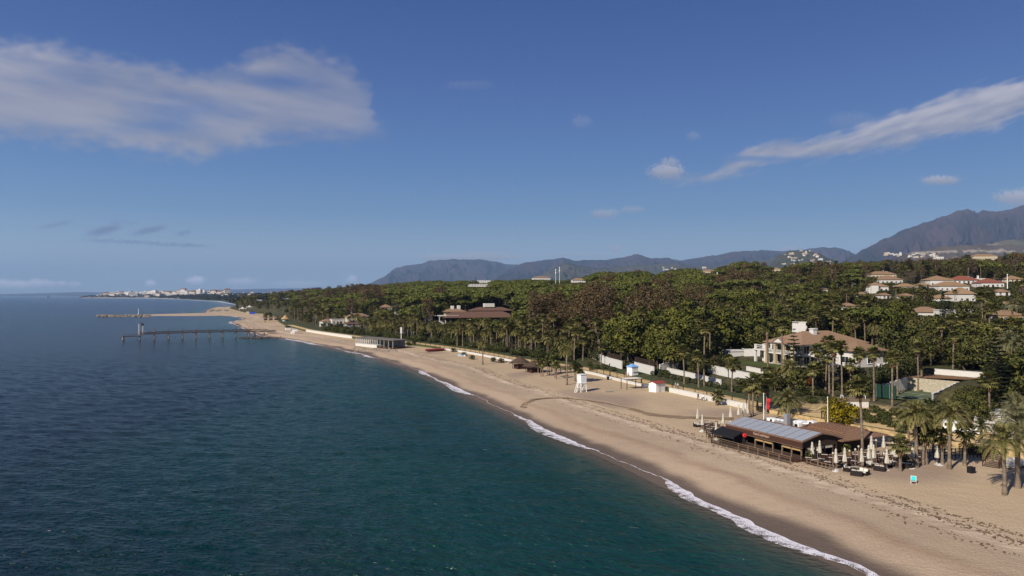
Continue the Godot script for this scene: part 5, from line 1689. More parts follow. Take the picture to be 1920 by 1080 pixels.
# ------------------------------------------------------------------ things on the beach and the promenade
func make_promenade_things() -> void:
	# low white wall between sand and promenade, in stretches
	for q in [[150, 176, 0.14, "white wall between sand and promenade right of the red roofed hut"], [182, 226, -0.3, "low cream wall behind the beach shower"], [252, 316, -0.3, "white wall at the edge of the promenade's middle"], [400, 474, 0.2, "long curved white wall at the far end of the promenade"]]:
		var o := thing("promenade_wall", q[3], "wall", Vector3(wall_x((q[0] + q[1]) / 2.0), 0, -(q[0] + q[1]) / 2.0), 0.0, "walls along the promenade")
		var mb := MB.new()
		var cp := MB.new()
		var n := int((q[1] - q[0]) / 3.0)
		for i in n:
			var d0: float = lerpf(q[0], q[1], i / float(n))
			var d1: float = lerpf(q[0], q[1], (i + 1) / float(n))
			var a := Vector3(wall_x(d0) - 0.12, 0, -d0)
			var b := Vector3(wall_x(d1) - 0.12, 0, -d1)
			var m := (a + b) / 2 - o.position
			mb.box(Vector3(m.x, (3.1 + q[2]) / 2, m.z), Vector3(a.distance_to(b) + 0.01 * (i % 2), 2.5 + q[2], 0.32 - 0.004 * (i % 2)), frame_of(a, b))
			cp.box(Vector3(m.x, 2.8 + q[2] + 0.06, m.z), Vector3(a.distance_to(b) + 0.02 * (i % 2), 0.12, 0.42), frame_of(a, b))
		put(o, "wall", mb, M.white_wall)
		put(o, "coping", cp, M.white_wall)
	# dark wooden posts with a rope along the promenade
	var f := thing("rope_fence", "row of dark wooden posts with a rope along the promenade", "fence", Vector3(wall_x(240), 2.7, -240))
	var pm := MB.new()
	pm.tube(Vector3(0, -0.3, 0), Vector3(0, 1.15, 0), 0.11, 0.10, 6)
	pm.blob(Vector3(0, 1.15, 0), Vector3(0.12, 0.08, 0.12), 6)
	var post := pm.mesh()
	var rope := MB.new()
	var last := Vector3.ZERO
	var d := 134.0
	while d < 345.0:
		var p := Vector3(wall_x(d) + 0.5, 0, -d) - f.position + Vector3(0, 2.7, 0)
		put(f, "post", post, M.dark_wood, p)
		if d > 134.0: rope.path([last + Vector3(0, 1.0, 0), (last + p) / 2 + Vector3(0, 0.78, 0), p + Vector3(0, 1.0, 0)], [0.03, 0.03, 0.03], 4)
		last = p
		d += 4.2
	put(f, "rope", rope, M.dark_wood)
	# white boundary wall with a dark fence on top
	for q in [[1111, 672, 1166, 692, "white boundary wall with iron fence left of the blue roofed hut"], [1190, 694, 1226, 704, "white boundary wall right of the blue roofed hut"], [1237, 700, 1275, 690, "white stepped wall above the clipped bushes"]]:
		var a := on_land(q[0], q[1])
		var b := on_land(q[2], q[3])
		var w := wall_between("boundary_wall", q[4], a, b, 2.5, M.white_wall, 0.35, 7)
		var n := int(a.distance_to(b) / 0.5)
		if q[0] > 1230: continue
		var rail := MB.new()
		for i in n:
			var p := a.lerp(b, (i + 0.5) / n)
			var bm := MB.new()
			bm.bar(Vector3.ZERO, Vector3(0, 1.7, 0), 0.12, 0.12)
			put(w, "fence_bar", bm, M.dark_wood, Vector3(p.x, land(p.x, p.z) + 2.5, p.z) - w.position)
		for i in 8:
			var p := a.lerp(b, i / 8.0)
			var r := a.lerp(b, (i + 1) / 8.0)
			rail.bar(Vector3(p.x, land(p.x, p.z) + 4.0, p.z) - w.position, Vector3(r.x, land(r.x, r.z) + 4.0, r.z) - w.position, 0.1, 0.1)
		put(w, "fence_rail", rail, M.dark_wood)
	# promenade lamps
	var first: Node3D = null
	for q in [[1143, 706, "black promenade lamp behind the beach shower"], [1239, 714, "black promenade lamp before the clipped bush block"], [1262, 731, "short black lamp right of the red roofed hut"], [1440, 772, "lamp post behind the restaurant by the red flag"], [870, 664, "promenade lamp before the middle palm row"], [960, 682, "promenade lamp near the thatched huts"]]:
		var p := on_land(q[0], q[1])
		if first == null:
			first = thing("promenade_lamp", q[2], "lamp post", p, 0.0, "black lamps along the promenade")
			var a := MB.new()
			a.lathe([Vector2(0.16, 0), Vector2(0.12, 0.5), Vector2(0.06, 0.6), Vector2(0.05, 3.1), Vector2(0.10, 3.15)], 8)
			put(first, "pole", a, M.black)
			var b := MB.new()
			b.lathe([Vector2(0.09, 3.15), Vector2(0.20, 3.55), Vector2(0.22, 3.6), Vector2(0.02, 3.85)], 6)
			put(first, "lantern", b, M.black)
		else: copy(first, "promenade_lamp", p, 0.0, q[2])
	# street lamp and masts on the slope
	var sl := thing("street_lamp", "grey street lamp with a curved arm among the trees", "street lamp", on_land(1597, 566))
	var a := MB.new()
	a.path([Vector3(0, -3, 0), Vector3(0, 8.2, 0), Vector3(0.4, 9.2, 0), Vector3(1.4, 9.6, 0)], [0.13, 0.1, 0.08, 0.06], 7)
	put(sl, "pole", a, M.metal)
	var hd := MB.new()
	hd.boxb(Vector3(1.8, 9.6, 0), Vector3(1.0, 0.16, 0.34), Basis(Vector3.BACK, 0.1))
	put(sl, "lamp_head", hd, M.metal)
	for q in [[1042, 536, 505, "left one of two thin masts on the ridge"], [1049, 536, 501, "right taller one of two thin masts on the ridge"]]:
		var p := at_depth(q[0], q[1], 700)
		var o := thing("radio_mast", q[3], "mast", p, 0.0, "masts on the ridge")
		var m := MB.new()
		var top := at_depth(q[0], q[2], 700).y - p.y
		m.tube(Vector3(0, -14, 0), Vector3(0, top, 0), 0.24, 0.14, 8)
		put(o, "pole", m, M.white_paint)
		var b := MB.new()
		b.lathe([Vector2(0.15, top - 4.5), Vector2(0.42, top - 4.4), Vector2(0.42, top - 2.4), Vector2(0.15, top - 2.3)], 9)
		b.lathe([Vector2(0.15, top - 1.4), Vector2(0.36, top - 1.3), Vector2(0.36, top + 0.2), Vector2(0.05, top + 0.3)], 9)
		put(o, "antenna", b, M.white_paint)
		keep_clear.append([q[0] - 5, 500, q[0] + 5, 530, 690.0])
	for q in [[1889, 533, 515, 400, "thin white pole before the ridge at the far right"], [1552, 795, 745, 128, "white flag pole behind the yellow green bush"], [1432, 783, 738, 137, "white flag pole by the red flag"], [1345, 545, 512, 500, "thin pole on the ridge left of the columned villa"]]:
		var p := at_depth(q[0], q[1], q[3])
		var o := thing("white_pole", q[4], "pole", p)
		var m := MB.new()
		m.tube(Vector3(0, -2.5, 0), Vector3(0, at_depth(q[0], q[2], q[3]).y - p.y, 0), 0.09 * q[3] / 130.0, 0.06 * q[3] / 130.0, 6)
		put(o, "pole", m, M.white_paint)
		var k := MB.new()
		k.blob(Vector3(0, at_depth(q[0], q[2], q[3]).y - p.y, 0), Vector3.ONE * 0.12 * q[3] / 130.0, 6)
		put(o, "finial", k, M.white_paint)
	var fg := thing("red_flag", "limp red flag hanging on a pole behind the restaurant", "flag", at_depth(1437, 783, 136))
	var fm := MB.new()
	fm.tube(Vector3(0, -1, 0), Vector3(0, 3.9, 0), 0.05, 0.04, 6)
	put(fg, "pole", fm, M.metal)
	var fl := MB.new()
	for i in 5:
		var y := 3.7 - i * 0.42
		fl.quad(Vector3(0.03, y - 0.42, 0.06 * sin(i)), Vector3(0.75 - i * 0.07, y - 0.5, 0.1 * sin(i * 2.1 + 1)), Vector3(0.8 - i * 0.06, y - 0.1, 0.1 * sin(i * 2.1)), Vector3(0.03, y, 0.06 * sin(i - 1.0)))
		fl.quad(Vector3(0.03, y, 0.06 * sin(i - 1.0) - 0.02), Vector3(0.8 - i * 0.06, y - 0.1, 0.1 * sin(i * 2.1) - 0.02), Vector3(0.75 - i * 0.07, y - 0.5, 0.1 * sin(i * 2.1 + 1) - 0.02), Vector3(0.03, y - 0.42, 0.06 * sin(i) - 0.02))
	put(fg, "cloth", fl, M.red)
	var fk := MB.new()
	fk.blob(Vector3(0, 3.95, 0), Vector3.ONE * 0.08, 6)
	put(fg, "finial", fk, M.metal)

func make_beach_things() -> void:
	# lifeguard tower
	var o := thing("lifeguard_tower", "white wooden lifeguard tower with a ladder on the sand", "lifeguard tower", on_land(1091, 735), 0.5)
	for q in [[-0.75, -0.75], [0.75, -0.75], [-0.75, 0.75], [0.75, 0.75]]:
		var l := MB.new()
		l.bar(Vector3(q[0] * 1.15, -0.3, q[1] * 1.15), Vector3(q[0], 2.3, q[1]), 0.14, 0.14)
		put(o, "leg", l, M.white_paint)
	for k in 4:
		var b := MB.new()
		var r := Basis(Vector3.UP, k * PI / 2)
		b.bar(r * Vector3(-0.84, 0.5, 0.84), r * Vector3(0.76, 2.1, 0.77), 0.08, 0.08)
		b.bar(r * Vector3(-0.82, 1.2, 0.8), r * Vector3(0.82, 1.2, 0.8), 0.08, 0.08)
		put(o, "brace", b, M.white_paint)
	var fl := MB.new()
	fl.box(Vector3(0, 2.36, 0), Vector3(1.9, 0.12, 1.9))
	put(o, "platform", fl, M.white_paint)
	for k in 4:
		var p := MB.new()
		var r := Basis(Vector3.UP, k * PI / 2)
		for j in 4: p.boxb(r * Vector3(0, 2.62 + j * 0.48, 0.84), Vector3(1.68, 0.44, 0.06), r)
		put(o, "panel", p, M.white_paint)
	var rf := MB.new()
	rf.box(Vector3(0, 4.46, 0), Vector3(1.95, 0.10, 1.95))
	put(o, "roof", rf, M.white_paint)
	for e in [-0.35, 0.35]:
		var l := MB.new()
		l.bar(Vector3(-2.1, -0.2, e), Vector3(-0.95, 2.9, e), 0.08, 0.10)
		put(o, "ladder_rail", l, M.white_paint)
	for k in 7:
		var l := MB.new()
		var t := (k + 0.7) / 8.6
		l.bar(Vector3(-2.1, -0.2, -0.35).lerp(Vector3(-0.95, 2.9, -0.35), t), Vector3(-2.1, -0.2, 0.35).lerp(Vector3(-0.95, 2.9, 0.35), t), 0.12, 0.05)
		put(o, "rung", l, M.white_paint)
	# two huts
	var h := thing("beach_hut", "small white hut with a red roof on the sand", "hut", on_land(1232, 734), 0.62)
	var b := MB.new()
	b.box(Vector3(0, 1.0, 0), Vector3(3.3, 2.3, 2.4))
	put(h, "wall", b, M.white_paint)
	var r := MB.new()
	for e in [-1.0, 1.0]: r.boxb(Vector3(0, 2.42, e * 0.68), Vector3(3.7, 0.09, 1.62), Basis(Vector3.RIGHT, e * 0.3))
	put(h, "roof", r, M.dull_red)
	for k in 10:
		var rb := MB.new()
		for e in [-1.0, 1.0]: rb.boxb(Vector3(-1.7 + k * 0.378, 2.485, e * 0.68), Vector3(0.07, 0.05, 1.6), Basis(Vector3.RIGHT, e * 0.3))
		put(h, "roof_rib", rb, M.dull_red)
	for e in [-1, 1]:
		var g := MB.new()
		g.tri(Vector3(e * 1.64, 2.14, e * 1.2), Vector3(e * 1.64, 2.14, -e * 1.2), Vector3(e * 1.64, 2.58, 0))
		put(h, "gable", g, M.white_paint)
	var dr := MB.new()
	dr.box(Vector3(-0.4, 1.0, 1.215), Vector3(0.9, 1.9, 0.05))
	put(h, "door", dr, M.cushion)
	var h2 := thing("kiosk", "small white kiosk with a pale blue pyramid roof on the promenade", "kiosk", on_land(1186, 703), 0.5)
	b = MB.new()
	b.box(Vector3(0, 1.2, 0), Vector3(2.3, 2.6, 2.3))
	put(h2, "wall", b, M.white_paint)
	r = MB.new()
	hip(r, -1.15, 1.15, -1.15, 1.15, 2.5, 0.85, 0.2)
	put(h2, "roof", r, M.blue)
	var ct := MB.new()
	ct.box(Vector3(0, 1.1, 1.28), Vector3(1.9, 0.08, 0.28)); ct.box(Vector3(0, 1.6, 1.16), Vector3(1.7, 0.9, 0.05))
	put(h2, "counter", ct, M.cushion)
	# shower, its board, and the shade frame
	var s := thing("beach_shower", "thin beach shower post on a pale concrete slab", "shower", on_land(1143, 735))
	var sm := MB.new()
	sm.tube(Vector3(0, 0, 0), Vector3(0, 2.5, 0), 0.10, 0.07, 7)
	sm.path([Vector3(0, 2.4, 0), Vector3(0.3, 2.55, 0), Vector3(0.45, 2.4, 0)], [0.04, 0.04, 0.05], 5)
	put(s, "post", sm, M.metal)
	var sb := MB.new()
	sb.box(Vector3(0, 0.03, 0), Vector3(1.9, 0.2, 1.7))
	put(s, "slab", sb, M.rock_pale)
	var g := thing("shade_frame", "dark posted shade frame with white slats behind the shower", "pergola", on_land(1184, 729), 0.45)
	for q in [[-2.3, -1.3], [2.3, -1.3], [-2.3, 1.3], [2.3, 1.3]]:
		var l := MB.new()
		l.bar(Vector3(q[0], -0.3, q[1]), Vector3(q[0], 2.6, q[1]), 0.13, 0.13)
		put(g, "post", l, M.dark_wood)
	var bm := MB.new()
	for e in [-1.3, 1.3]: bm.bar(Vector3(-2.5, 2.6, e), Vector3(2.5, 2.6, e), 0.12, 0.16)
	put(g, "beam", bm, M.dark_wood)
	for k in 12:
		var l := MB.new()
		l.box(Vector3(-2.3 + k * 0.42, 2.74, 0), Vector3(0.30, 0.05, 3.1))
		put(g, "slat", l, M.cushion)
	# bin, pot
	var bn := thing("litter_bin", "dark grey litter bin at the promenade edge behind the shower", "bin", on_land(1140, 712))
	var bb := MB.new()
	bb.lathe([Vector2(0.34, 0), Vector2(0.42, 0.95), Vector2(0.30, 1.0), Vector2(0.0, 1.02)], 10)
	put(bn, "bin", bb, M.black)
	var bc := MB.new()
	bc.lathe([Vector2(0.45, 0.95), Vector2(0.46, 1.08), Vector2(0.2, 1.2), Vector2(0, 1.22)], 10)
	put(bn, "lid", bc, M.metal)
	var po := thing("potted_palm", "palm in an orange pot behind the lifeguard tower", "potted plant", on_land(1091, 703))
	var pm := MB.new()
	pm.lathe([Vector2(0.35, 0), Vector2(0.62, 0.9), Vector2(0.68, 1.0), Vector2(0.55, 1.0), Vector2(0, 0.9)], 10)
	put(po, "pot", pm, M.orange)
	var fp := put(po, "leaves", KINDS.fan_low[0].crown, M.leaves)
	fp.position = Vector3(0, -0.9, 0); fp.scale = Vector3.ONE * 0.45
	# black bin by the stairs, deck chair, white bundles
	var cb := thing("black_crate", "black square bin standing alone on the sand", "bin", on_land(1821, 887), 0.3)
	var cm := MB.new()
	cm.box(Vector3(0, 0.38, 0), Vector3(0.74, 0.8, 0.7))
	put(cb, "bin", cm, M.black)
	cm = MB.new()
	cm.box(Vector3(0, 0.81, 0), Vector3(0.8, 0.07, 0.76)); cm.box(Vector3(0, 0.87, 0), Vector3(0.3, 0.05, 0.1))
	put(cb, "lid", cm, M.black)
	var dc := thing("deck_chair", "turquoise and yellow folding beach chair alone on the sand", "beach chair", on_land(1713, 907), -0.5)
	var fr := MB.new()
	for e in [-0.3, 0.3]:
		fr.bar(Vector3(e, 0, 0.3), Vector3(e, 0.92, -0.36), 0.035, 0.035); fr.bar(Vector3(e, 0, -0.34), Vector3(e, 0.34, 0.34), 0.035, 0.035)
		fr.bar(Vector3(e, 0.5, -0.1), Vector3(e, 0.5, 0.32), 0.04, 0.03)
	fr.bar(Vector3(-0.3, 0.92, -0.36), Vector3(0.3, 0.92, -0.36), 0.035, 0.035)
	put(dc, "frame", fr, M.white_paint)
	var bk := MB.new()
	bk.boxb(Vector3(0, 0.66, -0.19), Vector3(0.56, 0.62, 0.025), Basis(Vector3.RIGHT, -0.62))
	put(dc, "backrest", bk, M.cyan)
	var st := MB.new()
	st.box(Vector3(0, 0.34, 0.12), Vector3(0.56, 0.03, 0.5))
	put(dc, "seat", st, M.canvas)
	for q in [[1893, 878, 1.1, "left white covered bundle at the right edge of the beach"], [1909, 876, 0.9, "right white covered bundle at the right edge of the beach"]]:
		var wb := thing("covered_bundle", q[3], "bundle", on_land(q[0], q[1]), 0.4, "white covered bundles")
		var m := MB.new()
		for i in 7: m.blob(Vector3(rng.randf_range(-0.4, 0.4), rng.randf_range(0.25, 1.2), rng.randf_range(-0.3, 0.3)), Vector3(0.5, 0.6, 0.42) * q[2], 9, 0.12, rng)
		put(wb, "cover", m, M.cushion)
		m = MB.new()
		m.box(Vector3(0, 0.06, 0), Vector3(1.5, 0.12, 1.2))
		put(wb, "pallet", m, M.wood)
	# wooden stairs with railings up to the road
	var sa := on_land(1858, 876)
	var stairs := thing("wooden_stairs", "wooden stairs with railings from sand up to the road", "stairs", sa, -0.95)
	for k in 8:
		var t := MB.new()
		t.box(Vector3(0, 0.16 + k * 0.17, -k * 0.34), Vector3(1.9, 0.08, 0.36))
		put(stairs, "step", t, M.pale_wood)
	for e in [-1.0, 1.0]:
		for j in 3:
			var l := MB.new()
			l.bar(Vector3(e, 0.4 + j * 0.3, 0.2), Vector3(e, 1.8 + j * 0.3, -2.7), 0.07, 0.10)
			put(stairs, "rail", l, M.wood)
		for j in 4:
			var l := MB.new()
			l.bar(Vector3(e, -0.3 + j * 0.42, 0.1 - j * 0.9), Vector3(e, 1.1 + j * 0.46, 0.1 - j * 0.9), 0.1, 0.1)
			put(stairs, "post", l, M.wood)
	# dark railing along the road over the sand
	var ra := on_land(1716, 862)
	var rb2 := on_land(1846, 858)
	var rl := thing("road_railing", "dark wooden railing below the yellow road behind the palms", "railing", ra)
	for i in 20:
		var p := ra.lerp(rb2, i / 19.0)
		var m := MB.new()
		m.bar(Vector3(0, -0.4, 0), Vector3(0, 1.2, 0), 0.09, 0.09)
		put(rl, "post", m, M.dark_wood, Vector3(p.x, land(p.x, p.z) + 0.3, p.z) - ra)
	var rm := MB.new()
	for e in [0.5, 0.95, 1.4]: rm.bar(Vector3(0, e, 0), rb2 - ra + Vector3(0, e, 0), 0.07, 0.1)
	put(rl, "rail", rm, M.dark_wood)
	# boats drawn up, stacked sunbeds, thatched huts
	var red := thing("stacked_sunbeds", "stack of red brown sunbeds at the edge of the sand", "sunbeds", on_land(818, 659), 0.65)
	for k in 12:
		for j in 3:
			var m := MB.new()
			m.box(Vector3(-4.6 + k * 0.8, 0.3 + j * 0.34, 0.1 * (j % 2)), Vector3(0.7, 0.12, 1.9))
			m.boxb(Vector3(-4.6 + k * 0.8, 0.42 + j * 0.34, -0.8), Vector3(0.7, 0.08, 0.6), Basis(Vector3.RIGHT, 0.4))
			put(red, "sunbed", m, M.dull_red)
	var bt := thing("covered_boat", "small boat under a pale blue cover by the white wall", "boat", on_land(866, 668), 0.9)
	var hm := MB.new()
	for i in 8:
		var z0 := -2.0 + i * 0.5
		var w0 := 0.75 * sqrt(maxf(0.02, 1.0 - pow((z0) / 2.05, 2.0)))
		var w1 := 0.75 * sqrt(maxf(0.02, 1.0 - pow((z0 + 0.5) / 2.05, 2.0)))
		for e in [-1.0, 1.0]:
			if e > 0: hm.quad(Vector3(w0 * 0.4, 0, z0), Vector3(w0, 0.6, z0), Vector3(w1, 0.6, z0 + 0.5), Vector3(w1 * 0.4, 0, z0 + 0.5))
			else: hm.quad(Vector3(-w1 * 0.4, 0, z0 + 0.5), Vector3(-w1, 0.6, z0 + 0.5), Vector3(-w0, 0.6, z0), Vector3(-w0 * 0.4, 0, z0))
	put(bt, "hull", hm, M.white_paint)
	var cv := MB.new()
	cv.blob(Vector3(0, 0.6, 0), Vector3(0.78, 0.35, 2.0), 12)
	put(bt, "cover", cv, M.blue)
	for q in [[975, 691, 4.6, 1.9, "left thatched hut with a steep dark roof on the beach", 0.5], [1001, 698, 4.8, 1.5, "right thatched hut with a lower wider roof on the beach", 0.5]]:
		var t := thing("thatched_hut", q[4], "hut", on_land(q[0], q[1]), q[5], "thatched huts on the beach")
		var w: float = q[2]
		var m := MB.new()
		m.box(Vector3(0, 0.7, 0), Vector3(w * 0.7, 1.5, w * 0.6))
		put(t, "counter", m, M.wood)
		for e in [[-1, -1], [1, -1], [-1, 1], [1, 1]]:
			var l := MB.new()
			l.tube(Vector3(e[0] * w * 0.4, -0.2, e[1] * w * 0.36), Vector3(e[0] * w * 0.4, 2.3, e[1] * w * 0.36), 0.1, 0.09, 6)
			put(t, "post", l, M.dark_wood)
		var rfm := MB.new()
		for k in 4:
			var y0: float = 2.0 + k * q[3] / 4.0
			var r0: float = w * 0.75 * (1.0 - k / 4.4)
			rfm.lathe([Vector2(r0, y0), Vector2(r0 * 1.02, y0 + 0.12), Vector2(w * 0.75 * (1.0 - (k + 1) / 4.4), y0 + q[3] / 4.0 + 0.1)], 16, Vector3.ZERO, 0.03)
		rfm.blob(Vector3(0, 2.0 + q[3] + 0.05, 0), Vector3(0.75, 0.25, 0.75), 8)
		put(t, "thatch_roof", rfm, M.thatch)
		var eg := MB.new()
		for i in 60:
			var ag := TAU * i / 60.0
			eg.bar(Vector3(cos(ag), 0, sin(ag)) * w * 0.74 + Vector3(0, 2.05, 0), Vector3(cos(ag), 0, sin(ag)) * w * (0.78 + 0.03 * (i % 3)) + Vector3(0, 1.82 - 0.06 * (i % 4), 0), 0.12, 0.05)
		put(t, "thatch_fringe", eg, M.thatch)
	var pg := thing("brown_pergola", "long low brown pergola between thatched huts and lifeguard tower", "pergola", on_land(1060, 699), 0.58)
	for k in 6:
		for e in [-1.2, 1.2]:
			var l := MB.new()
			l.bar(Vector3(-4.6 + k * 1.85, -0.2, e), Vector3(-4.6 + k * 1.85, 1.9, e), 0.12, 0.12)
			put(pg, "post", l, M.wood)
	for k in 20:
		var l := MB.new()
		l.box(Vector3(-4.9 + k * 0.51, 2.0, 0), Vector3(0.36, 0.07, 3.0))
		put(pg, "slat", l, M.brown_tile)
	# the white pavilion
	var pa := on_land(667, 648)
	var pb := on_land(738, 655)
	var pv := thing("beach_pavilion", "open white beach pavilion with arches on a white base", "pavilion", pa, frame_of(pa, pb))
	var L := pa.distance_to(pb)
	var m := MB.new()
	m.box(Vector3(L * 0.29, 0.45, -3.5), Vector3(L * 0.58, 1.5, 7.4))
	put(pv, "base", m, M.white_wall)
	m = MB.new()
	m.box(Vector3(L * 0.79, 0.1, -3.5), Vector3(L * 0.42 - 0.05, 0.9, 7.0))
	put(pv, "deck", m, M.wood)
	for k in 11:
		var l := MB.new()
		l.box(Vector3(0.3 + k * L * 0.057, 2.75, -0.2), Vector3(0.34, 2.5, 0.34))
		put(pv, "column", l, M.white_wall)
		if k < 10:
			var ar := MB.new()
			for j in 8:
				var t0 := PI * j / 8.0
				var t1 := PI * (j + 1) / 8.0
				var cx := 0.3 + (k + 0.5) * L * 0.057
				var rr := L * 0.0285 - 0.17
				ar.bar(Vector3(cx - cos(t0) * rr, 3.1 + sin(t0) * 0.7, -0.2), Vector3(cx - cos(t1) * rr, 3.1 + sin(t1) * 0.7, -0.2), 0.26, 0.2)
			put(pv, "arch", ar, M.white_wall)
	for q in [[0.66, 0], [0.76, 0], [0.87, 0], [0.98, 0], [0.66, -6.5], [0.82, -6.5], [0.98, -6.5]]:
		var l := MB.new()
		l.box(Vector3(L * q[0], 2.1, q[1] - 0.1), Vector3(0.3, 3.4, 0.3))
		put(pv, "column", l, M.grey_wall)
	m = MB.new()
	m.box(Vector3(L * 0.5, 4.1, -3.6), Vector3(L + 1.0, 0.24, 8.4))
	put(pv, "roof", m, M.weathered_roof)
	m = MB.new()
	m.box(Vector3(L * 0.5, 2.2, -7.2), Vector3(L * 0.9, 3.6, 0.3))
	put(pv, "rear_wall", m, M.grey_wall)
	var tw := thing("white_sign_tower", "slim white sign tower behind the pavilion", "tower", pa.lerp(pb, 0.95) + Vector3(3, 0, -9))
	m = MB.new()
	m.box(Vector3(0, 3.5, 0), Vector3(0.35, 7.4, 0.35))
	put(tw, "post", m, M.white_wall)
	m = MB.new()
	m.box(Vector3(0, 8.2, 0), Vector3(0.9, 2.8, 0.4))
	put(tw, "sign_board", m, M.white_wall)
	var stn := thing("loose_stones", "pale tumbled stones in the sand before the pavilion", "stones", pa.lerp(pb, 0.5))
	for i in 46:
		var p := on_land(rng.randf_range(658, 744), rng.randf_range(651, 660))
		var k := MB.new()
		k.blob(Vector3.ZERO, Vector3(rng.randf_range(0.3, 0.9), rng.randf_range(0.2, 0.5), rng.randf_range(0.3, 0.8)), 6, 0.3, rng)
		put(stn, "stone", k, M.rock_pale, p - stn.position)
	# huts and bars beyond the pier
	for q in [[540, 618, 0, "white hut with dark green roof on the sand past the pier"], [549, 626, 1, "white wooden beach stand beside the green roofed hut"]]:
		var t := thing("white_beach_stand", q[3], "hut", on_land(q[0], q[1]), 0.4)
		m = MB.new()
		m.box(Vector3(0, 0.9, 0), Vector3(3.6, 2.0, 2.6) if q[2] == 0 else Vector3(2.2, 1.6, 2.2))
		put(t, "wall", m, M.white_paint)
		m = MB.new()
		if q[2] == 0:
			hip(m, -2, 2, -1.5, 1.5, 1.95, 0.9, 0.3)
			put(t, "roof", m, M.green_net)
		else:
			m.box(Vector3(1.4, 2.2, -0.6), Vector3(3.0, 1.2, 1.8)); m.box(Vector3(1.4, 2.9, -0.6), Vector3(3.3, 0.12, 2.1))
			put(t, "cabin", m, M.white_paint)
	var bb2 := thing("far_beach_bar", "far beach bar with brown thatch under palms", "beach bar", on_land(516, 600), 0.4)
	for k in 5:
		var l := MB.new()
		l.lathe([Vector2(3.2, 2.4), Vector2(0.2, 4.2 + (k % 2) * 0.5)], 9, Vector3(-9 + k * 5.0, 0, -(k % 2) * 3.0))
		put(bb2, "thatch_roof", l, M.thatch)
		var c := MB.new()
		c.box(Vector3(-9 + k * 5.0, 0.8, -(k % 2) * 3.0), Vector3(3.2, 1.7, 2.4))
		put(bb2, "counter", c, M.dark_wood)
	var yt := thing("straw_parasol_bar", "straw coloured thatched hut at the tree edge", "hut", on_land(535, 602), 0.2)
	m = MB.new()
	m.lathe([Vector2(4.2, 1.8), Vector2(0.2, 5.6)], 12)
	put(yt, "thatch_roof", m, M.bamboo)
	m = MB.new()
	m.lathe([Vector2(2.6, -0.2), Vector2(2.6, 1.9)], 10)
	put(yt, "wall", m, M.white_wall)
	var blu := thing("blue_stall", "bright blue stall at the far end of the beach", "stall", on_land(473, 589), 0.3)
	m = MB.new()
	m.box(Vector3(0, 1.5, 0), Vector3(6.5, 3.0, 3.0))
	put(blu, "wall", m, M.royal_blue)
	m = MB.new()
	m.box(Vector3(0, 3.2, 0), Vector3(7.0, 0.3, 3.6))
	put(blu, "roof", m, M.thatch)
	m = MB.new()
	m.box(Vector3(-5.6, 1.6, 0), Vector3(4.0, 3.4, 2.6))
	put(blu, "side_booth", m, M.cream_wall)
	for q in [[455, 582, "left pale canvas marquee on the headland"], [468, 579, "right pale canvas marquee on the headland"]]:
		var t := thing("marquee", q[2], "marquee", on_land(q[0], q[1]), 0.0, "marquees on the headland")
		m = MB.new()
		m.lathe([Vector2(6.0, 2.6), Vector2(2.4, 3.6), Vector2(0.1, 5.6)], 8)
		put(t, "canvas", m, M.cushion)
		for k in 6:
			var l := MB.new()
			var ag := TAU * k / 6.0
			l.tube(Vector3(cos(ag) * 5.6, -0.5, sin(ag) * 5.6), Vector3(cos(ag) * 5.6, 2.7, sin(ag) * 5.6), 0.12, 0.12, 5)
			put(t, "post", l, M.white_paint)

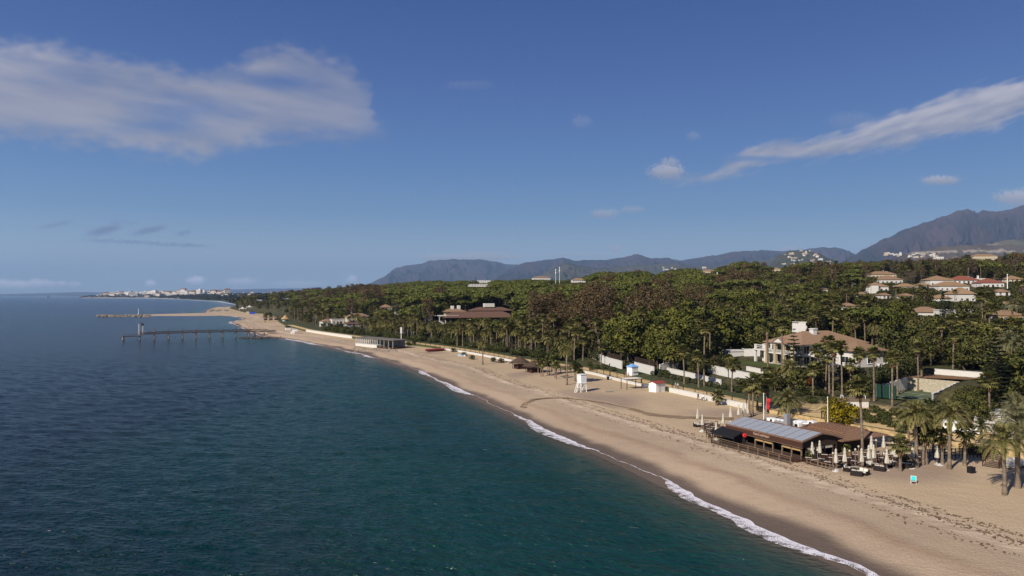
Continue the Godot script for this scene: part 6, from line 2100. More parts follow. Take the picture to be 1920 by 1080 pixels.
func make_debris() -> void:
	# seaweed and driftwood along the last tide line; the small stream bed across the beach
	var k := MB.new()
	k.col = Color(1, 1, 1)
	k.blob(Vector3.ZERO, Vector3(0.20, 0.04, 0.10), 5)
	var xf := []
	var cl := []
	for i in 4600:
		var d := 60.0 + 330.0 * pow(rng.randf(), 1.7)
		var c := slant(d)
		var dens := n1.get_noise_2d(d * 1.2, 33.0)
		var row: float = [17.0, 18.8, 13.8, 30.0][0 if rng.randf() < 0.55 else 1 if rng.randf() < 0.7 else 2 if rng.randf() < 0.8 else 3]
		var spread := 0.4 if row < 25 else 5.0
		if row > 25 and dens < 0.1: continue
		if dens < -0.3 and rng.randf() < 0.7: continue
		var s := row + n2.get_noise_2d(d * 0.9, 5.0) * 1.6 + rng.randfn() * spread + n1.get_noise_2d(d * 2.5, row) * 1.1
		var x := shore_x(d) + s / c
		if inland(x, -d) > -3.0: continue
		xf.append(Transform3D(Basis(Vector3.UP, rng.randf() * TAU).scaled(Vector3.ONE * rng.randf_range(0.4, 1.2)), Vector3(x, land(x, -d) + 0.05, -d)))
		cl.append(Color(0.115, 0.074, 0.046).lerp(Color(0.26, 0.19, 0.125), rng.randf()))
	var o := many(self, "tide_line", k.mesh(), M.plain, xf, cl)
	tag(o, "brown scraps of seaweed strewn along the tide line", "seaweed")
	var pts := [[985, 765], [978, 762], [984, 757], [1000, 750], [1024, 747], [1056, 746.5], [1100, 751], [1140, 757], [1180, 766], [1210, 775], [1240, 780], [1280, 783], [1330, 784], [1380, 786]]
	var bed := MB.new()
	var rows := 0
	for i in pts.size() - 1:
		for j in 10:
			var t := j / 10.0
			var a := on_land(lerpf(pts[i][0], pts[i + 1][0], t), lerpf(pts[i][1], pts[i + 1][1], t))
			var b := on_land(lerpf(pts[i][0], pts[i + 1][0], t + 0.1), lerpf(pts[i][1], pts[i + 1][1], t + 0.1))
			var nn := Vector3(b.z - a.z, 0, a.x - b.x).normalized()
			if nn.z > 0: nn = -nn
			var w := 0.34 + 0.3 * n1.get_noise_2d(rows * 5.0, 2.0) + 0.4 * smoothstep(7, 10, i)
			for q in [[-w * 1.8, 0.03, 0.95], [-w, -0.02, 0.62], [0, 0.012, 0.40], [w, 0.03, 0.6], [w * 1.9, 0.07, 1.02]]:
				var p: Vector3 = a + nn * (q[0] + 0.5 * n1.get_noise_2d(rows * 4.0, q[0] * 30.0))
				bed.vert(Vector3(p.x, land(p.x, p.z) + 0.10 + q[1], p.z), Vector3.UP, Color(0.50, 0.36, 0.235) * q[2])
			rows += 1
	for j in rows - 1:
		for c in 4:
			var p := j * 5 + c
			bed.ix.append_array(PackedInt32Array([p, p + 5, p + 1, p + 1, p + 5, p + 6]))
	bed.smooth_sheet(rows, 5, 0)
	var back := bed.ix.duplicate()
	for i in range(0, back.size(), 3):               # face up whichever way the stream runs
		var v0 := bed.v[back[i]]
		if (bed.v[back[i + 1]] - v0).cross(bed.v[back[i + 2]] - v0).y > 0:
			bed.ix[i + 1] = back[i + 2]; bed.ix[i + 2] = back[i + 1]
	put(self, "stream_bed", bed, M.sand).set_meta("kind", "structure")

func person(label: String, at: Vector3, turn: float, shirt: Color, trousers: Color, stride: float) -> void:
	var o := thing("person", label, "person", at, turn)
	var m := MB.new()
	var hipy := 0.92
	m.col = trousers
	m.path([Vector3(-0.09, hipy, 0), Vector3(-0.1, 0.5, stride * 0.5), Vector3(-0.1, 0.06, stride * 0.7)], [0.10, 0.075, 0.05], 8)
	m.path([Vector3(0.09, hipy, 0), Vector3(0.1, 0.5, -stride * 0.35), Vector3(0.1, 0.08, -stride)], [0.10, 0.075, 0.05], 8)
	m.blob(Vector3(0, hipy, 0), Vector3(0.18, 0.15, 0.12), 10)
	m.col = Color(0.05, 0.05, 0.05)
	m.blob(Vector3(-0.1, 0.04, stride * 0.7 + 0.06), Vector3(0.05, 0.045, 0.13), 7); m.blob(Vector3(0.1, 0.05, -stride + 0.05), Vector3(0.05, 0.045, 0.13), 7)
	m.col = shirt
	m.path([Vector3(0, hipy + 0.02, 0), Vector3(0, 1.2, 0), Vector3(0, 1.42, 0)], [0.16, 0.19, 0.13], 10)
	for e in [-1.0, 1.0]:
		m.col = shirt
		m.path([Vector3(e * 0.18, 1.40, 0), Vector3(e * 0.24, 1.13, -e * stride * 0.3), Vector3(e * 0.23, 1.06, -e * stride * 0.35)], [0.065, 0.05, 0.045], 7)
		m.col = Color(0.42, 0.26, 0.18)
		m.path([Vector3(e * 0.23, 1.06, -e * stride * 0.35), Vector3(e * 0.22, 0.86, -e * stride * 0.3 + 0.08)], [0.04, 0.03], 6)
		m.blob(Vector3(e * 0.22, 0.81, -e * stride * 0.3 + 0.1), Vector3(0.03, 0.07, 0.045), 6)
	m.col = Color(0.42, 0.26, 0.18)
	m.tube(Vector3(0, 1.40, 0), Vector3(0, 1.54, 0.01), 0.055, 0.05, 7)
	m.blob(Vector3(0, 1.62, 0.02), Vector3(0.08, 0.115, 0.095), 10)
	m.blob(Vector3(0, 1.61, 0.115), Vector3(0.015, 0.025, 0.02), 5)
	put(o, "body", m, M.plain)
	var h := MB.new()
	h.col = Color(0.06, 0.04, 0.03)
	h.blob(Vector3(0, 1.66, -0.01), Vector3(0.088, 0.095, 0.098), 10)
	put(o, "hair", h, M.plain)

func make_people() -> void:
	person("person in white top walking on the promenade above the palm bush", on_land(1319, 752), 1.9, Color(0.7, 0.7, 0.7), Color(0.06, 0.07, 0.1), 0.28)
	person("person in dark clothes ahead of the one in white", on_land(1309, 750), 1.9, Color(0.10, 0.07, 0.06), Color(0.05, 0.05, 0.05), 0.25)
	person("person in a red top on the promenade beside the blue roofed kiosk", on_land(1174, 708), 0.9, Color(0.5, 0.09, 0.06), Color(0.08, 0.06, 0.06), 0.2)
	person("person in a beige top right of the one in red", on_land(1178, 709), 2.2, Color(0.4, 0.3, 0.22), Color(0.2, 0.16, 0.13), 0.22)
	person("person in grey, left of two standing right of the red roofed hut", on_land(1267, 729), 0.4, Color(0.3, 0.3, 0.3), Color(0.2, 0.2, 0.22), 0.1)
	person("person in pale grey, right of two standing right of the red roofed hut", on_land(1271, 730), -0.4, Color(0.42, 0.42, 0.43), Color(0.1, 0.1, 0.12), 0.1)

func make_van() -> void:
	var a := on_land(1773, 812)
	var o := thing("white_van", "white panel van with a dark side window parked on the yellow road", "van", a + Vector3(1.9, 0.02, 0.9), -0.45)
	# local x forward, body profile swept across z
	var pr := [Vector2(-2.55, 0.42), Vector2(-2.6, 0.9), Vector2(-2.52, 1.9), Vector2(-2.40, 2.16), Vector2(0.75, 2.16), Vector2(1.1, 2.05), Vector2(1.75, 1.22), Vector2(2.45, 1.02), Vector2(2.62, 0.8), Vector2(2.6, 0.42)]
	var m := MB.new()
	var hw := func(y: float) -> float: return 0.96 if y < 1.2 else lerpf(0.96, 0.80, (y - 1.2) / 0.96)
	for i in pr.size():
		var p: Vector2 = pr[i]
		var q: Vector2 = pr[(i + 1) % pr.size()]
		m.quad(Vector3(q.x, q.y, hw.call(q.y)), Vector3(q.x, q.y, -hw.call(q.y)), Vector3(p.x, p.y, -hw.call(p.y)), Vector3(p.x, p.y, hw.call(p.y)))
	for e in [-1.0, 1.0]:
		for i in range(1, pr.size() - 1):
			var t := [pr[0], pr[i], pr[i + 1]]
			var w := []
			for p in t: w.append(Vector3(p.x, p.y, e * hw.call(p.y)))
			if e > 0: m.tri(w[0], w[2], w[1])
			else: m.tri(w[0], w[1], w[2])
	put(o, "body", m, M.white_paint)
	var g := MB.new()
	for e in [-1.0, 1.0]:
		g.boxb(Vector3(-0.2, 1.62, e * 0.905), Vector3(1.3, 0.52, 0.03), Basis(Vector3.RIGHT, -e * 0.165))
		g.boxb(Vector3(-1.75, 1.62, e * 0.905), Vector3(1.2, 0.5, 0.03), Basis(Vector3.RIGHT, -e * 0.165))
		g.boxb(Vector3(0.92, 1.55, e * 0.91), Vector3(0.8, 0.5, 0.03), Basis(Vector3.RIGHT, -e * 0.165))
	put(o, "side_window", g, M.dark_glass)
	var ws := MB.new()
	ws.boxb(Vector3(1.44, 1.65, 0), Vector3(0.03, 0.95, 1.6), Basis(Vector3.BACK, 0.666))
	put(o, "windscreen", ws, M.dark_glass)
	for q in [[-1.65, 0.9], [-1.65, -0.9], [1.7, 0.9], [1.7, -0.9]]:
		var t := MB.new()
		t.tube(Vector3(q[0], 0.34, q[1] - 0.12), Vector3(q[0], 0.34, q[1] + 0.12), 0.34, 0.34, 14)
		t.tube(Vector3(q[0], 0.34, q[1] + 0.12), Vector3(q[0], 0.34, q[1] - 0.12), 0.34, 0.34, 14)
		var wh := put(o, "wheel", t, M.rubber)
		var r := MB.new()
		r.tube(Vector3(q[0], 0.34, q[1]), Vector3(q[0], 0.34, q[1] + 0.135 * signf(q[1])), 0.2, 0.19, 10)
		put(wh, "rim", r, M.metal)
	for e in [-1.0, 1.0]:
		var l := MB.new()
		l.box(Vector3(2.53, 0.86, e * 0.7), Vector3(0.16, 0.2, 0.36))
		put(o, "headlight", l, M.metal)
		l = MB.new()
		l.box(Vector3(-2.585, 1.1, e * 0.86), Vector3(0.06, 0.5, 0.14))
		put(o, "tail_light", l, M.dull_red)
		l = MB.new()
		l.box(Vector3(1.35, 1.35, e * 1.06), Vector3(0.1, 0.24, 0.16))
		put(o, "mirror", l, M.black)
	var bp := MB.new()
	bp.box(Vector3(2.6, 0.5, 0), Vector3(0.14, 0.24, 1.86)); bp.box(Vector3(-2.6, 0.5, 0), Vector3(0.14, 0.24, 1.86)); bp.box(Vector3(0, 0.55, 0.975), Vector3(3.0, 0.12, 0.03)); bp.box(Vector3(0, 0.55, -0.975), Vector3(3.0, 0.12, 0.03))
	put(o, "bumper", bp, M.black)
	keep_clear.append([1755, 770, 1840, 815, 118.0])
	var s := thing("parked_car", "small white vehicle before the white two storey house up the slope", "car", at_depth(1816, 580, 330), 0.3)
	var c := MB.new()
	c.box(Vector3(0, 0.8, 0), Vector3(4.6, 1.2, 1.9)); c.boxb(Vector3(-0.3, 1.75, 0), Vector3(3.4, 0.9, 1.7), Basis.IDENTITY)
	put(s, "body", c, M.white_paint)
	c = MB.new()
	c.box(Vector3(-0.3, 1.75, 0), Vector3(3.0, 0.5, 1.74))
	put(s, "window", c, M.dark_glass)
	for q in [[-1.4, 0.9], [1.4, 0.9], [-1.4, -0.9], [1.4, -0.9]]:
		c = MB.new()
		c.tube(Vector3(q[0], 0.35, q[1] - 0.1), Vector3(q[0], 0.35, q[1] + 0.1), 0.35, 0.35, 10)
		put(s, "wheel", c, M.rubber)
	keep_clear.append([1800, 572, 1832, 582, 330.0])

# ------------------------------------------------------------------ the beach restaurant
var rest_a: Vector3
var rest_b: Vector3

func make_restaurant() -> void:
	rest_a = on_land(1369, 829.7)
	rest_b = on_land(1504.5, 864.7)
	var base := minf(rest_a.y, rest_b.y)
	rest_a.y = base; rest_b.y = base
	var L := rest_a.distance_to(rest_b)
	var o := thing("beach_restaurant", "brown wooden beach restaurant with a grey panelled roof", "restaurant", rest_a, frame_of(rest_a, rest_b))
	var m := MB.new()
	m.box(Vector3(L / 2, 0.0, -3.4), Vector3(L + 0.6, 0.5, 10.0))
	put(o, "deck", m, M.wood)
	for k in 9:
		m = MB.new()
		m.box(Vector3(0.15 + k * (L - 0.3) / 8.0, 1.35, 0.0), Vector3(0.18, 2.3, 0.18))
		put(o, "post", m, M.pale_wood if k > 2 else M.dark_wood)
	m = MB.new()
	m.box(Vector3(L / 2, 2.52, 0.46), Vector3(L + 0.9, 0.88, 0.14))
	var fascia := put(o, "fascia", m, M.wood)
	m = MB.new()
	m.box(Vector3(L / 2, 2.05, 0.47), Vector3(L + 0.9, 0.06, 0.20))
	put(o, "lower_trim", m, M.pale_wood)
	var tm := TextMesh.new()
	tm.text = "TROCADERO"
	var fnt := SystemFont.new()
	fnt.font_names = PackedStringArray(["Droid Serif"])
	tm.font = fnt
	tm.font_size = 32
	tm.pixel_size = 0.0125
	tm.depth = 0.06
	var sign := put(fascia, "sign_letters", tm, M.sign_paint, Vector3(L * 0.495, 2.56, 0.56))
	sign.scale.x = 3.3 / maxf(tm.get_aabb().size.x, 0.1) if tm.get_aabb().size.x > 0 else 1.0
	# side walls and rear
	m = MB.new()
	m.box(Vector3(L / 2, 1.6, -7.3), Vector3(L, 2.8, 0.2)); m.box(Vector3(0.05, 1.6, -4.2), Vector3(0.2, 2.8, 6.4)); m.box(Vector3(L / 2, 0.5, -0.03), Vector3(L - 0.5, 0.6, 0.12))
	put(o, "wall", m, M.dark_wood)
	m = MB.new()
	m.box(Vector3(L - 0.1, 2.45, -3.7), Vector3(0.22, 1.1, 7.2))
	put(o, "side_beam", m, M.dark_wood)
	for k in 4:
		m = MB.new()
		m.box(Vector3(L - 0.1, 1.35, -0.9 - k * 1.9), Vector3(0.2, 2.3, 0.2))
		put(o, "post", m, M.dark_wood)
		if k < 3:
			m = MB.new()
			m.box(Vector3(L - 0.06, 1.75, -1.85 - k * 1.9), Vector3(0.06, 0.5, 1.5))
			put(o, "blind", m, M.canvas)
	for k in range(3, 8):
		var x := 0.15 + (k + 0.5) * (L - 0.3) / 8.0
		if k != 5:
			m = MB.new()
			m.box(Vector3(x, 1.72, 0.1), Vector3((L - 0.3) / 8.0 - 0.22, 0.52, 0.05))
			put(o, "blind", m, M.bamboo)
	# front slope in nine grey panels
	var e0 := Vector3(0, 3.04, 0.55)
	var r0 := Vector3(0, 3.95, -3.6)
	var back := Vector3(0, 3.15, -7.8)
	m = MB.new()
	var x0 := -0.55
	var x1 := L + 0.55
	var t := Vector3(0, -0.14, 0)
	m.quad(Vector3(x0, r0.y, r0.z), Vector3(x1, r0.y, r0.z), Vector3(x1, back.y, back.z), Vector3(x0, back.y, back.z))
	m.quad(Vector3(x0, back.y, back.z) + t, Vector3(x1, back.y, back.z) + t, Vector3(x1, r0.y, r0.z) + t, Vector3(x0, r0.y, r0.z) + t)
	m.quad(Vector3(x0, e0.y, e0.z) + t * 0.3, Vector3(x1, e0.y, e0.z) + t * 0.3, Vector3(x1, r0.y, r0.z) + t * 0.3, Vector3(x0, r0.y, r0.z) + t * 0.3)
	m.quad(Vector3(x0, r0.y, r0.z) + t, Vector3(x1, r0.y, r0.z) + t, Vector3(x1, e0.y, e0.z) + t, Vector3(x0, e0.y, e0.z) + t)
	m.quad(Vector3(x0, e0.y, e0.z) + t, Vector3(x1, e0.y, e0.z) + t, Vector3(x1, e0.y, e0.z) + t * 0.3, Vector3(x0, e0.y, e0.z) + t * 0.3)
	for x in [x0, x1]:
		for q in [[e0, r0], [r0, back]]:
			var a := Vector3(x, q[0].y, q[0].z)
			var b := Vector3(x, q[1].y, q[1].z)
			if x == x1: m.quad(a + t, b + t, b, a)
			else: m.quad(b + t, a + t, a, b)
	var roof := put(o, "roof", m, M.brown_roof)
	m = MB.new()
	for x in [0.02, L - 0.02]:
		var pts := [Vector3(x, 2.4, 0.2), Vector3(x, 2.95, 0.4), Vector3(x, 3.8, -3.6), Vector3(x, 3.0, -7.4), Vector3(x, 2.4, -7.4)]
		for i in range(1, 4):
			if x > 1: m.tri(pts[0], pts[i + 1], pts[i])
			else: m.tri(pts[0], pts[i], pts[i + 1])
	put(o, "gable", m, M.dark_wood)
	var pw := (x1 - x0 - 0.3) / 9.0
	var pm := MB.new()
	var dz := (r0 - e0)
	var ln := dz.length()
	pm.boxb(Vector3.ZERO, Vector3(pw - 0.13, 0.05, ln - 0.3), Basis(Vector3.RIGHT, atan2(dz.y, -dz.z)))
	var panel := pm.mesh()
	for k in 9:
		put(roof, "roof_panel", panel, M.panel_grey, Vector3(x0 + 0.15 + (k + 0.5) * pw, (e0.y + r0.y) / 2 + 0.045, (e0.z + r0.z) / 2))
	m = MB.new()
	m.bar(Vector3(x0, r0.y + 0.03, r0.z), Vector3(x1, r0.y + 0.03, r0.z), 0.22, 0.1)
	put(roof, "ridge", m, M.brown_roof)
	# black awning over the left end
	m = MB.new()
	m.quad(Vector3(-1.6, 1.75, 2.6), Vector3(3.6, 1.75, 2.6), Vector3(3.6, 2.5, 0.15), Vector3(-1.6, 2.5, 0.15))
	m.quad(Vector3(-1.6, 2.46, 0.15), Vector3(3.6, 2.46, 0.15), Vector3(3.6, 1.71, 2.6), Vector3(-1.6, 1.71, 2.6))
	m.box(Vector3(1.0, 1.60, 2.6), Vector3(5.2, 0.34, 0.03)); m.box(Vector3(1.0, 0.75, 0.2), Vector3(5.2, 1.6, 0.06))
	put(o, "awning", m, M.black)
	for x in [-1.5, 1.0, 3.5]:
		m = MB.new()
		m.tube(Vector3(x, -0.1, 2.5), Vector3(x, 1.72, 2.5), 0.05, 0.05, 6)
		put(o, "awning_post", m, M.black)
	# glass and timber railing along the front
	for k in 9:
		m = MB.new()
		m.box(Vector3(-1.5 + k * (L + 1.8) / 8.0, 0.35, 2.75), Vector3(0.12, 1.3, 0.12))
		put(o, "railing_post", m, M.pale_wood if k > 2 else M.dark_wood)
		if k < 8:
			m = MB.new()
			m.box(Vector3(-1.5 + (k + 0.5) * (L + 1.8) / 8.0, 0.2, 2.75), Vector3((L + 1.8) / 8.0 - 0.14, 0.6, 0.03))
			put(o, "railing_panel", m, M.smoked_glass)
	m = MB.new()
	m.bar(Vector3(-1.5, 1.0, 2.75), Vector3(L + 0.3, 1.0, 2.75), 0.10, 0.07); m.bar(Vector3(-1.5, 0.72, 2.75), Vector3(L + 0.3, 0.72, 2.75), 0.05, 0.05)
	put(o, "handrail", m, M.pale_wood)
	# second building behind on the right, with its own hipped roof and raised crown
	m = MB.new()
	m.box(Vector3(L - 5.2, 1.3, -13.0), Vector3(8.0, 2.6, 8.2))
	put(o, "rear_wall", m, M.dark_wood)
	m = MB.new()
	hip(m, L - 10.5, L + 0.4, -17.6, -8.0, 2.5, 1.0, 0.5, false, 3.2)
	var rr := put(o, "rear_roof", m, M.brown_roof)
	m = MB.new()
	hip(m, L - 8.0, L - 1.6, -15.6, -10.6, 3.15, 0.5, 0.4, false, 2.0)
	put(rr, "raised_crown", m, M.brown_roof)
	# service yard with flat dark roofs and air plant
	m = MB.new()
	m.box(Vector3(2.0, 1.1, -12.0), Vector3(9.6, 2.4, 8.0))
	put(o, "kitchen_block", m, M.dark_wood)
	m = MB.new()
	m.box(Vector3(2.0, 2.4, -12.0), Vector3(10.0, 0.2, 8.4))
	put(o, "kitchen_roof", m, M.flat_roof)
	for q in [[-0.6, -10.5, 2.0, 0.9, 1.2], [1.6, -10.2, 1.4, 1.1, 1.0], [4.4, -11.2, 1.6, 1.2, 1.3], [5.6, -9.6, 1.1, 1.3, 1.1], [3.2, -13.2, 2.2, 0.8, 1.4], [6.0, -12.4, 1.2, 1.5, 1.0]]:
		m = MB.new()
		m.box(Vector3(q[0], 2.5 + q[3] * 0.36, q[1]), Vector3(q[2], q[3] * 0.72, q[4]))
		var au := put(o, "air_unit", m, M.white_paint)
		m = MB.new()
		m.tube(Vector3(q[0], 2.5 + q[3] * 0.38, q[1] + q[4] / 2), Vector3(q[0], 2.5 + q[3] * 0.38, q[1] + q[4] / 2 + 0.05), q[3] * 0.27, q[3] * 0.25, 12)
		put(au, "fan_grille", m, M.black)
	m = MB.new()
	m.box(Vector3(5.4, 4.1, -7.2), Vector3(0.75, 1.9, 0.75))
	put(o, "flue", m, M.metal)
	m = MB.new()
	m.path([Vector3(1.2, 3.0, -9.0), Vector3(4.2, 3.1, -8.6), Vector3(5.2, 3.0, -8.2)], [0.26, 0.26, 0.26], 8)
	put(o, "duct", m, M.metal)
	m = MB.new()
	for q in [[5.0, -10.4], [6.6, -10.0]]: m.lathe([Vector2(0.05, 2.6), Vector2(0.3, 2.65), Vector2(0.62, 2.95), Vector2(0.6, 2.98), Vector2(0.0, 2.7)], 12, Vector3(q[0], 0.5, q[1]))
	put(o, "satellite_dish", m, M.white_paint)
	for i in 2: plots.append([0, 0, 0, 0, 0, 0, 0])
	plots.resize(plots.size() - 2)
	# the red hanging flower ball
	var fb := thing("red_flower_ball", "round red flower ball hanging under the black awning's right end", "decoration", rest_a + Basis(Vector3.UP, frame_of(rest_a, rest_b)) * Vector3(4.0, 1.95, 0.7))
	m = MB.new()
	for i in 40:
		var u := Vector3(rng.randfn(), rng.randfn(), rng.randfn()).normalized()
		m.blob(u * 0.26, Vector3.ONE * 0.12, 5)
	put(fb, "flowers", m, M.red)
	m = MB.new()
	m.tube(Vector3(0, 0.2, 0), Vector3(0, 0.75, 0), 0.015, 0.015, 4)
	put(fb, "cord", m, M.black)

func parasol() -> Node3D:
	var o := thing("closed_parasol", "", "parasol", Vector3.ZERO, 0.0, "closed cream parasols of the restaurant")
	var m := MB.new()
	m.tube(Vector3(0, 0, 0), Vector3(0, 2.95, 0), 0.035, 0.03, 6)
	put(o, "pole", m, M.pale_wood)
	m = MB.new()
	m.lathe([Vector2(0.24, 0.95), Vector2(0.33, 1.05), Vector2(0.29, 1.5), Vector2(0.17, 2.1), Vector2(0.20, 2.2), Vector2(0.13, 2.6), Vector2(0.17, 2.68), Vector2(0.04, 2.95)], 12, Vector3.ZERO, 0.16)
	put(o, "folded_canopy", m, M.canvas)
	m = MB.new()
	m.lathe([Vector2(0.36, 0), Vector2(0.36, 0.08), Vector2(0.08, 0.12), Vector2(0.05, 0.3)], 12)
	put(o, "base", m, M.white_wall)
	return o

func wicker_sofa() -> Node3D:
	var o := thing("wicker_sofa", "", "sofa", Vector3.ZERO, 0.0, "dark wicker lounge sofas on the sand")
	var m := MB.new()
	m.box(Vector3(0, 0.2, 0), Vector3(1.5, 0.32, 0.85)); m.box(Vector3(0, 0.52, -0.36), Vector3(1.5, 0.42, 0.13))
	for e in [-0.69, 0.69]: m.box(Vector3(e, 0.44, 0.02), Vector3(0.12, 0.26, 0.7))
	put(o, "frame", m, M.black_wicker)
	m = MB.new()
	for e in [-0.31, 0.31]: m.box(Vector3(e, 0.43, 0.05), Vector3(0.58, 0.14, 0.62))
	put(o, "seat_cushion", m, M.cushion)
	m = MB.new()
	for e in [-0.31, 0.31]: m.boxb(Vector3(e, 0.66, -0.24), Vector3(0.54, 0.38, 0.13), Basis(Vector3.RIGHT, -0.25))
	put(o, "back_cushion", m, M.cushion)
	return o

func cafe_table() -> Node3D:
	var o := thing("cafe_table", "", "table", Vector3.ZERO, 0.0, "tables on the restaurant terraces")
	var m := MB.new()
	m.box(Vector3(0, 0.74, 0), Vector3(0.9, 0.05, 0.9)); m.box(Vector3(0, 0.775, 0), Vector3(0.8, 0.015, 0.4))
	put(o, "tabletop", m, M.wood)
	m = MB.new()
	m.box(Vector3(0, 0.785, 0), Vector3(0.34, 0.02, 0.92))
	put(o, "table_runner", m, M.cushion)
	for q in [[-0.38, -0.38], [0.38, -0.38], [-0.38, 0.38], [0.38, 0.38]]:
		m = MB.new()
		m.box(Vector3(q[0], 0.36, q[1]), Vector3(0.06, 0.72, 0.06))
		put(o, "leg", m, M.dark_wood)
	return o

func cafe_chair() -> Node3D:
	var o := thing("cafe_chair", "", "chair", Vector3.ZERO, 0.0, "wooden chairs on the restaurant terraces")
	var m := MB.new()
	m.box(Vector3(0, 0.45, 0), Vector3(0.44, 0.05, 0.44))
	put(o, "seat", m, M.wood)
	m = MB.new()
	for k in 3: m.box(Vector3(0, 0.60 + k * 0.14, -0.2), Vector3(0.42, 0.08, 0.03))
	put(o, "backrest", m, M.wood)
	for q in [[-0.19, -0.2, 0.92], [0.19, -0.2, 0.92], [-0.19, 0.19, 0.44], [0.19, 0.19, 0.44]]:
		m = MB.new()
		m.box(Vector3(q[0], q[2] / 2, q[1]), Vector3(0.045, q[2], 0.045))
		put(o, "leg", m, M.dark_wood)
	return o

func make_terrace() -> void:
	var pr := parasol()
	var spots2 := [[1523, 866, "closed parasol beside the restaurant's front right corner post"], [1537, 861, "closed parasol just right of the corner one"], [1567.5, 881, "closed parasol at the front fence corner of the terrace"], [1584, 879, "closed parasol right of the front fence corner"], [1615.6, 879, "widest closed parasol before the tall thin palm"], [1629, 873, "closed parasol behind the widest one, left of a pair"], [1638, 872, "closed parasol behind the widest one, right of a pair"], [1663, 882, "closed parasol between two front wicker sofas"], [1657, 851, "closed parasol at the rear under the brown roof's edge"], [1634, 855, "thin closed parasol at the rear by the thin palm"], [1674, 865, "left of two touching closed parasols at the terrace's right"], [1680, 869, "right of two touching closed parasols at the terrace's right"], [1711, 873, "closed parasol left of the arching palm's trunk"], [1757, 871, "lone closed parasol on sand right of the terrace"],
		[1308, 794, "leftmost closed parasol of the left terrace"], [1317, 807, "second closed parasol from left of the left terrace"], [1356, 804, "closed parasol at the rear of the left terrace"], [1343, 824, "front closed parasol of the left terrace"], [1370, 792, "closed parasol behind the restaurant's left end"], [1385, 788, "closed parasol farther behind the restaurant's left end"], [1394, 785, "left of two far parasols behind the grey roof"], [1402, 784, "right of two far parasols behind the grey roof"]]
	for i in spots2.size():
		var p := on_land(spots2[i][0], spots2[i][1])
		if i == 0:
			pr.position = p; pr.set_meta("label", spots2[i][2])
		else:
			var c := copy(pr, "closed_parasol", p, rng.randf() * TAU, spots2[i][2])
			c.scale = Vector3.ONE * rng.randf_range(0.94, 1.06)
	var so := wicker_sofa()
	var sofas := [[1589, 883, 0.9, "wicker sofa at the front left of the lounge group"], [1606, 892, 2.6, "foremost wicker sofa on the open sand"], [1618, 890, -1.0, "wicker sofa right of the foremost one"], [1650, 883, 2.4, "wicker sofa beside the parasol between two sofas"], [1698, 878, 2.8, "dark wicker sofa behind the short fan palm"], [1668, 875, 0.4, "wicker sofa left of the short fan palm"], [1308, 800, 0.6, "wicker sofa at the far left end of the left terrace"], [1632, 876, 0.3, "wicker sofa under the pair of rear parasols"]]
	for i in sofas.size():
		var p := on_land(sofas[i][0], sofas[i][1])
		if i == 0:
			so.position = p; so.rotation.y = sofas[i][2]; so.set_meta("label", sofas[i][3])
		else: copy(so, "wicker_sofa", p, sofas[i][2], sofas[i][3])
	var tb := cafe_table()
	var ch := cafe_chair()
	var used := false
	var tl := [[1516, 868], [1528, 872], [1540, 870], [1552, 876], [1546, 862], [1560, 868], [1572, 874], [1575, 864], [1590, 868], [1600, 874], [1603, 862], [1618, 866], [1625, 858], [1642, 860], [1650, 868], [1668, 862], [1690, 866], [1700, 860], [1720, 866], [1602, 886], [1640, 879], [1680, 876], [1322, 806], [1330, 812], [1338, 808], [1346, 814], [1334, 820], [1350, 822], [1358, 828], [1362, 816], [1326, 800], [1340, 800]]
	for i in tl.size():
		var p := on_land(tl[i][0], tl[i][1])
		var right: bool = tl[i][0] > 1450
		var terr := "right terrace among closed parasols" if right else "left terrace by the sand"
		var kk := i if right else i - 22
		var lab := "%s table of the %s" % [nth(kk + 1), terr]
		var turn := rng.randf_range(-0.3, 0.3) + 1.1
		var t := tb
		if i == 0:
			tb.position = p; tb.rotation.y = turn; tb.set_meta("label", lab)
		else: t = copy(tb, "cafe_table", p, turn, lab)
		var where_: String = ["nearest the corner post", "second along the front fence", "beside the second parasol", "by the fence corner", "against the restaurant's side", "between the fence parasols", "right of the fence corner", "left of the thin palm's foot", "before the dark side wall", "left of the widest parasol", "at the side wall's middle", "behind the widest parasol", "under the thin rear parasol", "under the brown roof's edge", "behind the sofa parasol", "left of the touching parasols", "right of the touching parasols", "behind the dark right sofa", "right of the big palm trunk", "between the front sofas", "behind the front sofas", "right of the sofa parasol",
			"left front of the left terrace", "centre left of the left terrace", "centre rear of the left terrace", "right centre of the left terrace", "front centre of the left terrace", "right front of the left terrace", "next to the black awning", "right rear of the left terrace", "left rear of the left terrace", "farthest rear of the left terrace"][i]
		t.set_meta("label", "wooden cafe table with white runner, " + where_)
		for k in 4:
			var a := turn + k * PI / 2
			var q := p + Vector3(sin(a), 0, cos(a)) * -0.72
			q.y = land(q.x, q.z)
			var cl: String = "cafe chair on the %s side of the table %s" % [["far", "inland", "near", "sea"][k], where_]
			if not used:
				ch.position = q; ch.rotation.y = a + rng.randf_range(-0.3, 0.3); ch.set_meta("label", cl); ch.set_meta("group", "wooden chairs on the " + terr); used = true
			else:
				var c := copy(ch, "cafe_chair", q, a + rng.randf_range(-0.3, 0.3), cl)
				c.set_meta("group", "wooden chairs on the " + terr)
	# posts with beams round the right terrace
	var first: Node3D = null
	var ps := [[1533, 876, 2.3, "slim wooden post on the fence near the second parasol"], [1562, 881, 2.2, "wooden post at the fence's right end"], [1604, 884, 2.9, "pale wooden post with a lantern left of the widest parasol"], [1643, 872, 3.4, "tall pale post right of the parasol pair"], [1593, 872, 1.9, "short pale post by the side wall"], [1610, 866, 2.1, "short pale post behind the widest parasol"], [1330, 821, 2.6, "left wooden post of the left terrace"], [1350, 827, 2.9, "right wooden post of the left terrace"]]
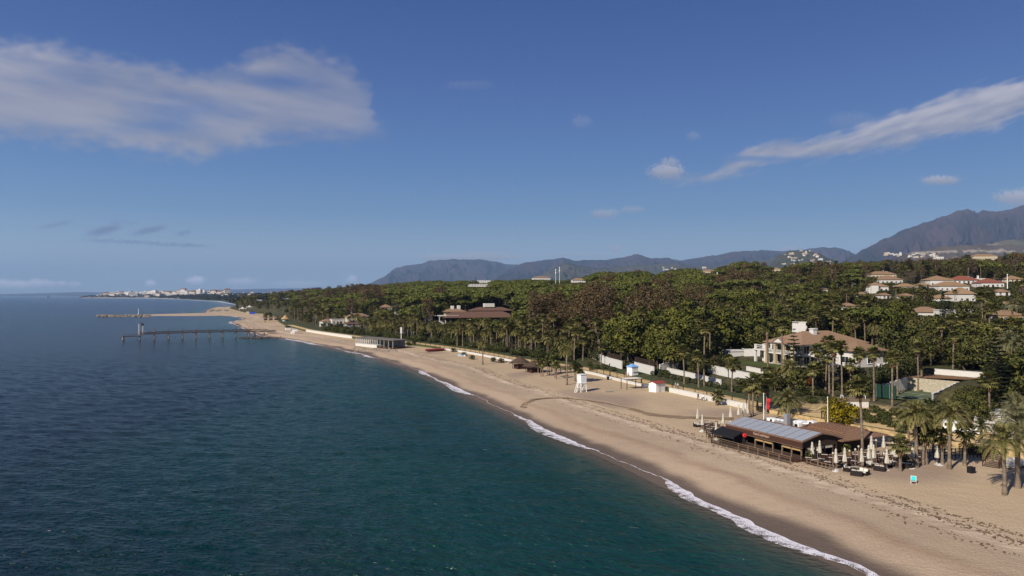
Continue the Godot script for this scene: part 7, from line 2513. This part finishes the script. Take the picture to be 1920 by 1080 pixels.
	for q in ps:
		var o := thing("terrace_post", q[3], "post", on_land(q[0], q[1]), 0.0, "wooden posts on the terraces")
		var m := MB.new()
		m.tube(Vector3(0, -0.2, 0), Vector3(0, q[2], 0), 0.07, 0.06, 7)
		put(o, "post", m, M.pale_wood)
		m = MB.new()
		m.lathe([Vector2(0.08, q[2]), Vector2(0.14, q[2] + 0.06), Vector2(0.12, q[2] + 0.24), Vector2(0.02, q[2] + 0.32)], 7)
		put(o, "lantern", m, M.canvas)
	var fa := on_land(1513, 871)
	var fb := on_land(1563, 884)
	var fo := thing("terrace_fence", "low timber rope fence along the front of the right terrace", "fence", fa)
	for i in 8:
		var p := fa.lerp(fb, i / 7.0)
		var m := MB.new()
		m.bar(Vector3(0, -0.2, 0), Vector3(0, 0.9, 0), 0.09, 0.09)
		put(fo, "post", m, M.pale_wood, p - fa)
	for y in [0.35, 0.8]:
		var m := MB.new()
		m.bar(Vector3(0, y, 0), fb - fa + Vector3(0, y, 0), 0.06, 0.08)
		put(fo, "rail", m, M.pale_wood)
	for q in [[1519, 866], [1588, 858], [1697, 874]]: plant_px("bush", q[0], q[1], q[1] - 14, "", "on the restaurant terrace", 0.45)
	plant_px("fan_low", 1587, 862, 846, "potted fan plant against the restaurant's side wall", "", 0.5)
	for q in [[1762, 873, "white parasol base lying on sand left of the palm before the van"], [1709, 879, "white parasol base at the arching palm's foot"], [1316, 809, "white parasol base at the left terrace"], [1567, 884, "white parasol base below the fence corner"]]:
		var o := thing("parasol_base", q[2], "parasol base", on_land(q[0], q[1]), 0.0, "loose white parasol bases")
		var m := MB.new()
		m.lathe([Vector2(0.46, -0.05), Vector2(0.46, 0.1), Vector2(0.1, 0.14), Vector2(0.06, 0.3), Vector2(0, 0.3)], 12)
		put(o, "base", m, M.white_wall)

# ------------------------------------------------------------------ pier, breakwater, far shore
func make_pier() -> void:
	var a := on_plane(262, 636.5, 0.0)
	var b := on_plane(466, 630.5, 0.0)
	var shore := on_land(524, 628)
	var o := thing("pier", "long rusty pier on concrete piles with a lamp row and white beacon columns", "pier", a, frame_of(a, b))
	var L := a.distance_to(b)
	var E := a.distance_to(shore)
	var m := MB.new()
	var n := 16
	for i in 9:
		var x := L * i / 8.0
		m = MB.new()
		m.tube(Vector3(x, -3, -0.8), Vector3(x, 2.6, -0.8), 0.42, 0.38, 9); m.tube(Vector3(x, -3, 0.8), Vector3(x, 2.6, 0.8), 0.42, 0.38, 9)
		m.box(Vector3(x, 2.55, 0), Vector3(0.9, 0.5, 3.0))
		put(o, "pile", m, M.pier_concrete)
	for i in 3:
		m = MB.new()
		var x := lerpf(L, E, (i + 0.7) / 3.0)
		m.tube(Vector3(x, -1, 0), Vector3(x, 2.4 - i * 0.3, 0), 0.3, 0.3, 8)
		put(o, "pile", m, M.rust)
	for i in n:
		var x0 := E * i / n
		var x1 := E * (i + 1) / n
		m = MB.new()
		var y := 3.0 + 0.25 * sin(PI * minf(x0 / L, 1.0)) - 0.9 * smoothstep(L, E, x0)
		m.box(Vector3((x0 + x1) / 2, y, 0), Vector3(x1 - x0 - 0.06, 0.3, 2.9))
		for e in [-1.35, 1.35]:                      # side trusses
			m.bar(Vector3(x0, y + 0.2, e), Vector3(x1, y + 1.25, e), 0.18, 0.18)
			m.bar(Vector3(x0, y + 1.25, e), Vector3(x1, y + 0.2, e), 0.16, 0.16)
			m.bar(Vector3(x0, y + 1.3, e), Vector3(x1, y + 1.3, e), 0.12, 0.14)
			m.bar(Vector3(x0, y, e), Vector3(x0, y + 1.3, e), 0.12, 0.12)
		put(o, "deck_span", m, M.rust)
	for i in 8:
		var x := L * (i + 1) / 8.0
		m = MB.new()
		m.tube(Vector3(x, 3.0, 1.3), Vector3(x, 6.6, 1.3), 0.16, 0.12, 6); m.bar(Vector3(x, 6.6, 1.3), Vector3(x + 0.7, 6.7, 1.3), 0.07, 0.07)
		m.box(Vector3(x + 0.8, 6.65, 1.3), Vector3(0.5, 0.12, 0.2))
		put(o, "lamp_post", m, M.rust)
	for q in [-0.5, 1.5]:
		m = MB.new()
		m.box(Vector3(q, 6.0, 0), Vector3(0.62, 6.4, 0.62))
		put(o, "beacon_column", m, M.white_wall)
	m = MB.new()
	m.box(Vector3(1.4, 8.9, 0), Vector3(1.5, 1.1, 0.9)); m.bar(Vector3(1.4, 9.2, 0), Vector3(1.4, 10.4, 0), 0.1, 0.1)
	put(o, "beacon_lamp", m, M.rust)
	# the broken lower landing at the seaward end
	m = MB.new()
	m.box(Vector3(-4.6, 2.0, 0), Vector3(9.0, 0.35, 2.6))
	for e in [-1.2, 1.2]:
		m.bar(Vector3(-9.0, 2.9, e), Vector3(-0.3, 2.9, e), 0.09, 0.09)
		for k in 7: m.bar(Vector3(-9.0 + k * 1.4, 2.0, e), Vector3(-9.0 + k * 1.4, 2.9, e), 0.08, 0.08)
	put(o, "landing", m, M.rust)
	m = MB.new()
	m.tube(Vector3(-8.6, -3, 0), Vector3(-8.6, 2.0, 0), 0.7, 0.6, 9)
	put(o, "pile", m, M.pier_concrete)
	for i in 5: person(["person in pale top near the pier's beacon", "person in dark top near the pier's beacon", "person in red top on the pier's first span", "person in white top on the pier's first span", "person in grey top at mid pier"][i], a + Basis(Vector3.UP, frame_of(a, b)) * Vector3([3.0, 4.2, 6.5, 7.6, 30.0][i], 3.2, 0.2), i * 1.3, [Color(0.5, 0.5, 0.48), Color(0.05, 0.05, 0.06), Color(0.4, 0.06, 0.05), Color(0.65, 0.65, 0.65), Color(0.25, 0.25, 0.26)][i], Color(0.06, 0.06, 0.08), 0.15)
	# rocks at the pier's root
	var rk := thing("shore_rocks", "dark wet rocks at the water's edge under the pier", "rocks", shore)
	for i in 40:
		var t := rng.randf()
		var p := on_plane(lerpf(450, 545, t), lerpf(633.5, 632.5, t) + rng.randf_range(-1.0, 1.2), 0.1)
		m = MB.new()
		m.blob(Vector3.ZERO, Vector3(rng.randf_range(0.5, 1.8), rng.randf_range(0.3, 0.7), rng.randf_range(0.4, 1.0)), 7, 0.3, rng)
		put(rk, "rock", m, M.rust, p - rk.position)

func make_breakwater() -> void:
	# sand spit and the rock breakwater at its end
	var mb := MB.new()
	var rows := 60
	for i in rows:
		var t := i / (rows - 1.0)
		var px := lerpf(268, 445, t)
		var a := on_plane(px, lerpf(593.0, 592.5, t) - 0.6 * sin(t * 9.0) * 0.3, 0.0)
		var b := on_plane(px, lerpf(589.8, 585.0, t), 0.0)
		for k in 9:
			var u := k / 8.0
			var p := a.lerp(b, u)
			mb.vert(Vector3(p.x, -0.4 + 1.9 * sin(PI * clampf(u, 0, 1)) * (0.75 + 0.4 * t), p.z), Vector3.UP, Color(0.47, 0.36, 0.26) * (1.0 + 0.08 * n1.get_noise_2d(p.x, p.z)))
	for j in rows - 1:
		for k in 8:
			var p := j * 9 + k
			mb.ix.append_array(PackedInt32Array([p, p + 1, p + 9, p + 1, p + 10, p + 9]))
	mb.smooth_sheet(rows, 9, 0)
	put(self, "sand_spit", mb, M.sand).set_meta("kind", "structure")
	var o := thing("breakwater", "low breakwater of pale boulders running out from the sand spit", "breakwater", on_plane(230, 593, 0))
	var vs := []
	for i in 6:
		var m := MB.new()
		m.blob(Vector3.ZERO, Vector3(1.7, 0.95, 1.5), 7, 0.28, rng)
		vs.append(m.mesh())
	for i in 190:
		var t := rng.randf()
		var row := rng.randi() % 3
		var p := on_plane(lerpf(181, 282, t), 594.2 - row * 1.1, 0.0)
		p.y = [0.1, 0.9, 0.5][row] + rng.randf_range(-0.2, 0.3)
		var r := put(o, "boulder", vs[i % 6], M.rock_pale if rng.randf() < 0.7 else M.stone_dark, p - o.position)
		r.rotation = Vector3(rng.randf() * 0.5, rng.randf() * 6, rng.randf() * 0.5)
		r.scale = Vector3.ONE * rng.randf_range(0.6, 1.15)
	var bp := on_plane(259.6, 592, 0.0)
	var bk := thing("beacon_mast", "thin white beacon mast on the breakwater", "mast", bp + Vector3(0, 1.5, 0))
	var m2 := MB.new()
	m2.tube(Vector3(0, -1, 0), Vector3(0, 7.5, 0), 0.4, 0.25, 8)
	put(bk, "mast", m2, M.white_paint)
	m2 = MB.new()
	m2.lathe([Vector2(0.9, -1.0), Vector2(0.8, 1.2), Vector2(0.3, 1.3)], 9)
	put(bk, "plinth", m2, M.white_wall)
	# sandy bluff and rocks at the tip of the headland
	var hl := thing("headland_rocks", "pale eroded rocks at the tip of the headland", "rocks", on_land(405, 582))
	for i in 46:
		var p := on_plane(rng.randf_range(391, 428), rng.randf_range(582.0, 585.5), 0.5)
		var m := MB.new()
		m.blob(Vector3.ZERO, Vector3(rng.randf_range(1.5, 5.0), rng.randf_range(1.0, 3.2), rng.randf_range(1.5, 4.0)), 8, 0.25, rng)
		put(hl, "rock", m, M.rock_pale, p - hl.position)

func make_far_town() -> void:
	var far_ones := []
	# the pale town across the bay, and houses strewn over the plain and the hills
	var meshes := []
	for i in 5:
		var m := MB.new()
		var w: float = [1.0, 1.6, 2.4, 1.2, 3.2][i]
		m.col = Color(1, 1, 1)
		m.box(Vector3(0, 0.5, 0), Vector3(w, 1.0, 1.0))
		m.box(Vector3(w * 0.2, 1.1, 0), Vector3(w * 0.4, 0.3, 0.6))
		m.col = Color(0.25, 0.25, 0.28)
		for k in int(w * 3):
			for f in 3: m.box(Vector3(-w / 2 + (k + 0.5) / int(w * 3) * w, 0.2 + f * 0.28, 0.505), Vector3(0.16, 0.13, 0.02))
		if i % 2:
			m.col = Color(0.42, 0.30, 0.22)
			hip(m, -w / 2, w / 2, -0.5, 0.5, 1.27, 0.25, 0.05)
		meshes.append(m.mesh())
	var walls := [M.far_white, M.far_cream, M.far_white, M.far_pink]
	var put_one := func(called: String, label: String, group: String, p: Vector3, s: float, i: int) -> void:
		var o := put(self, called, meshes[i % 5], walls[rng.randi() % 4], p)
		o.scale = Vector3(s, s * rng.randf_range(0.55, 0.95), s)
		o.rotation.y = rng.randf_range(-0.5, 0.5)
		tag(o, label, "building", group)
		far_ones.append([group, label, o])
	for i in 190:
		var t := pow(rng.randf(), 0.9)
		var px := lerpf(186, 430, t)
		var d := rng.randf_range(6950, 8400) - 700.0 * t
		var p := Vector3((px - 960) / F * d, 0, -d)
		p.y = maxf(land(p.x, p.z), 1.5) - 2.0 + rng.randf() * lerpf(8, 22, t)
		put_one.call("town_building", "pale block of the town strung along the far shore", "buildings of the far shore town", p, rng.randf_range(20, 40), i)
	for q in [[334, 30, 26], [348, 40, 24], [362, 44, 26], [380, 40, 22], [392, 30, 24]]:
		var d := 7300.0
		var o := put(self, "town_hotel", meshes[2], M.far_cream, Vector3((q[0] - 960) / F * d, 3, -d - 100))
		o.scale = Vector3(q[1], q[2] * 1.35, 30)
		tag(o, "long beige hotel block of the far town, %s" % nth([334, 348, 362, 380, 392].find(q[0]) + 1) + " from left", "hotel", "beige hotel blocks of the far town")
	for i in 105:
		var px := rng.randf_range(395, 900)
		var d := rng.randf_range(2400, 6500)
		var p := Vector3((px - 960) / F * d, 0, -d)
		if inland(p.x, p.z) < 40: continue
		p.y = maxf(land(p.x, p.z), 2.0) + rng.randf_range(0, 7)
		put_one.call("plain_house", "small pale house on the wooded plain beyond the headland", "houses on the plain beyond the headland", p, rng.randf_range(9, 17), i)
	for i in 34:                                     # white houses on the dark hill
		var px := rng.randf_range(1462, 1552)
		var t := rng.randf()
		var d := 5600.0 - 1200.0 * (1.0 - t) * 0.5
		var top := at_depth(px, curve([[1440, 500], [1460, 478], [1486, 469], [1510, 468], [1534, 474], [1556, 484]], px), 5600).y
		put_one.call("hill_house", "small white house on the dark hill below the sky", "white houses on the dark hill", Vector3((px - 960) / F * d, top * lerpf(0.62, 0.97, t), -d + 60), rng.randf_range(8, 15), i)
	for i in 60:
		var px := rng.randf_range(1240, 1420) if i < 30 else rng.randf_range(1660, 1760)
		var d := rng.randf_range(3600, 5200) if i < 30 else rng.randf_range(3300, 3900)
		var y := rng.randf_range(502, 512) if i < 30 else rng.randf_range(476, 485)
		put_one.call("foothill_house", "pale foothill house" + (" by the dark hill" if i < 30 else " under the mountain"), "houses at the foot of the mountains" + (" left" if i < 30 else " right"), at_depth(px, y, d), rng.randf_range(5, 10), i)
	for g in ["buildings of the far shore town", "houses on the plain beyond the headland", "white houses on the dark hill", "houses at the foot of the mountains left", "houses at the foot of the mountains right"]:
		var of_g := far_ones.filter(func(e): return e[0] == g)
		of_g.sort_custom(func(a, b): return seen_at(a[2].position).x < seen_at(b[2].position).x)
		for i in of_g.size(): of_g[i][2].set_meta("label", (nth(i + 1) + " " + of_g[i][1].trim_prefix("small ").replace("town strung along the far shore", "far shore town").replace("wooded plain beyond the headland", "plain past the headland")) + " from left")
	# dark trees of the plain as one wood
	var xf := []
	for i in 5200:
		var d := 1500.0 + 6200.0 * pow(rng.randf(), 1.3)
		var x := rng.randf_range(wall_x(d) + 14.0, minf(wall_x(d) + 3500.0, d * 0.2))
		var p := Vector3(x, 0, -d)
		if seen_at(p).x < 150 or seen_at(p).x > 1200: continue
		p.y = land(x, -d) - 1.0
		xf.append(Transform3D(Basis(Vector3.UP, rng.randf() * TAU).scaled(Vector3(1.6, 1.0, 1.6) * rng.randf_range(0.7, 1.5)), p))
	var m := MB.new()
	for i in 7:
		clumps(m, Vector3(rng.randfn() * 4, 6.0 + rng.randfn() * 1.5, rng.randfn() * 4), Vector3(3.5, 3.2, 3.5), 26, 2.2, Color(0.020, 0.026, 0.012), Color(0.052, 0.052, 0.024), 0.4)
	var o := many(self, "distant_wood", m.mesh(), M.leaves, xf)
	tag(o, "dark wood covering the plain beyond the headland", "wood")
	# light earth cuts on the terraced hill, and a small sailing boat far out
	var sb := thing("sailing_boat", "white boat far out on the sea left of the breakwater", "boat", on_plane(90, 559.5, 0.0), 0.8)
	var s := 2.4
	m = MB.new()
	m.boxb(Vector3(0, 1.0, 0) * s, Vector3(11, 2.0, 3.0) * s, Basis.IDENTITY); m.tri(Vector3(5.5, 2.0, 1.5) * s, Vector3(8, 2.0, 0) * s, Vector3(5.5, 2.0, -1.5) * s)
	put(sb, "hull", m, M.white_paint)
	m = MB.new()
	m.tri(Vector3(0.4, 2.5, 0.05) * s, Vector3(0.4, 13, 0.05) * s, Vector3(-4.5, 2.5, 0.05) * s); m.tri(Vector3(0.4, 2.5, -0.05) * s, Vector3(-4.5, 2.5, -0.05) * s, Vector3(0.4, 13, -0.05) * s)
	m.tri(Vector3(5.8, 2.5, 0.05) * s, Vector3(0.8, 11, 0.05) * s, Vector3(0.8, 2.5, 0.05) * s); m.tri(Vector3(5.8, 2.5, -0.05) * s, Vector3(0.8, 2.5, -0.05) * s, Vector3(0.8, 11, -0.05) * s)
	put(sb, "sail", m, M.cushion)
	m = MB.new()
	m.tube(Vector3(0.5, 1, 0) * s, Vector3(0.5, 13.4, 0) * s, 0.12 * s, 0.08 * s, 6)
	put(sb, "mast", m, M.metal)

func _ready() -> void:
	var cam := Camera3D.new()
	cam.name = "camera"
	cam.fov = 44.47
	cam.near = 0.5
	cam.far = 80000.0
	add_child(cam)
	cam.position = EYE
	cam.rotation.x = PITCH
	cam.current = true
	n1.frequency = 0.02; n1.fractal_octaves = 4; n1.seed = 3
	n2.frequency = 0.02; n2.fractal_octaves = 2; n2.seed = 8
	n3.frequency = 0.10; n3.fractal_octaves = 3; n3.seed = 12
	rng.seed = 77
	var env := Environment.new()
	env.background_mode = Environment.BG_SKY
	env.sky = Sky.new()
	var pano := PanoramaSkyMaterial.new()
	pano.panorama = make_sky()
	env.sky.sky_material = pano
	env.tonemap_mode = Environment.TONE_MAPPER_LINEAR
	env.tonemap_exposure = EXPOSURE
	env.sdfgi_enabled = true; env.ssao_enabled = true; env.ssil_enabled = true
	env.fog_enabled = true
	env.fog_density = HAZE
	env.fog_light_color = Color(0.66, 0.81, 1.0)
	var we := WorldEnvironment.new()
	we.name = "surroundings"
	we.environment = env
	add_child(we)
	var sun := DirectionalLight3D.new()
	sun.name = "sun"
	sun.light_energy = SUN_ENERGY
	sun.light_color = Color(1.0, 0.955, 0.89)
	sun.light_angular_distance = 0.5
	sun.shadow_enabled = true
	add_child(sun)
	sun.look_at_from_position(Vector3.ZERO, Vector3(0.60, -0.62, -0.66))
	shore_lut = make_lut(SHORE, 3)
	wall_lut = make_lut(WALL, 4)
	make_materials()
	lay_plots()
	make_land()
	make_promenade()
	make_sea()
	make_foam()
	make_mountains()
	make_kinds()
	make_villa()
	make_court()
	make_houses()
	make_promenade_things()
	make_beach_things()
	make_restaurant()
	make_terrace()
	make_van()
	make_people()
	make_debris()
	make_pier()
	make_breakwater()
	make_far_town()
	make_palms()
	make_bushes()
	make_forest()
	raise_plants()
